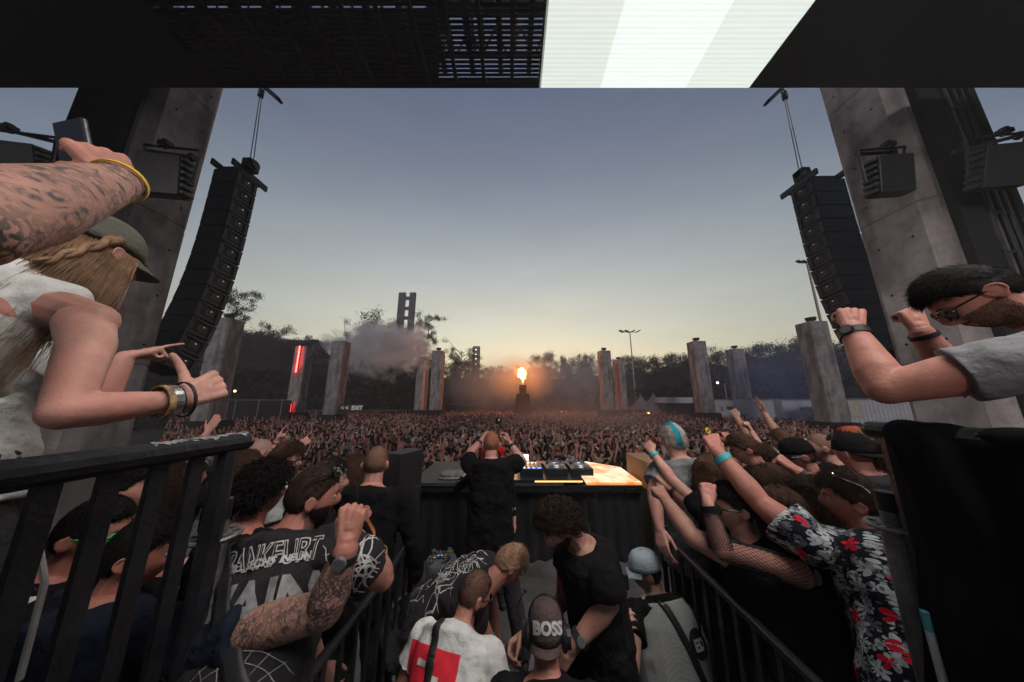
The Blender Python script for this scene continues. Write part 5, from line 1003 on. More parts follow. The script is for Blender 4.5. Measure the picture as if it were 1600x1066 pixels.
    for s in (-1,1):
        c = H+Hm@Vector((s*0.0765,-0.012,-0.012))*hs_; er = Hm@Matrix.Rotation(R(s*22),3,'Z')@Matrix.Rotation(R(-12),3,'X'); b.ball(c+Hm@Vector((s*0.004,0,0)), (0.009*hs_,0.019*hs_,0.033*hs_), seg=12, rings=8, rot=er)
        if not coarse: b.torus(c+Hm@Vector((s*0.011,-0.002,0.004))*hs_, Hm@Vector((s*1,0.42,0)), 0.0215*hs_, 0.0042*hs_, 20, 6, sq=1.0)
    base = Vector((HPc.x, HPc.y, floor)); o0 = base
    me = evaluate(b, 0.017 if coarse else voxel, 2 if (coarse or voxel < 0.004) else 3)
    me.transform(Matrix.Translation(-base)); me.name = 'person'; body = link_mesh('person', me, [SK[skin]], None, smooth=True); body.location = base; tag(body, label, cat, group)
    n = len(me.polygons); cen = np.empty(n*3); me.polygons.foreach_get('center', cen); cen = cen.reshape(-1,3)+np.array(tuple(base)); mi = np.zeros(n, np.int32)
    loc = (cen-np.array(tuple(H)))@np.linalg.inv(Mh).T
    if not coarse:
        me.materials.append(M_lips); mi[(np.abs(loc[:,0]) < 0.023)&(loc[:,1] > 0.07)&(np.abs(loc[:,2]+0.068) < 0.0095)] = 1
        me.materials.append(M_tat)
        if tattoo:
            for s in tattoo:
                sh, e, w_, _, hd = J[s]
                for p0, p1 in ((sh,e),(e,w_-(w_-e)*0.02)):
                    isS = p0 is sh; p0, p1 = np.array(tuple(p0)), np.array(tuple(p1)); P_SH = p0 if isS else None; t = np.clip(((cen-p0)@(p1-p0))/((p1-p0)@(p1-p0)),0,1); d = np.linalg.norm(cen-(p0+t[:,None]*(p1-p0)),axis=1); mi[(d < 0.085)&(t < 1.0)&((t > 0)|(p0 is not P_SH))] = 2
        if beard:
            me.materials.append(stubble({'dark':'dark','black':'black'}[beard[1]], skin)); mi[(mi == 0)&(loc[:,1] > -0.02)&(np.abs(loc[:,0]) < 0.085)&(loc[:,2] < -0.030-0.012*np.clip(1-np.abs(loc[:,0])/0.05,0,1))&(loc[:,2] > -0.135)&((np.abs(loc[:,0]) > 0.030)|(loc[:,2] < -0.050))&(np.linalg.norm(loc,axis=1) < 0.155)] = len(me.materials)-1
        me.polygons.foreach_set('material_index', mi)
        # eyes
        for s in (-1,1):
            q = B(); c = H+Hm@Vector((s*0.031,0.0738,0.000))*hs_; q.ball(c, 0.0116*hs_, seg=12, rings=8, m=0); q.ball(c+Hm@Vector((0,0.0065,0))*hs_, 0.0062*hs_, seg=10, rings=6, m=1); q.build('eye', [M_eye, M_iris], body, smooth=True)
        rs = np.random.default_rng(3); cnt = 260; sx = np.where(rs.random(cnt) < .5, -1, 1); ux = rs.uniform(0.012,0.048,cnt); rp = np.stack([sx*ux, 0.093-0.26*(ux-0.012)**1.3-0.0*ux, 0.0205+rs.normal(size=cnt)*0.0018-3*(ux-0.030)**2], 1); bd = np.zeros((cnt,3,3)); bd[:,0] = rp
        for i in (1,2): bd[:,i] = bd[:,i-1]+np.stack([sx*0.003, 0*ux, 0.0005+0*ux],1)
        V, F = strands(bd, 0.0009); V = V@Mh.T+np.array(tuple(H))-np.array(tuple(base)); link_mesh('eyebrows', np_mesh('eyebrows', V, F), HC_[(hair or {'col':'dark'})['col'] if (hair or {'col':'dark'})['col'] not in ('grey','red') else 'dark'], body)
    if hair: hair['skin'] = skin; make_hair(hair, H, Matrix([list(r_) for r_ in Hm]), hs_, body, sum(ord(ch) for ch in key), coarse)
    if beard and not coarse:
        rs = np.random.default_rng(8); bl, bc = beard; m1 = (HV[:,2] < -0.22)&(HV[:,1] > -0.15)&~((np.abs(HP[:,0]) < 0.024)&(HP[:,2] > -0.082)&(HP[:,1] > .05)&(HP[:,2] < -0.056))&((np.abs(HV[:,0]) > 0.60)|(HV[:,2] < -0.52)|((np.abs(HP[:,0]) < 0.026)&(HP[:,2] < -0.048))); f = HF[m1[HF].all(1)]; cnt = 4200; ff_ = f[rs.integers(0,len(f),cnt)]; wt = rs.dirichlet((1,1,1),cnt); rp = (HP[ff_]*wt[:,:,None]).sum(1); sd = (HV[ff_]*wt[:,:,None]).sum(1)
        bd = np.zeros((cnt,3,3)); bd[:,0] = rp-sd*0.001; dd = sd*0.6+np.array([0,0.1,-0.8])+rs.normal(size=(cnt,3))*0.25; dd /= np.linalg.norm(dd,axis=1)[:,None]
        for i in (1,2): bd[:,i] = bd[:,i-1]+dd*bl*0.5*rs.uniform(.6,1.2,cnt)[:,None]
        V, F = strands(bd, 0.0007); V = V@Mh.T+np.array(tuple(H))-np.array(tuple(base)); link_mesh('beard', np_mesh('beard', V, F), HC_[bc], body)
    # ---------------- clothes
    tm = {'black':C_black,'fade':C_fade,'white':C_white,'grey':C_grey,'sage':C_sage,'char':C_char,'floral':C_floral,'blue':C_blue}.get(top, top) if isinstance(top, str) else top
    g = B(); off = 0.011+0.007*loose; pr = [list(r_) for r_ in tor]
    if bare_mid: pr = [r_ for r_ in pr if r_[0] > 0.40]; pr = [[0.40, pr[0][1]-0.008, pr[0][2]-0.004, pr[0][3]]]+pr
    else: pr = [[-0.10-0.03*(loose-1), 0.172+0.012*loose, 0.125+0.012*loose, -.004]]+[[r_[0], max(r_[1], 0.158 if loose >= 1 and not female else r_[1]), max(r_[2], 0.112 if loose >= 1 and not female else 0), r_[3]] for r_ in pr[1:]]
    pr = [r_ for r_ in pr if r_[0] < 0.99]
    if sleeve == 'none': pr = [r_ if r_[0] < 0.8 else [r_[0], r_[1]*0.80, r_[2], r_[3]] for r_ in pr]+[[0.985, 0.070, 0.066, -.012]]
    if sleeve != 'none': pr.append([1.005, 0.062, 0.066, -.010])
    loft(g, C, rt, Up, pr, k_, off)
    for side in (-1,1):
        sh, e, w_, fd, hd = J[side]; r_ = fem*S*arm_r
        if sleeve == 'none':
            cap(g, nb-U*0.050*S+rt*side*0.050, 0.060*S, nb-U*0.062*S+rt*side*0.112*S, 0.060*S, 10); continue
        cap(g, nb-U*0.050*S+rt*side*0.045, 0.052*S, sh, 0.060*r_+0.006*loose, 10)
        r0 = 0.064*r_+0.007*loose
        if sleeve == 'short': L2 = (0.62+0.12*loose) if sl is None else sl; g.tube(sh-(e-sh)*0.02, sh.lerp(e, min(L2,0.98)), r0, r0*(1.0+0.10*loose), 16); g.ball(sh, r0)
        elif sleeve == 'long': cap(g, sh, r0, e, 0.052*r_+0.006, 12); g.tube(e, e.lerp(w_,0.93), 0.052*r_+0.006, 0.036*r_+0.004, 14)
    gm = evaluate(g, 0.02 if coarse else 0.0085, 3 if coarse else 4, None if coarse else [(0.17,0.030*loose),(0.065,0.024)]); gm.transform(Matrix.Translation(-base)); nm = {'none':'tank_top','short':'t_shirt','long':'long_sleeve_shirt'}[sleeve]; shirt = link_mesh(nm, gm, tm, body, smooth=True)
    q = B(); pl = [(-0.07,.115,.085,0),(0.0,.168,.122,-.006),(0.12,.170,.124,-.004),(0.20,.160,.115,0)]; loft(q, C, rt, Up, pl, k_, 0.008)
    for hip, kn, ft, ff in legs_: cap(q, hip, 0.096*S, kn, 0.074*S, 12); q.ball(kn, 0.074*S); q.tube(kn, ft+Vector((0,0,0.0)), 0.074*S, 0.066*S, 14)
    qm = evaluate(q, 0.024 if coarse else 0.014, 3, None if coarse else [(0.12,0.025)]); qm.transform(Matrix.Translation(-base)); link_mesh('trousers', qm, legs or C_jean, body, smooth=True)
    if not coarse:
        for hip, kn, ft, ff in legs_:
            q = B(); q.ball(Vector((ft.x,ft.y,floor+0.045))+ff*0.02, (0.048,0.06,0.044), rot=None); cap(q, Vector((ft.x,ft.y,floor+0.042))-ff*0.03, 0.040, Vector((ft.x,ft.y,floor+0.036))+ff*0.15, 0.034, 10); cap(q, ft-Vector((0,0,0.02)), 0.045, Vector((ft.x,ft.y,floor+0.05)), 0.044)
            ms = evaluate(q, 0.012, 2); ms.transform(Matrix.Translation(-base)); link_mesh('shoe', ms, C_shoe, body, smooth=True)
    info = dict(body=body, shirt=shirt, gm=gm, H=H, Hm=Hm, hs=hs_, J=J, C=C, Up=Up, rt=rt, fw=fw, U=U, nb=nb, base=base, S=S, hips=HPc); PEOPLE[key] = info; return info
# ---------------- things people wear
def hp(i, x, y, z): return i['H']+i['Hm']@Vector((x,y,z))*i['hs']
def wristband(i, side, t, m, name='wristband', w_=0.016, face=None, r=None):
    sh, e, w0, fd, hd = i['J'][side]; c = e.lerp(w0, t); rr = (0.045+(0.0285-0.045)*max(0,(t-0.28)/0.72))*i['S']*1.0 if r is None else r; rr = rr*1.10+0.003; x, y, d = ortho(fd); b = B(); n = 28
    vs = []
    for h, r_ in ((-w_/2,rr),(w_/2,rr),(w_/2,rr+0.003),(-w_/2,rr+0.003)):
        for j in range(n): a = 2*math.pi*j/n; vs.append(c+d*h+(x*math.cos(a)+y*math.sin(a))*r_)
    b.add(vs, [(q*n+j, q*n+(j+1)%n, ((q+1)%4)*n+(j+1)%n, ((q+1)%4)*n+j) for q in range(4) for j in range(n)]); o = b.build(name, m, i['body'], smooth=False)
    if face is not None:
        fdv = Vector(face); fdv = (fdv-d*fdv.dot(d)).normalized(); b = B(); b.tube(c+fdv*(rr-0.002), c+fdv*(rr+0.008), 0.019, 0.018, 20); b.build('watch_case', M_blackpaint if name != 'wrist_watch' else M_steel, o); b = B(); b.tube(c+fdv*(rr+0.008), c+fdv*(rr+0.009), 0.015, 0.015, 20); b.build('watch_face', mat('watch glass',(0.09,0.10,0.11),0.08), o)
    return o
def glasses(i, m, up=0.0, lens=None, back=0.0, tilt=0, name='glasses', sc_=1.0, gr=0.0026):
    b = B(); l = B(); f = lambda x, y, z: hp(i, x, y*math.cos(R(tilt))-z*math.sin(R(tilt))-back, z*math.cos(R(tilt))+y*math.sin(R(tilt))+up)
    for s in (-1,1):
        pts = []; 
        for k in range(21): a = 2*math.pi*k/20; pts.append(f(s*0.034+0.026*sc_*math.copysign(abs(math.cos(a))**0.75,math.cos(a)), 0.098-0.012*abs(math.cos(a)*0.5+s*0.3), 0.020*sc_*math.copysign(abs(math.sin(a))**0.75,math.sin(a))-0.003))
        b.path(pts, gr, 5); b.path([f(s*0.060,0.090,0.006), f(s*0.078,0.06,0.006), f(s*0.083,0.0,0.004), f(s*0.083,-0.025,-0.012)], gr*1.1, 5)
        l.add([f(s*0.034,0.0965,-0.003)]+pts[:20], [(0,1+k,1+(k+1)%20) for k in range(20)])
    b.path([f(-0.010,0.103,0.004), f(0,0.106,0.007), f(0.010,0.103,0.004)], 0.0022, 5); o = b.build(name, m, i['body'])
    if lens: l.build('lens', lens, o)
    return o
M_frame = mat('black frame', (0.012,0.012,0.012), 0.25); M_lens = mat('dark lens', (0.012,0.014,0.018), 0.06); 
def cap_hat(i, m, brim_dir=0, z0=0.028, brimlen=0.075, name='cap', tilt=0, vol=1.0, flat=False, strap=True):
    "baseball cap: six-panel crown, curved peak, button"
    rotm = Matrix.Rotation(R(brim_dir),3,'Z')@Matrix.Rotation(R(-tilt),3,'X'); b = B(); n = 36; rings = 9; vs = []
    def q(x, y, z): v = rotm@Vector((x,y,0)); return hp(i, v.x, v.y-0.004, z+ (0.10*math.tan(R(-tilt))*(y/0.1)))
    for k in range(rings+1):
        t = k/rings; a2 = t*math.pi/2; 
        for j in range(n):
            a = 2*math.pi*j/n; ridge = 1+0.012*math.cos(6*a); fx = 0.086*vol*math.cos(a)*math.cos(a2)**0.66*ridge; fy = 0.105*vol*math.sin(a)*math.cos(a2)**0.66*ridge; vs.append(q(fx, fy, z0+(0.131-z0)*math.sin(a2)**0.9*vol*(1.0+0.04*math.sin(a)*math.cos(a2))))
    b.add(vs, [(k*n+j, k*n+(j+1)%n, (k+1)*n+(j+1)%n, (k+1)*n+j) for k in range(rings) for j in range(n)]); o = b.build(name, m, i['body'], smooth=True); sdf = o.modifiers.new('s','SOLIDIFY'); sdf.thickness = 0.003
    b = B(); vs = []; N_ = 16
    for k in range(7):
        t = k/6
        for j in range(N_+1):
            a = math.pi*(0.13+0.74*j/N_); x = 0.082*vol*math.cos(a); y0_ = 0.104*vol*math.sin(a); vs.append(q(x*(1+0.02*t), y0_+brimlen*t*math.sin(math.pi*j/N_)**0.55, z0-0.002-(0 if flat else 0.022*(x/0.08)**2*t)-0.010*t))
    b.add(vs, [(k*(N_+1)+j, k*(N_+1)+j+1, (k+1)*(N_+1)+j+1, (k+1)*(N_+1)+j) for k in range(6) for j in range(N_)]); p = b.build('peak', m, o, smooth=True); sdf = p.modifiers.new('s','SOLIDIFY'); sdf.thickness = 0.004
    b = B(); b.ball(q(0,0,z0+(0.131-z0)*vol), (0.008,0.008,0.004)); b.build('button', m, o); return o
def strap_on(i, pts, m, name='bag_strap', w_=0.032, th=0.004, parent=None):
    "flat strap through points given as (t along spine, side, front/back) hugging the torso"
    C, Up, rt = i['C'], i['Up'], i['rt']; P_ = []
    tor = TORSO_M
    for t, a in pts:
        hw = np.interp(t, [r_[0] for r_ in tor], [max(r_[1],.158) if r_[0] < .9 else r_[1] for r_ in tor])*i['S']+0.030; hd = np.interp(t, [r_[0] for r_ in tor], [max(r_[2],.112) if r_[0] < .9 else r_[2]+.02 for r_ in tor])*i['S']+0.026; up = Up(t); fw = up.cross(rt).normalized(); n_ = rt*math.sin(R(a))*hw+fw*math.cos(R(a))*hd; P_.append((C(t)+n_, n_.normalized()))
    dense = []; 
    for k in range(len(P_)-1):
        for s in range(6): u = s/6; dense.append((P_[k][0].lerp(P_[k+1][0],u), P_[k][1].lerp(P_[k+1][1],u).normalized()))
    dense.append(P_[-1]); b = B(); vs = []
    for k, (p, nn) in enumerate(dense):
        d = (dense[min(k+1,len(dense)-1)][0]-dense[max(k-1,0)][0]).normalized(); s = d.cross(nn).normalized()
        vs += [p-s*w_/2, p+s*w_/2, p+s*w_/2+nn*th, p-s*w_/2+nn*th]
    K = len(dense); b.add(vs, [(k*4+j, k*4+(j+1)%4, (k+1)*4+(j+1)%4, (k+1)*4+j) for k in range(K-1) for j in range(4)]+[(0,1,2,3),((K-1)*4,(K-1)*4+1,(K-1)*4+2,(K-1)*4+3)]); return b.build(name, m, parent or i['body'])
# ================================================================== the cast
GL = 'guests packed on the left side of the stage'; GR = 'guests packed on the right side of the stage'
M_yel = mat('yellow band', (0.55,0.36,0.02), 0.5, var=0.05); M_teal = mat('teal band', (0.03,0.33,0.36), 0.5, var=0.1); M_blk = mat('black band', (0.012,0.012,0.012), 0.6); M_mix = mat('beaded band', (0.25,0.16,0.08), 0.4, var=0.9, scale=90); M_silv = mat('silver metal', (0.5,0.48,0.45), 0.25, 0.9, 0.3, 60); M_green = mat('green plastic', (0.03,0.42,0.10), 0.35)
M_print = mat('pale print', (0.42,0.41,0.40), 0.9, var=0.35, scale=30); M_printd = mat('grey print', (0.20,0.20,0.20), 0.9, var=0.6, scale=22); M_redp = mat('red print', (0.58,0.015,0.03), 0.8, var=0.08)
# ---- centre of the stage
i = person('dj', 'man with short ginger hair at the desk, back turned, both hands at his head', P(768,694,2.85), yaw=2, pitch=4, S=1.05, lean=3, loose=1.9, hair=dict(style='buzz',col='ginger',len=0.8), skin='fair', legs=C_jean, voxel=0.0065,
  armL=dict(e=(731,712,2.98),w=(753,688,3.08),h=(763,674,3.12),pose='hold',lift=0.03,pn=(0.3,0.3,-1)), armR=dict(e=(817,722,2.98),w=(797,693,3.08),h=(789,673,3.10),pose='grip',lift=0.03,pn=(-1,0.2,0),th=(0,0,1)), feet=((-0.22,2.98,0),(0.10,2.80,0)), tattoo=[], arm_r=0.92)
wristband(i,-1,0.84,M_blk,w_=0.02); wristband(i,1,0.86,M_blk,w_=0.026)
def back_strap(i, pts, w_, nm='bag_strap', m=None, t=0.7):
    out = []
    for k in range(len(pts)-1):
        (x0,y0),(x1,y1) = pts[k], pts[k+1]; d = Vector((x1-x0,y1-y0,0)).normalized(); nx, ny = -d.y*w_/2, d.x*w_/2; K = 6
        vs = []; 
        for q in range(K+1): u = q/K; vs += [(x0+(x1-x0)*u+nx,y0+(y1-y0)*u+ny),(x0+(x1-x0)*u-nx,y0+(y1-y0)*u-ny)]
        out.append((vs,[(2*q,2*q+1,2*q+3,2*q+2) for q in range(K)]))
    o = decal(nm, out, i['gm'], i['base'], i['C'](t), -i['fw'], i['U'], m or M_blk, i['body'], off=0.009); s_ = o.modifiers.new('s','SOLIDIFY'); s_.thickness = 0.005; return o
t = thing('selfie_camera', 'small black ball-headed camera on a stick held up by the man at the desk', 'camera', P(783,675,2.98)); b = B(); w_ = i['J'][1][2]+i['J'][1][4]*0.07; tp = P(779,657,w_.y); b.tube(w_-(tp-w_)*0.4, tp, 0.008, n=8); b.build('stick', M_blackpaint, t); b = B(); b.ball(tp, (0.034,0.03,0.040), seg=14, rings=10); b.build('ball_head', mat('black foam',(0.014,0.014,0.015),0.95,bump=0.6,bscale=200), t, smooth=True)
b = B(); b.ball(tp-Vector((-0.004,0.028,0)), (0.010,0.006,0.017)); b.build('lens', M_silv, t)
i = person('red', 'person with bright red curly hair hidden behind the man at the desk', P(770,712,3.55), yaw=190, S=0.93, hair=dict(style='curly',col='red',vol=1.5,len=1.7), skin='fair', top='black', sleeve='long', armR=dict(e=(716,762,3.9),w=(722,748,4.2),pose='relax'), voxel=0.008)
i = person('blond', 'bending man with sandy blond hair in a black T-shirt with pale scratchy print', P(795,884,2.05), yaw=-72, pitch=48, roll=-6, torso=-80, S=1.12, hips=tuple(P(655,975,2.10)), hunch=0.05, hair=dict(style='top',col='blond',vol=1.0,len=0.8,fine=2), skin='ruddy', top='fade', loose=1.8,
  armL=dict(e=(765,935,2.25),w=(775,1000,2.25),pose='hold'), armR=dict(e=(738,945,1.95),w=(768,1010,2.0),pose='hold'), voxel=0.0058, legs=C_black)
wristband(i,1,0.88,M_teal,w_=0.02); 
decal('back_print', squiggles(46,0.13,0.20,4,0.0035,10), i['gm'], i['base'], i['C'](0.55), -i['fw']+Vector((0,0,0.6)), i['U'], M_print, i['shirt'])
i = person('white_tee', 'bearded man in sunglasses and a white T-shirt with a red square on it', P(742,928,1.72), yaw=-58, pitch=22, torso=-18, S=0.96, lean=32, floor=ZS, hair=dict(style='buzz',col='dark'), skin='ruddy', top='white', loose=1.5, beard=(0.016,'dark'),
  armL=dict(ev=(0.3,0.2,-1),wv=(0.1,1,-0.1)), armR=dict(ev=(0.25,0.35,-1),wv=(-0.3,1,-0.2),pose='hold'), voxel=0.0055)
glasses(i, M_frame, 0.0, M_lens, name='sunglasses', sc_=1.1); i['tn'] = 1
decal('red_square', [rect(-0.15,-0.17,0.13,0.05,16,14)], i['gm'], i['base'], i['C'](0.76)-i['rt']*0.05, -i['fw'], i['U'], M_redp, i['shirt'])
decal('white_stripes', [rect(-0.07,-0.015,-0.02,0.005),rect(0.0,-0.05,0.055,-0.028),rect(-0.15,-0.17,-0.02,-0.11)], i['gm'], i['base'], i['C'](0.76)-i['rt']*0.05, -i['fw'], i['U'], mat('white print',(0.5,0.48,0.45)), i['shirt'], off=0.006)
back_strap(i, [(-0.075,0.22),(-0.05,0.05),(-0.03,-0.15),(0.0,-0.35)], 0.036)
i = person('curly', 'man with curly dark hair in a black T-shirt with small red lettering looking down', P(874,822,1.66), yaw=96, pitch=40, torso=104, S=1.06, lean=8, hair=dict(style='curly',col='dark',vol=0.9), skin='tan', top='black', loose=1.2, beard=(0.008,'dark'),
  armL=dict(e=(952,942,1.50),w=(899,1006,1.48),pose='hold',pn=(0,1,0)), armR=dict(ev=(0.1,0.25,-1),wv=(-0.3,0.9,-0.1),pose='hold'), voxel=0.0055, legs=C_black)
wristband(i,-1,0.86,M_blk,'wrist_watch',0.022,face=(0.2,-1,0.6))
decal('chest_lettering', [txt('RATH',0.042,0,0,1,0.0012)], i['gm'], i['base'], i['C'](0.72)+i['rt']*0.07+i['fw']*0.05, i['fw'], i['U'], M_redp, i['shirt'])
decal('back_lettering', [txt('RATH',0.05,0,0,1,0.0015)], i['gm'], i['base'], i['C'](0.80)+i['rt']*0.10, -i['fw']*0.9+i['rt']*0.6, i['U'], M_redp, i['shirt'])
i = person('boss', 'crouching crew man in a worn brown BOSS cap turned backwards and a headset', P(853,985,1.40), yaw=-6, pitch=6, S=0.92, lean=12, hair=dict(style='buzz',col='dark',cap=1), skin='ruddy', top='black', loose=1.2, voxel=0.0055)
M_bcap = mat('worn brown cloth', (0.062,0.040,0.036), 0.9, 0, 0.25, 10, 0.4, 130)
co = cap_hat(i, M_bcap, brim_dir=176, z0=-0.012, brimlen=0.045, name='cap', vol=0.98)
bm_ = co.data.copy(); decal('cap_lettering', [txt('BOSS',0.052,0,0,0.95,0.0028)], co.data, wloc(co), hp(i,0.012,-0.10,0.058), i['Hm']@Vector((0.12,-1,0.45)), i['Hm']@Vector((0,0,1)), M_print, co, off=0.004)
b = B(); b.path([hp(i,-0.088,0.0,-0.01)]+[hp(i,-0.088*math.cos(math.pi*k/12),0.035,0.0+0.128*math.sin(math.pi*k/12)) for k in range(13)]+[hp(i,0.088,0,-0.01)], 0.006, 8)
hd_ = b.build('headset', M_blackpaint, i['body'])
for s in (-1,1):
    b = B(); b.tube(hp(i,s*0.083,-0.006,-0.015), hp(i,s*0.118,-0.006,-0.015), 0.044, 0.036, 20); b.torus(hp(i,s*0.088,-0.006,-0.015), i['Hm']@Vector((1,0,0)), 0.038, 0.011, 20, 8); b.build('ear_cup', M_gear, hd_)
b = B(); b.path([hp(i,-0.12,0,0.03),hp(i,-0.145,-0.02,0.09),hp(i,-0.12,-0.03,0.14),hp(i,-0.10,-0.02,0.16)],0.0035,6); b.ball(hp(i,-0.10,-0.02,0.165),0.010); b.build('mic_boom', M_gear, hd_)
b = B(); b.path([hp(i,-0.11,-0.02,-0.05),hp(i,-0.12,-0.05,-0.14),hp(i,-0.09,-0.09,-0.22),hp(i,-0.12,-0.09,-0.32)],0.003,6); b.build('cable', M_gear, hd_)
b = B(); b.path([hp(i,0.06*math.cos(a),-0.01+0.065*math.sin(a)*1.1,-0.165-0.012*math.sin(a)) for a in [math.pi+k*math.pi/10 for k in range(11)]],0.0028,6); b.build('neck_cord', M_gear, i['body'])
i = person('photo', 'crouching photographer in a pale blue cap and grey mesh vest over a black T-shirt', P(1008,892,2.12), yaw=78, pitch=8, torso=12, S=1.0, lean=16, hair=dict(style='short',col='dark',cap=1), skin='tan', top='black', loose=1.4,
  armL=dict(e=(985,1055),es=-1,w=(976,1000),ws=-1,pose='hold',pn=(1,0.3,0)), armR=dict(ev=(0.2,0.5,-0.8),wv=(-0.4,0.9,0.5),pose='hold'), voxel=0.0055)
M_pcap = mat('pale blue cotton', (0.30,0.36,0.38), 0.85, 0, 0.12, 12, 0.3, 120); cap_hat(i, M_pcap, 0, 0.022, 0.085, 'cap', tilt=3, vol=1.04)
g = B(); loft(g, i['C'], i['rt'], i['Up'], [[0.10,.17,.13,0],[0.3,.165,.125,0],[0.6,.168,.125,0],[0.8,.15,.12,0],[0.90,.12,.10,-.01],[0.97,.085,.085,-.012]], i['S'], 0.058)
for s in (-1,1): cap(g, i['nb']-i['U']*0.06+i['rt']*s*0.055, 0.082, i['C'](0.86)+i['rt']*s*0.13, 0.070, 10)
vm = evaluate(g, 0.010, 4, [(0.12,0.018)]); vm.transform(Matrix.Translation(-i['base'])); M_vest = mat('grey mesh vest', (0.30,0.31,0.29), 0.9, 0, 0.1, 6)
def holes(m, sc_, thr, dark=0.12):
    t = m.node_tree; p = t.nodes['Principled BSDF']; n = t.nodes.new; l = t.links.new; old = p.inputs['Base Color'].links[0].from_socket; tcn = n('ShaderNodeTexCoord'); v = n('ShaderNodeTexVoronoi'); v.inputs['Scale'].default_value = sc_; v.inputs['Randomness'].default_value = 0.15; l(tcn.outputs['Object'], v.inputs[0]); r = n('ShaderNodeMapRange'); r.inputs['From Min'].default_value = thr; r.inputs['From Max'].default_value = thr+0.1; r.inputs['To Min'].default_value = dark; l(v.outputs['Distance'], r.inputs[0]); s = n('ShaderNodeVectorMath'); s.operation = 'SCALE'; l(old, s.inputs[0]); l(r.outputs[0], s.inputs['Scale']); l(s.outputs[0], p.inputs['Base Color'])
holes(M_vest, 150, 0.22, 0.35)
vest = link_mesh('vest', vm, M_vest, i['body'], smooth=True)
disc = [(0,0)]+[(0.062*math.cos(k*math.pi/14),0.062*math.sin(k*math.pi/14)) for k in range(28)]
decal('vest_badge', [(disc,[(0,1+k,1+(k+1)%28) for k in range(28)])], vm, i['base'], i['C'](0.70)+i['rt']*0.05, -i['fw']+i['rt']*0.15, i['U'], M_blk, vest, off=0.004)
decal('vest_lettering', [txt('ED',0.062,0,-0.004,0.95,0.003)], vm, i['base'], i['C'](0.70)+i['rt']*0.05, -i['fw']+i['rt']*0.15, i['U'], M_print, vest, off=0.008)
back_strap(dict(i, gm=vm), [(-0.06,0.19),(0.0,0.0),(0.06,-0.2),(0.12,-0.4)], 0.036)
b = B(); b.torus(i['nb']+i['U']*0.005, i['U']+i['fw']*0.3, 0.075, 0.006, 24, 6); b.build('lanyard', M_blk, i['body'])
c = hp(i,0,0.17,-0.03); d = (i['Hm']@Vector((0.0,1,-0.1))).normalized(); t = thing('photo_camera', 'black camera held at the face of the man in the pale blue cap', 'camera', c); x, y, z = ortho(d); b = B(); b.box(c, (0.075,0.13,0.09), Matrix.Rotation(R(78),3,'Z')@Matrix.Rotation(R(90),3,'Z')); b.build('body', M_gear, t, bevel=0.01); b = B(); b.lathe(c+d*0.03, [(0.032,0),(0.036,0.02),(0.036,0.07),(0.040,0.09),(0.036,0.095)], 24, axis=d); b.build('lens', M_gear, t); b = B(); b.lathe(c+d*0.122, [(0.033,0),(0.033,0.004)], 24, axis=d); b.build('front_glass', mat('lens glass',(0.02,0.02,0.03),0.03), t)
b = B(); b.tube(i['hips']+i['rt']*0.22, i['hips']+i['rt']*0.22+Vector((0,0,0.17)), 0.032, 0.030, 14); b.tube(i['hips']+i['rt']*0.22+Vector((0,0,0.17)), i['hips']+i['rt']*0.22+Vector((0,0,0.20)), 0.014, n=12); tag(b.build('water_bottle', mat('clear bottle',(0.3,0.32,0.34),0.1)), 'small clear bottle with blue cap clipped on the vest of the crouching photographer', 'bottle')
# ---- left guests on the stage floor
i = person('long_brown', 'woman with long wavy brown hair seen from behind beside the scuffed rail end', P(383,727,2.45), yaw=-10, female=True, S=0.98, hair=dict(style='long',col='brown',wave=0.012,len=0.95), skin='fair', top='black', sleeve='none', group=GL, voxel=0.007, armL=dict(ev=(0.3,0.3,-1),wv=(0,1,0.2)))
i = person('bald_points', 'man with shaved head pointing both index fingers up over the crowd', P(407,706,2.8), yaw=-25, S=1.02, hair=dict(style='buzz',col='grey',len=0.5), skin='fair', top='black', sleeve='short', group=GL, voxel=0.007,
  armL=dict(e=(418,722,3.05),w=(430,694,3.15),h=(441,678,3.2),pose='horns'), armR=dict(e=(455,720,2.95),w=(470,698,3.1),h=(485,683,3.2),pose='point'))
wristband(i,1,0.9,M_silv); wristband(i,-1,0.93,M_blk)
i = person('specs', 'young man with brown fringe and thin glasses facing right in a pale T-shirt', P(446,718,2.2), yaw=-72, pitch=8, torso=-40, S=1.03, hair=dict(style='top',col='brown',vol=1.15,len=1.1,comb=(0,0.9,-0.3)), skin='fair', top='sage', group=GL, voxel=0.0058); glasses(i, M_frame, name='glasses')
i = person('curly_tank', 'man with a thick black curly mop in a black tank top seen from behind', P(412,768,1.55), yaw=-22, pitch=3, S=1.04, hair=dict(style='curly',col='black',vol=1.25,len=1.15), skin='ruddy', top='black', sleeve='none', loose=1, group=GL, voxel=0.0058)
b = B(); b.torus(hp(i,0.083,-0.01,-0.052), (0,1,0), 0.010, 0.0018, 16, 5); b.build('earring', M_silv, i['body'])
i = person('frankfurt', 'bearded man with a faded FRANKFURT T-shirt and black strap across his back', P(489,776,1.30), yaw=-52, pitch=4, torso=-12, S=1.12, hips=(-0.78,0.98,ZC-1.0), neck_fwd=0.05, hair=dict(style='short',col='dark',len=0.5,vol=0.6), skin='ruddy', top='fade', loose=2.1, beard=(0.02,'dark'), group=GL, voxel=0.0055,
  armL=dict(e=(385,905,1.30),w=(352,880,1.5),h=(352,868,1.55),pose='hold'), armR=dict(e=(598,905,1.45),w=(588,862,1.42),h=(572,850,1.42),pose='fist'))
wristband(i,1,0.9,M_mix); glasses(i, M_frame, 0.075, M_lens, back=0.03, tilt=18, name='sunglasses')
nb_ = -i['fw']; rr = txt
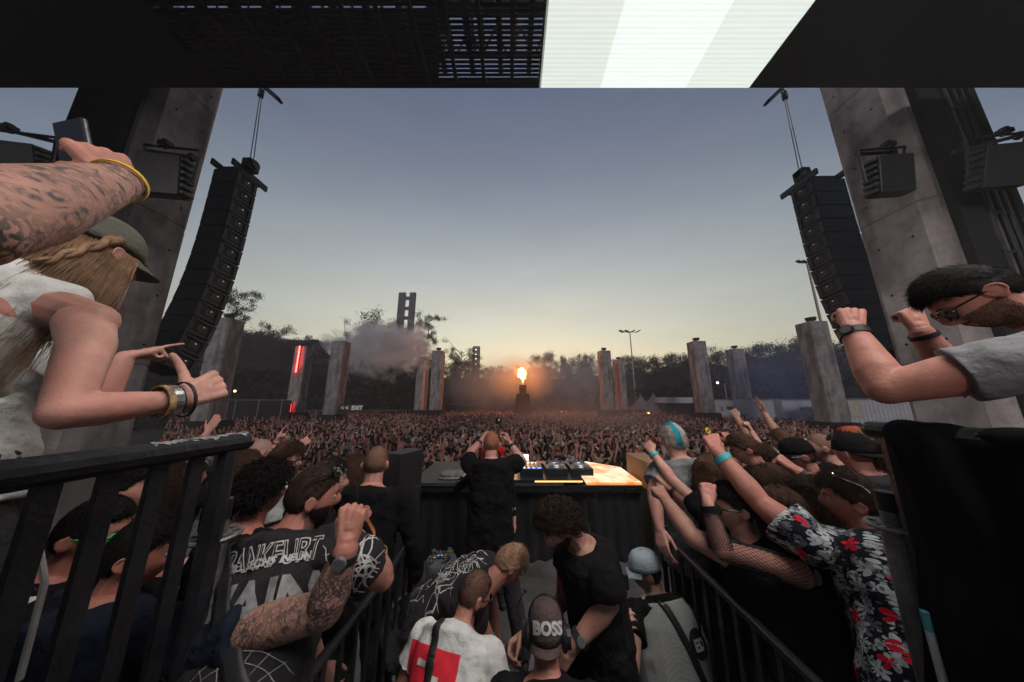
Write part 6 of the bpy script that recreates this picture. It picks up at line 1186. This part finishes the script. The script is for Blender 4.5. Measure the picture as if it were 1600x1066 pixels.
sh_ = [txt('FRANKFURT',0.098,0,0.075,0.80,0.0006)]
def outline_text(body, size, y, sx, out_):
    # hollow letters: thick shape in pale print with a dark core laid on top
    return txt(body, size, 0, y, sx, out_)
cB = i['C'](0.75)+i['rt']*0.085; up_ = i['U']
decal('back_lettering', [txt('FRANKFURT',0.092,0,0.072,0.56,0.0030)], i['gm'], i['base'], cB, nb_, up_, M_print, i['shirt'], off=0.003)
decal('letter_cores', [txt('FRANKFURT',0.092,0,0.072,0.56,-0.0010)], i['gm'], i['base'], cB, nb_, up_, C_fade, i['shirt'], off=0.005)
decal('middle_lettering', [txt('NULL SECHS NEUN',0.030,0,0.056,0.95,0.0014)], i['gm'], i['base'], cB, nb_, up_, M_print, i['shirt'], off=0.007)
decal('gothic_lettering', [txt('MAIN',0.150,0,-0.050,0.75,0.006,shear=0.12)], i['gm'], i['base'], cB, nb_, up_, M_printd, i['shirt'], off=0.004)
web = []
for k in range(9):
    a = math.pi*(0.1+0.8*k/8); c_, s_ = math.cos(a), math.sin(a); web.append(([(0.01*c_-s_*.001,-0.26+0.01*s_+c_*.001),(0.01*c_+s_*.001,-0.26+0.01*s_-c_*.001),(0.14*c_+s_*.001,-0.26+0.12*s_-c_*.001),(0.14*c_-s_*.001,-0.26+0.12*s_+c_*.001)],[(0,1,2,3)]))
for r_ in (0.04,0.075,0.11,0.135):
    pts = [(r_*math.cos(math.pi*(0.1+0.8*k/16)),-0.26+r_*0.86*math.sin(math.pi*(0.1+0.8*k/16))) for k in range(17)]; vs = [q for p in pts for q in (p,(p[0]*(1+0.0018/r_),-0.26+(p[1]+0.26)*(1+0.0018/r_)))]; web.append((vs,[(2*k,2*k+2,2*k+3,2*k+1) for k in range(16)]))
decal('web_print', web, i['gm'], i['base'], cB, nb_, up_, M_printd, i['shirt'], off=0.004)
sh, e, w_, fd, hd = i['J'][1]; decal('sleeve_print', squiggles(26,0.030,0.05,12,0.003,8), i['gm'], i['base'], sh.lerp(e,0.6), -i['fw']*0.9+i['rt']*0.5, sh-e, M_print, i['shirt'], off=0.003)
back_strap(i, [(-0.10,0.20),(-0.02,0.06),(0.06,-0.10),(0.16,-0.24),(0.22,-0.34)], 0.048)
i = person('bandana', 'person in a black and white patterned bandana facing right behind the bearded man', P(513,752,1.75), yaw=-62, S=1.0, hair=dict(style='short',col='dark'), skin='fair', top='black', sleeve='short', group=GL, voxel=0.007)
hm_ = (hairline(HV,0.42,0.12,-0.35) > -0.02); f = HF[hm_[HF].all(1)]; u_ = np.unique(f); mp_ = -np.ones(len(HV),int); mp_[u_] = np.arange(len(u_)); pts = HP[u_]+HV[u_]*(0.016+0.003*np.sin(HV[u_,0:1]*20)); V = pts@(np.array(i['Hm'])*i['hs']).T+np.array(tuple(i['H']))-np.array(tuple(i['base'])); me = bpy.data.meshes.new('bandana'); me.from_pydata(V.tolist(),[],mp_[f].tolist())
M_band = mat('bandana print', (0.45,0.44,0.42), 0.9); holes(M_band, 55, 0.42, 0.03); bo = link_mesh('bandana', me, M_band, i['body'], smooth=True); s_ = bo.modifiers.new('s','SOLIDIFY'); s_.thickness = 0.004
i = person('wavy', 'bare-shouldered woman with shoulder-length wavy auburn hair left of the buzz-cut man', P(550,738,2.35), yaw=-30, pitch=12, female=True, S=0.98, hair=dict(style='bob',col='brown',wave=0.016,len=1.15), skin='fair', top='black', sleeve='none', group=GL, voxel=0.007)
i = person('buzz', 'man with reddish buzz cut in a black shirt with pink flower print', P(588,724,2.08), yaw=6, S=1.06, hair=dict(style='buzz',col='brown',len=0.7), skin='fair', top='black', sleeve='long', loose=1.3, group=GL, voxel=0.006, armR=dict(ev=(0.35,0.1,-1),wv=(0.0,0.5,-1)), armL=dict(ev=(0.3,0.5,-1),wv=(-0.5,0.8,0.1)))
M_pink = mat('pink print', (0.50,0.20,0.17), 0.9, var=0.5, scale=50); M_org = mat('orange print', (0.5,0.17,0.06), 0.9)
pet = []
for k in range(6): a = k*math.pi/3; pet.append(([(0.024*math.cos(a)+0.026*math.cos(q*math.pi/6),0.024*math.sin(a)+0.026*math.sin(q*math.pi/6)) for q in range(12)],[tuple(range(12))]))
cb = i['C'](0.80)+i['rt']*0.02; decal('flower_print', pet, i['gm'], i['base'], cb, -i['fw'], i['U'], M_pink, i['shirt'])
decal('stem_print', [([(0.01,-0.03),(0.04,-0.03),(0.075,-0.10),(0.09,-0.16),(0.07,-0.12),(0.03,-0.05)],[(0,1,2,3,4,5)])], i['gm'], i['base'], cb, -i['fw'], i['U'], M_org, i['shirt'])
bag = strap_on(i, [(1.0,-140),(0.93,-160),(0.82,-172)], C_fade, 'sling_strap', 0.07, 0.006); bag2 = strap_on(i, [(0.86,-166),(0.76,-174),(0.66,176),(0.56,164),(0.46,148)], C_black, 'sling_bag', 0.085, 0.035)
decal('bag_lettering', [txt('MY STAY',0.045,0,0,1.0,0.0015,rot=-38)], bag2.data, i['base'], i['C'](0.66), -i['fw'], i['U'], M_print, bag2, off=0.003)
# tattooed arm from below left
i = person('tattooed', 'person in slate blue T-shirt raising a tattooed arm and fist with round watch', P(225,862,1.16), yaw=-60, torso=-5, pitch=10, S=1.0, lean=0, floor=ZS, sl=0.22, hair=dict(style='short',col='black'), skin='ruddy', top='blue', loose=1.0, voxel=0.0036, tattoo=[1],
  armR=dict(sh=tuple(P(312,1006,1.04)),e=(508,952,0.98),w=(541,858,0.95),h=(548,818,0.96),pose='fist',pn=(-0.2,1,-0.2),th=(-1,0,0.2)), armL=dict(ev=(0.2,0.2,-1)), arm_r=1.18)
wristband(i,1,0.93,M_blk,'wrist_watch',0.024,face=(0.35,-1,0.3),r=0.031)
# seen between the bars
i = person('green', 'man with green-armed glasses in a white and black ringer T-shirt behind the left bars', P(146,832,1.22), yaw=-70, pitch=10, torso=-50, S=1.02, floor=ZS, hair=dict(style='short',col='black',len=0.5), skin='ruddy', top='black', sleeve='short', group=GL, voxel=0.0058, armR=dict(e=(150,985,1.15),w=(178,915,1.2),h=(182,868,1.24),pose='open'), armL=dict(ev=(0.2,0.4,-1)))
glasses(i, M_green, name='glasses', lens=M_lens); wristband(i,1,0.85,M_teal); wristband(i,1,0.75,mat('white blue band',(0.3,0.35,0.42)),w_=0.03)
decal('white_yoke', [rect(-0.07,-0.10,0.05,0.04,8,8)], i['gm'], i['base'], i['C'](0.86)+i['rt']*0.08, Vector((0.5,-0.8,0.4)), i['U'], C_white, i['shirt'])
i = person('dark_profile', 'dark-haired man in black looking right behind the left railing bars', P(214,762,1.62), yaw=-78, S=1.03, hair=dict(style='short',col='black'), skin='fair', top='black', sleeve='long', group=GL, voxel=0.0062)
i = person('bars_woman', 'woman in black with dark hair half hidden by the last railing bars', P(262,752,2.0), yaw=-50, female=True, hair=dict(style='long',col='dark'), skin='fair', top='black', sleeve='short', group=GL, voxel=0.008, armR=dict(ev=(0.3,0.4,-1),wv=(-0.1,1,0.2)))
i = person('left_back_a', 'guest in a black T-shirt with short brown hair beyond the left railing', P(300,745,2.7), yaw=-20, hair=dict(style='short',col='brown'), skin='tan', top='black', group=GL, voxel=0.009, armR=dict(ev=(0.2,0.7,0.5),wv=(0,0.3,1),pose='fist'))
i = person('left_back_b', 'guest in a grey T-shirt with black hair just above the left railing top', P(255,722,3.0), yaw=-30, hair=dict(style='top',col='black'), skin='fair', top='grey', group=GL, voxel=0.008, armR=dict(ev=(0.3,0.5,0.8),wv=(0,0.3,1),pose='open'))
# ---- woman in the cap on the left riser, pointing friend, phone arm
i = person('cap_woman', 'woman in white tank top and olive cap with long blonde hair, thumb up', P(150,398,0.72), yaw=4, pitch=8, torso=-10, female=True, S=0.97, lean=8, floor=ZR, hips=(-1.28,0.30,ZC-0.36), hair=dict(style='long',col='blond',wave=0.008,len=0.95,fine=3,line=(0.42,0.02,-0.55),hang=(0,-0.25,-1),cap=1), skin='fair', top='white', sleeve='none', loose=1.1, bare_mid=False, voxel=0.0034,
  armR=dict(sh=tuple(P(150,500,0.58)),e=(100,645,0.49),w=(282,625,0.63),h=(350,597,0.72),pose='thumb',pn=(-1,0.2,-0.4),th=(-0.2,0,1)), armL=dict(ev=(0.1,-0.2,-1),wv=(0,-0.2,-1)), legs=C_black, arm_r=0.80)
M_olive = mat('olive cotton', (0.085,0.085,0.065), 0.9, 0, 0.2, 14, 0.3, 120); cap_hat(i, M_olive, 0, 0.020, 0.072, 'cap', tilt=2, vol=1.0)
for tt, mm, ww, rr_ in ((0.80,M_mix,0.010,0.0262),(0.86,M_silv,0.020,0.0250),(0.905,M_yel,0.008,0.0242),(0.935,M_blk,0.006,0.0240),(1.03,M_blk,0.005,0.030)): wristband(i,1,tt,mm,'bracelet',ww,r=rr_)
b = B(); 
for s in (0,1):
    pts = [hp(i, 0.082+0.010*math.cos(k*1.1+s*math.pi), -0.028-0.012*k*0.9+0.008*math.sin(k*1.1+s*math.pi), 0.045-0.017*k) for k in range(11)]; b.path(pts, 0.0085, 8, taper=lambda t: 1-0.5*t)
b.build('braid', HC_['blond'], i['body'], smooth=True)
i = person('pointer', 'friend in a white top behind the woman in the cap, pointing with one finger', P(110,470,1.05), yaw=-40, female=True, S=0.98, floor=ZR, hair=dict(style='long',col='light',len=0.8), skin='fair', top='white', sleeve='short', voxel=0.0055,
  armR=dict(sh=tuple(P(130,585,0.98)),e=(150,640,0.98),w=(196,558,1.02),h=(240,547,1.08),pose='point',pn=(0,0,-1),th=(0,0.4,1)), armL=dict(ev=(0.1,-0.2,-1),wv=(0,-0.2,-1)))
i = person('phone_arm', 'person with a heavily tattooed arm and yellow wristband holding a phone up', Vector((-1.10,-0.05,ZC+0.40)), yaw=-10, S=1.03, floor=ZR, hair=dict(style='short',col='dark'), skin='ruddy', top='black', voxel=0.0034, tattoo=[1],
  armR=dict(sh=(-0.86,0.04,ZC+0.20),e=(-80,352,0.285),w=(186,284,0.50),h=(148,232,0.50),pose='hold',pn=(-0.75,0.45,-0.1),th=(0.2,-0.6,0.8)), armL=dict(ev=(0.2,0.2,-1)), arm_r=1.12)
wristband(i,1,1.0,M_yel,w_=0.010,r=0.0305)
w_ = i['J'][1][2]; c = P(118,228,0.49); t = thing('phone', 'dark smartphone held up in the tattooed hand, sky reflected on its screen', 'phone', c); rotp = Matrix.Rotation(R(-16),3,'Y')@Matrix.Rotation(R(8),3,'X')
b = B(); b.box(c, (0.060,0.009,0.112), rotp); b.build('case', M_blackpaint, t, bevel=0.004); b = B(); b.box(c+rotp@Vector((0,-0.0055,0)), (0.055,0.002,0.105), rotp); b.build('screen', mat('phone glass',(0.012,0.014,0.02),0.25,spec=0.25), t)
# ---- man on the right riser
i = person('fists', 'man in grey sleeveless top and sunglasses raising both fists beside the huge pillar', P(1520,466,0.88), yaw=48, pitch=36, hscale=0.95, torso=22, S=1.04, lean=14, floor=ZR, hair=dict(style='top',col='black',vol=1.0,len=0.8,fine=3), skin='ruddy', top='grey', sleeve='short', sl=0.06, loose=0.7, beard=(0.002,'black'), voxel=0.0034, neck_fwd=0.05,
  armL=dict(sh=tuple(P(1592,566,0.74)),e=(1385,607,0.90),w=(1334,520,0.99),h=(1328,478,1.02),pose='fist',pn=(0.3,1,-0.1),th=(0.9,0,0.2)), armR=dict(e=(1500,600,1.12),w=(1440,520,1.12),h=(1420,485,1.14),pose='fist',pn=(0.2,0.8,-0.3),th=(0.9,0,0.3)), legs=C_denim, arm_r=1.12)
wristband(i,-1,0.97,M_blk,'smart_watch',0.026,face=(-1,-0.35,0.1),r=0.031); wristband(i,1,0.94,M_blk,w_=0.018,r=0.031); glasses(i, M_frame, -0.004, M_lens, name='sunglasses', sc_=1.15)
# ---- right guests
i = person('turquoise', 'man with bleached hair and turquoise streak in a mottled grey T-shirt', P(1052,688,2.32), yaw=12, S=1.08, floor=ZS, lean=6, hair=dict(style='short',col='grey',vol=1.1,streak='teal',sx=(-0.05,-0.012),sz=-0.03), skin='fair', top='char', loose=1.5, group=GR, voxel=0.006, armL=dict(e=(1022,770,2.15),w=(1030,822,2.05),pose='relax'), armR=dict(ev=(0.3,0.5,-1)))
i = person('black_specs', 'man with black hair and black glasses facing left, both fists pushed forward', P(1143,792,1.68), yaw=82, pitch=2, torso=58, S=1.07, hair=dict(style='short',col='black',vol=0.8), skin='tan', top='black', loose=1.3, group=GR, voxel=0.0052,
  armL=dict(e=(1080,838,1.55),w=(1040,782,1.75),h=(1026,762,1.85),pose='fist',pn=(0.1,0.3,-1)), armR=dict(e=(1092,800,1.90),w=(1050,765,2.05),h=(1036,750,2.1),pose='fist',pn=(0.1,0.3,-1)))
glasses(i, M_frame, 0, None, name='glasses', sc_=1.1, gr=0.0042); wristband(i,1,0.88,M_blk,'wrist_watch',0.02,face=(0,0,1))
i = person('brown_cross', 'brown-haired guest behind the man with black glasses, one thin arm raised to the stage', P(1112,742,1.98), yaw=20, female=True, S=1.0, hair=dict(style='bob',col='light',len=0.8), skin='fair', top='black', loose=1.0, group=GR, voxel=0.006, sl=0.5, armL=dict(e=(1052,752,2.05),w=(1020,708,2.2),h=(1010,692,2.28),pose='fist',pn=(0.5,0.8,0),th=(1,0,0)), armR=dict(ev=(0.3,0.4,-1)))
wristband(i,-1,0.92,M_teal,w_=0.022,r=0.027)
M_net = mat('fishnet', (0.012,0.012,0.013), 0.8)
i = person('fishnet', 'woman with long brown hair, black top and fishnet sleeves, one fist raised', P(1222,800,1.58), yaw=35, female=True, S=1.0, hair=dict(style='long',col='brown',len=0.6,wave=0.006), skin='fair', top='black', sleeve='none', group=GR, voxel=0.0052,
  armL=dict(e=(1128,858,1.45),w=(1106,788,1.50),h=(1106,758,1.53),pose='fist',pn=(0.3,1,0),th=(0.9,0,0)), armR=dict(ev=(0.3,0.3,-1)))
sh, e, w_, fd, hd = i['J'][-1]; b = B()
def net(b, p0, p1, r0, r1, nu=22, nv=22):
    x, y, d = ortho(p1-p0); L_ = (p1-p0)
    for fam in (1,-1):
        for k in range(nu):
            pts = []
            for j in range(nv+1): a = 2*math.pi*(k/nu+fam*j/nv*0.5); rr = r0+(r1-r0)*j/nv; pts.append(p0+L_*(j/nv)+(x*math.cos(a)+y*math.sin(a))*rr)
            b.path(pts, 0.0011, 4)
net(b, sh, e, 0.060, 0.046); net(b, e, e.lerp(w_,0.82), 0.047, 0.034); b.build('fishnet_sleeve', M_net, i['body']); b = B(); b.tube(e.lerp(w_,0.80), e.lerp(w_,0.96), 0.040, 0.036, 18); b.build('cuff', C_black, i['body'])
i = person('floral', 'man in red, white and black floral shirt, dark wavy hair, fists up', P(1330,782,1.42), yaw=48, pitch=0, torso=22, S=1.15, sl=0.25, hips=(1.36,1.12,ZC-1.12), lean=4, hair=dict(style='top',col='dark',vol=1.15,fine=2,len=.9), skin='ruddy', top='floral', loose=1.6, group=GR, voxel=0.005,
  armL=dict(sh=tuple(P(1268,848,1.38)),e=(1188,786,1.55),w=(1122,708,1.68),h=(1110,682,1.75),pose='fist',pn=(0.3,1,-0.2),th=(0.9,0,0.1)), armR=dict(e=(1300,775,1.85),w=(1248,738,1.95),h=(1226,722,2.0),pose='fist',pn=(0,0.4,-1),th=(0,1,0.5)), arm_r=1.08)
wristband(i,-1,0.88,M_teal,w_=0.030,r=0.036); wristband(i,1,0.9,M_blk,w_=0.022); glasses(i, M_silv, 0.082, M_lens, back=0.035, tilt=20, name='sunglasses', sc_=0.9)
c = i['J'][-1][2]+i['J'][-1][4]*0.11; b = B(); b.torus(c+Vector((-0.01,0,0.03)), (0.3,-1,0.2), 0.014, 0.005, 18, 6); tag(b.build('yellow_ring', M_yel), 'small yellow and black ring held on the highest raised fist', 'ring')
i = person('brown_specs', 'man with short brown hair and glasses in a black patterned shirt looking down left', P(1163,702,2.35), yaw=62, pitch=18, S=1.04, hair=dict(style='short',col='brown'), skin='ruddy', top='black', group=GR, voxel=0.007, armL=dict(e=(1148,735,2.5),w=(1142,694,2.6),h=(1136,680,2.65),pose='hold'), armR=dict(ev=(0.3,0.4,-1))); glasses(i, M_frame, name='glasses')
decal('shirt_pattern', squiggles(60,0.16,0.20,31,0.004,7), i['gm'], i['base'], i['C'](0.7), -i['fw'], i['U'], M_printd, i['shirt'])
i = person('redcurl', 'woman with long curly reddish brown hair behind the man with glasses', P(1193,716,2.62), yaw=10, female=True, S=1.0, hair=dict(style='long',col='brown',wave=0.018,len=0.9), skin='fair', top='black', group=GR, voxel=0.007, armL=dict(e=(1098,762,2.75),w=(1085,738,2.9),pose='fist'), armR=dict(ev=(0.3,0.7,0.5),wv=(0,0.4,1),pose='fist'))
i = person('ponytail', 'woman with straight brown hair in profile between the raised arms', P(1203,755,1.95), yaw=66, female=True, S=0.98, hair=dict(style='long',col='brown',len=0.7,wave=0.003,hang=(0.15,-0.5,-1)), skin='ruddy', top='black', group=GR, voxel=0.006)
i = person('sleek', 'woman with sleek dark brown hair parted in the middle, seen from behind', P(1272,778,1.72), yaw=12, female=True, S=0.98, hair=dict(style='long',col='dark',len=0.8,wave=0.003), skin='fair', top='black', group=GR, voxel=0.007)
i = person('capman', 'man in a plain black cap and glasses facing left in a black hoodie', P(1247,712,2.18), yaw=62, pitch=12, S=1.04, hair=dict(style='buzz',col='dark',cap=1), skin='ruddy', top='black', sleeve='long', group=GR, voxel=0.007); cap_hat(i, C_black, 0, 0.022, 0.075, 'cap'); glasses(i, M_frame, name='glasses')
i = person('baldman', 'man with shaved head raising a tattooed hand to his face', P(1284,699,2.5), yaw=50, S=1.04, hair=dict(style='buzz',col='dark',len=0.4), skin='fair', top='black', group=GR, voxel=0.007, armL=dict(e=(1268,725,2.6),w=(1268,703,2.7),h=(1266,690,2.75),pose='hold'), armR=dict(ev=(0.3,0.2,-1)), tattoo=[-1])
i = person('snapback', 'broad man in a black snapback with sunglasses on it, seen from behind', P(1333,707,2.0), yaw=5, S=1.05, hair=dict(style='buzz',col='dark'), skin='ruddy', top='fade', group=GR, voxel=0.007); cap_hat(i, C_black, 178, 0.010, 0.06, 'cap', vol=1.05, flat=True); glasses(i, M_frame, 0.075, M_lens, back=-0.01, tilt=8, name='sunglasses')
i = person('orangecap', 'guest with an orange-fronted cap showing just above the black snapback', P(1330,686,2.75), yaw=40, S=1.05, hair=dict(style='short',col='black'), skin='ruddy', top='black', group=GR, voxel=0.009); cap_hat(i, mat('dark orange cloth',(0.25,0.05,0.02),0.9), 0, 0.022, 0.07, 'cap')
i = person('blonde', 'blonde woman with straight hair behind the right rail end', P(1363,694,2.35), yaw=20, female=True, S=1.0, hair=dict(style='long',col='blond',wave=0.008,len=0.8), skin='fair', top='black', sleeve='none', group=GR, voxel=0.007, armR=dict(ev=(0.3,0.6,-0.4),wv=(0,0.4,1),pose='fist'))
i = person('bare_arms', 'bare-armed woman with dark hair squeezed against the right scaffold post', P(1392,716,1.95), yaw=40, female=True, S=0.99, hair=dict(style='long',col='dark',len=0.5), skin='ruddy', top='black', sleeve='none', group=GR, voxel=0.007, armL=dict(ev=(0.2,0.6,-0.6),wv=(0.1,0.4,1),pose='fist'))
i = person('right_back', 'guest with messy brown hair between the snapback and the sleek-haired woman', P(1222,690,3.1), yaw=30, hair=dict(style='short',col='brown'), skin='tan', top='grey', group=GR, voxel=0.008, armL=dict(ev=(0.4,0.6,0.6),wv=(0,0.3,1),pose='fist'), armR=dict(ev=(0.3,0.5,0.8),wv=(0,0.3,1),pose='open'))
t0_ = P(1243,1015,1.5)
# ================================================================== the crowd on the field
import itertools
cr_poses = [dict(), dict(armL=dict(ev=(0.4,0.3,0.9),wv=(0.0,0.1,1),pose='fist')), dict(armR=dict(ev=(0.4,0.4,0.8),wv=(-0.2,0.1,1))), dict(armL=dict(ev=(0.5,0.4,0.7),wv=(-.3,0.2,1)), armR=dict(ev=(0.5,0.4,0.7),wv=(-.3,0.2,1))), dict(armL=dict(ev=(0.2,0.9,0.3),wv=(0,0.6,0.8)), armR=dict(ev=(0.2,0.9,0.3),wv=(0,0.6,0.8)))]
POSE_T = ['arms down', 'right arm raised', 'left arm raised', 'both arms raised', 'hands held out in front']
POSE_T = ['arms down', 'left arm up', 'right arm up', 'both arms up', 'hands out']
tmpl = []
for k, (po, fem) in enumerate([(0,0),(1,0),(2,1),(3,0),(4,1),(0,1),(3,1)]):
    i = person('t%d'%k, 'template', Vector((0,0,1.60)), yaw=180, pitch=4, female=bool(fem), S=0.99, floor=0, coarse=True, hair=dict(style='long' if fem else 'short', col='dark', len=0.7 if fem else 1), top='black', sleeve='none' if fem else 'short', **cr_poses[po])
    tmpl.append((i['body'], po, fem))
cols = {'black': C_black, 'white': C_white, 'charcoal': C_fade, 'grey': C_grey, 'pale blue': cmat('pale blue cotton',(0.22,0.28,0.38)), 'red': cmat('red cotton',(0.30,0.03,0.03)), 'navy': cmat('navy cotton',(0.02,0.03,0.07)), 'beige': cmat('beige cotton',(0.36,0.28,0.20)), 'olive': cmat('olive shirt',(0.07,0.08,0.045)), 'pink': cmat('pink cotton',(0.42,0.18,0.20))}
cw = [0.40,0.13,0.15,0.08,0.04,0.05,0.06,0.04,0.03,0.02]; hcs = ['black','dark','brown','light','blond']; HN = {'black':'black','dark':'dark brown','brown':'brown','light':'light brown','blond':'blond'}; sks = ['fair','ruddy','tan','dark']; skn = {'fair':'pale','ruddy':'flushed','tan':'tanned','dark':'brown'}
def where(x, y):
    a = x/y
    s = 'left side' if a < -0.36 else ('past the bare desk' if a < -0.12 else ('past the gear' if a < 0.2 else ('past the tiles' if a < 0.45 else 'right side')))
    return s
rs = np.random.default_rng(77); spots = []
y = 8.6; row_n = 0
while len(spots) < 298:
    hw = y*0.97
    x = -hw+rs.uniform(0,0.5)
    while x < hw and len(spots) < 298:
        spots.append((x+rs.normal()*0.06, y+rs.normal()*0.10, row_n)); x += rs.uniform(0.50,0.68)
    y += 0.52; row_n += 1
RW = ['front row', 'second row', 'third row', 'fourth row', 'fifth row', 'sixth row', 'seventh row', 'eighth row', 'ninth row', 'tenth row', 'eleventh row', 'twelfth row', 'thirteenth row']
taken = {}; cn_ = list(cols)
for n_, (x, y_, rw) in enumerate(spots):
    for tries in range(200):
        body, po, fem = tmpl[rs.choice(7, p=[.34,.08,.09,.06,.09,.28,.06])]; sc_ = cn_[rs.choice(len(cn_), p=np.array(cw)/sum(cw))]; hc = hcs[rs.choice(5, p=[.25,.3,.2,.13,.12])]; sk = sks[rs.choice(4, p=[.45,.25,.2,.1])]; acc = ['', 'sunglasses, ', 'cap, '][rs.choice(3, p=[.66,.2,.14])]
        lab = '%s %s hair, %s%s top, %s, %s, %s' % ('long' if fem else 'short', HN[hc], acc, sc_, POSE_T[po], RW[min(rw,12)], where(x,y_))
        if lab not in taken: break
    taken[lab] = 1
    r_ = body.copy(); COL.objects.link(r_); r_.name = 'person'; r_.location = (x, y_, 0); r_.rotation_euler = (0,0,rs.normal()*0.3+math.atan2(x,y_)*-0.4); s_ = rs.uniform(0.93,1.07); r_.scale = (s_,s_,s_); tag(r_, lab, 'person', 'crowd near the stage')
    r_.material_slots[0].link = 'OBJECT'; r_.material_slots[0].material = SK[sk]
    for ch in body.children:
        c = ch.copy(); COL.objects.link(c); c.parent = r_; c.material_slots[0].link = 'OBJECT'
        if ch.name.startswith('hair'): c.material_slots[0].material = HC_[hc]
        elif ch.name.startswith('trousers'): c.material_slots[0].material = C_black if rs.random() < .7 else C_denim
        else: c.material_slots[0].material = cols[sc_]
    if acc:
        if acc.startswith('sun'): 
            if 'g' not in globals().get('CACHE', {}): pass
            b = B(); b.box((0,-0.100,1.605),(0.135,0.014,0.036)); b.box((-0.072,-0.04,1.61),(0.005,0.11,0.012)); b.box((0.072,-0.04,1.61),(0.005,0.11,0.012)); nm, mm = 'sunglasses', M_lens
        else:
            b = B(); b.lathe((0,0.0,1.63),[(0.098,0),(0.096,0.04),(0.07,0.085),(0.02,0.10)],14); b.add([(0.08,-0.07,1.64),(-0.08,-0.07,1.64),(-0.06,-0.17,1.625),(0.06,-0.17,1.625),(0.08,-0.07,1.65),(-0.08,-0.07,1.65),(-0.06,-0.17,1.635),(0.06,-0.17,1.635)],[(0,1,2,3),(7,6,5,4),(0,4,5,1),(1,5,6,2),(2,6,7,3),(3,7,4,0)]); nm, mm = 'cap', cols[cn_[rs.integers(0,4)]]
        o = b.build(nm, mm, None); o.parent = r_
for body, _, _ in tmpl:
    for ch in list(body.children): bpy.data.objects.remove(ch)
    bpy.data.objects.remove(body)
# the rest of the crowd: one object, thousands of small low-poly people
def lowpoly(seed):
    b = B(); r_ = random.Random(seed)
    b.lathe((0,0,0.75),[(0.16,0),(0.15,0.25),(0.19,0.52),(0.17,0.66),(0.06,0.72)],8, m=0)
    b.lathe((0,0,0.0),[(0.09,0),(0.15,0.5),(0.17,0.76)],6, m=3)
    b.ball((0,-0.01,1.60),(0.072,0.088,0.112),m=1,seg=8,rings=6); b.ball((0,0.006,1.655),(0.090,0.108,0.092),m=2,seg=8,rings=5); b.tube((0,0,1.42),(0,0,1.52),0.05,n=6,m=1)
    up = [0,1,0,3,0,0,0,0][seed]
    for s in (-1,1):
        raised = (up == 3) or (up == 1 and s == 1) or (up == 2 and s == -1)
        e = (s*0.30,-0.08,1.62) if raised else (s*0.26,0,1.12); w_ = (s*0.24,-0.14,1.90) if raised else (s*0.22,-0.18,1.10)
        b.tube((s*0.19,0,1.38),e,0.06,0.045,6,m=0); b.tube(e,w_,0.042,0.032,6,m=1); b.ball(w_,0.05,m=1,seg=6,rings=4)
    V = np.array(b.v); V[:,1] *= 0.92
    return V, b.f, np.array(b.m)
LP = [lowpoly(k) for k in range(8)]
shirts = [C_black, C_white, C_fade, C_grey, cols['pale blue'], cols['red'], cols['beige'], cols['pink']]; SP = [.42,.20,.14,.09,.05,.03,.05,.02]
hairs = [HC_[h] for h in hcs]; skins = [SK[s] for s in sks]; allm = shirts+hairs+skins+[C_jean]
rs = np.random.default_rng(4); VV = []; FF = []; MM = []; off = 0; y = max(s[1] for s in spots)+0.3; cntp = 0
xmax_last = max(s[0] for s in spots[-12:])
blocks = [(px, py) for px, py, _ in pill]
y = spots[-1][1]+0.45
while y < 50:
    stp = 0.56+0.012*(y-14); x = -min(y*1.15, 42)
    while x < min(y*1.15, 46):
        px_, py_ = x+rs.normal()*0.10, y+rs.normal()*0.14; x += stp*rs.uniform(0.85,1.25)
        if any(abs(px_-bx) < 1.6 and -1.2 < py_-by < 2.3 for bx, by in blocks) or (abs(px_-fb.x) < 2.3 and abs(py_-YFm-1.5) < 2.0): continue
        V, F, m = LP[rs.integers(0,8)]; a = rs.normal()*0.35-math.atan2(px_,py_)*0.4; s_ = rs.uniform(.93,1.07); ca, sa = math.cos(a), math.sin(a); Q = V*s_; Q = np.stack([Q[:,0]*ca-Q[:,1]*sa+px_, Q[:,0]*sa+Q[:,1]*ca+py_, Q[:,2]],1); VV.append(Q)
        FF += [tuple(q+off for q in f) for f in F]; mp_ = np.array([rs.choice(8,p=SP), 13+rs.choice(4,p=[.45,.25,.2,.1]), 8+rs.integers(0,5), 17]); MM.append(mp_[m]); off += len(V); cntp += 1
    y += stp*0.95
me = bpy.data.meshes.new('crowd'); me.from_pydata(np.concatenate(VV).tolist(), [], FF); o = link_mesh('crowd', me, allm, None, smooth=True); me.polygons.foreach_set('material_index', np.concatenate(MM).astype(np.int32)); tag(o, 'dense festival crowd filling the field to the far pillars', 'crowd', kind='stuff'); print('far crowd', cntp)
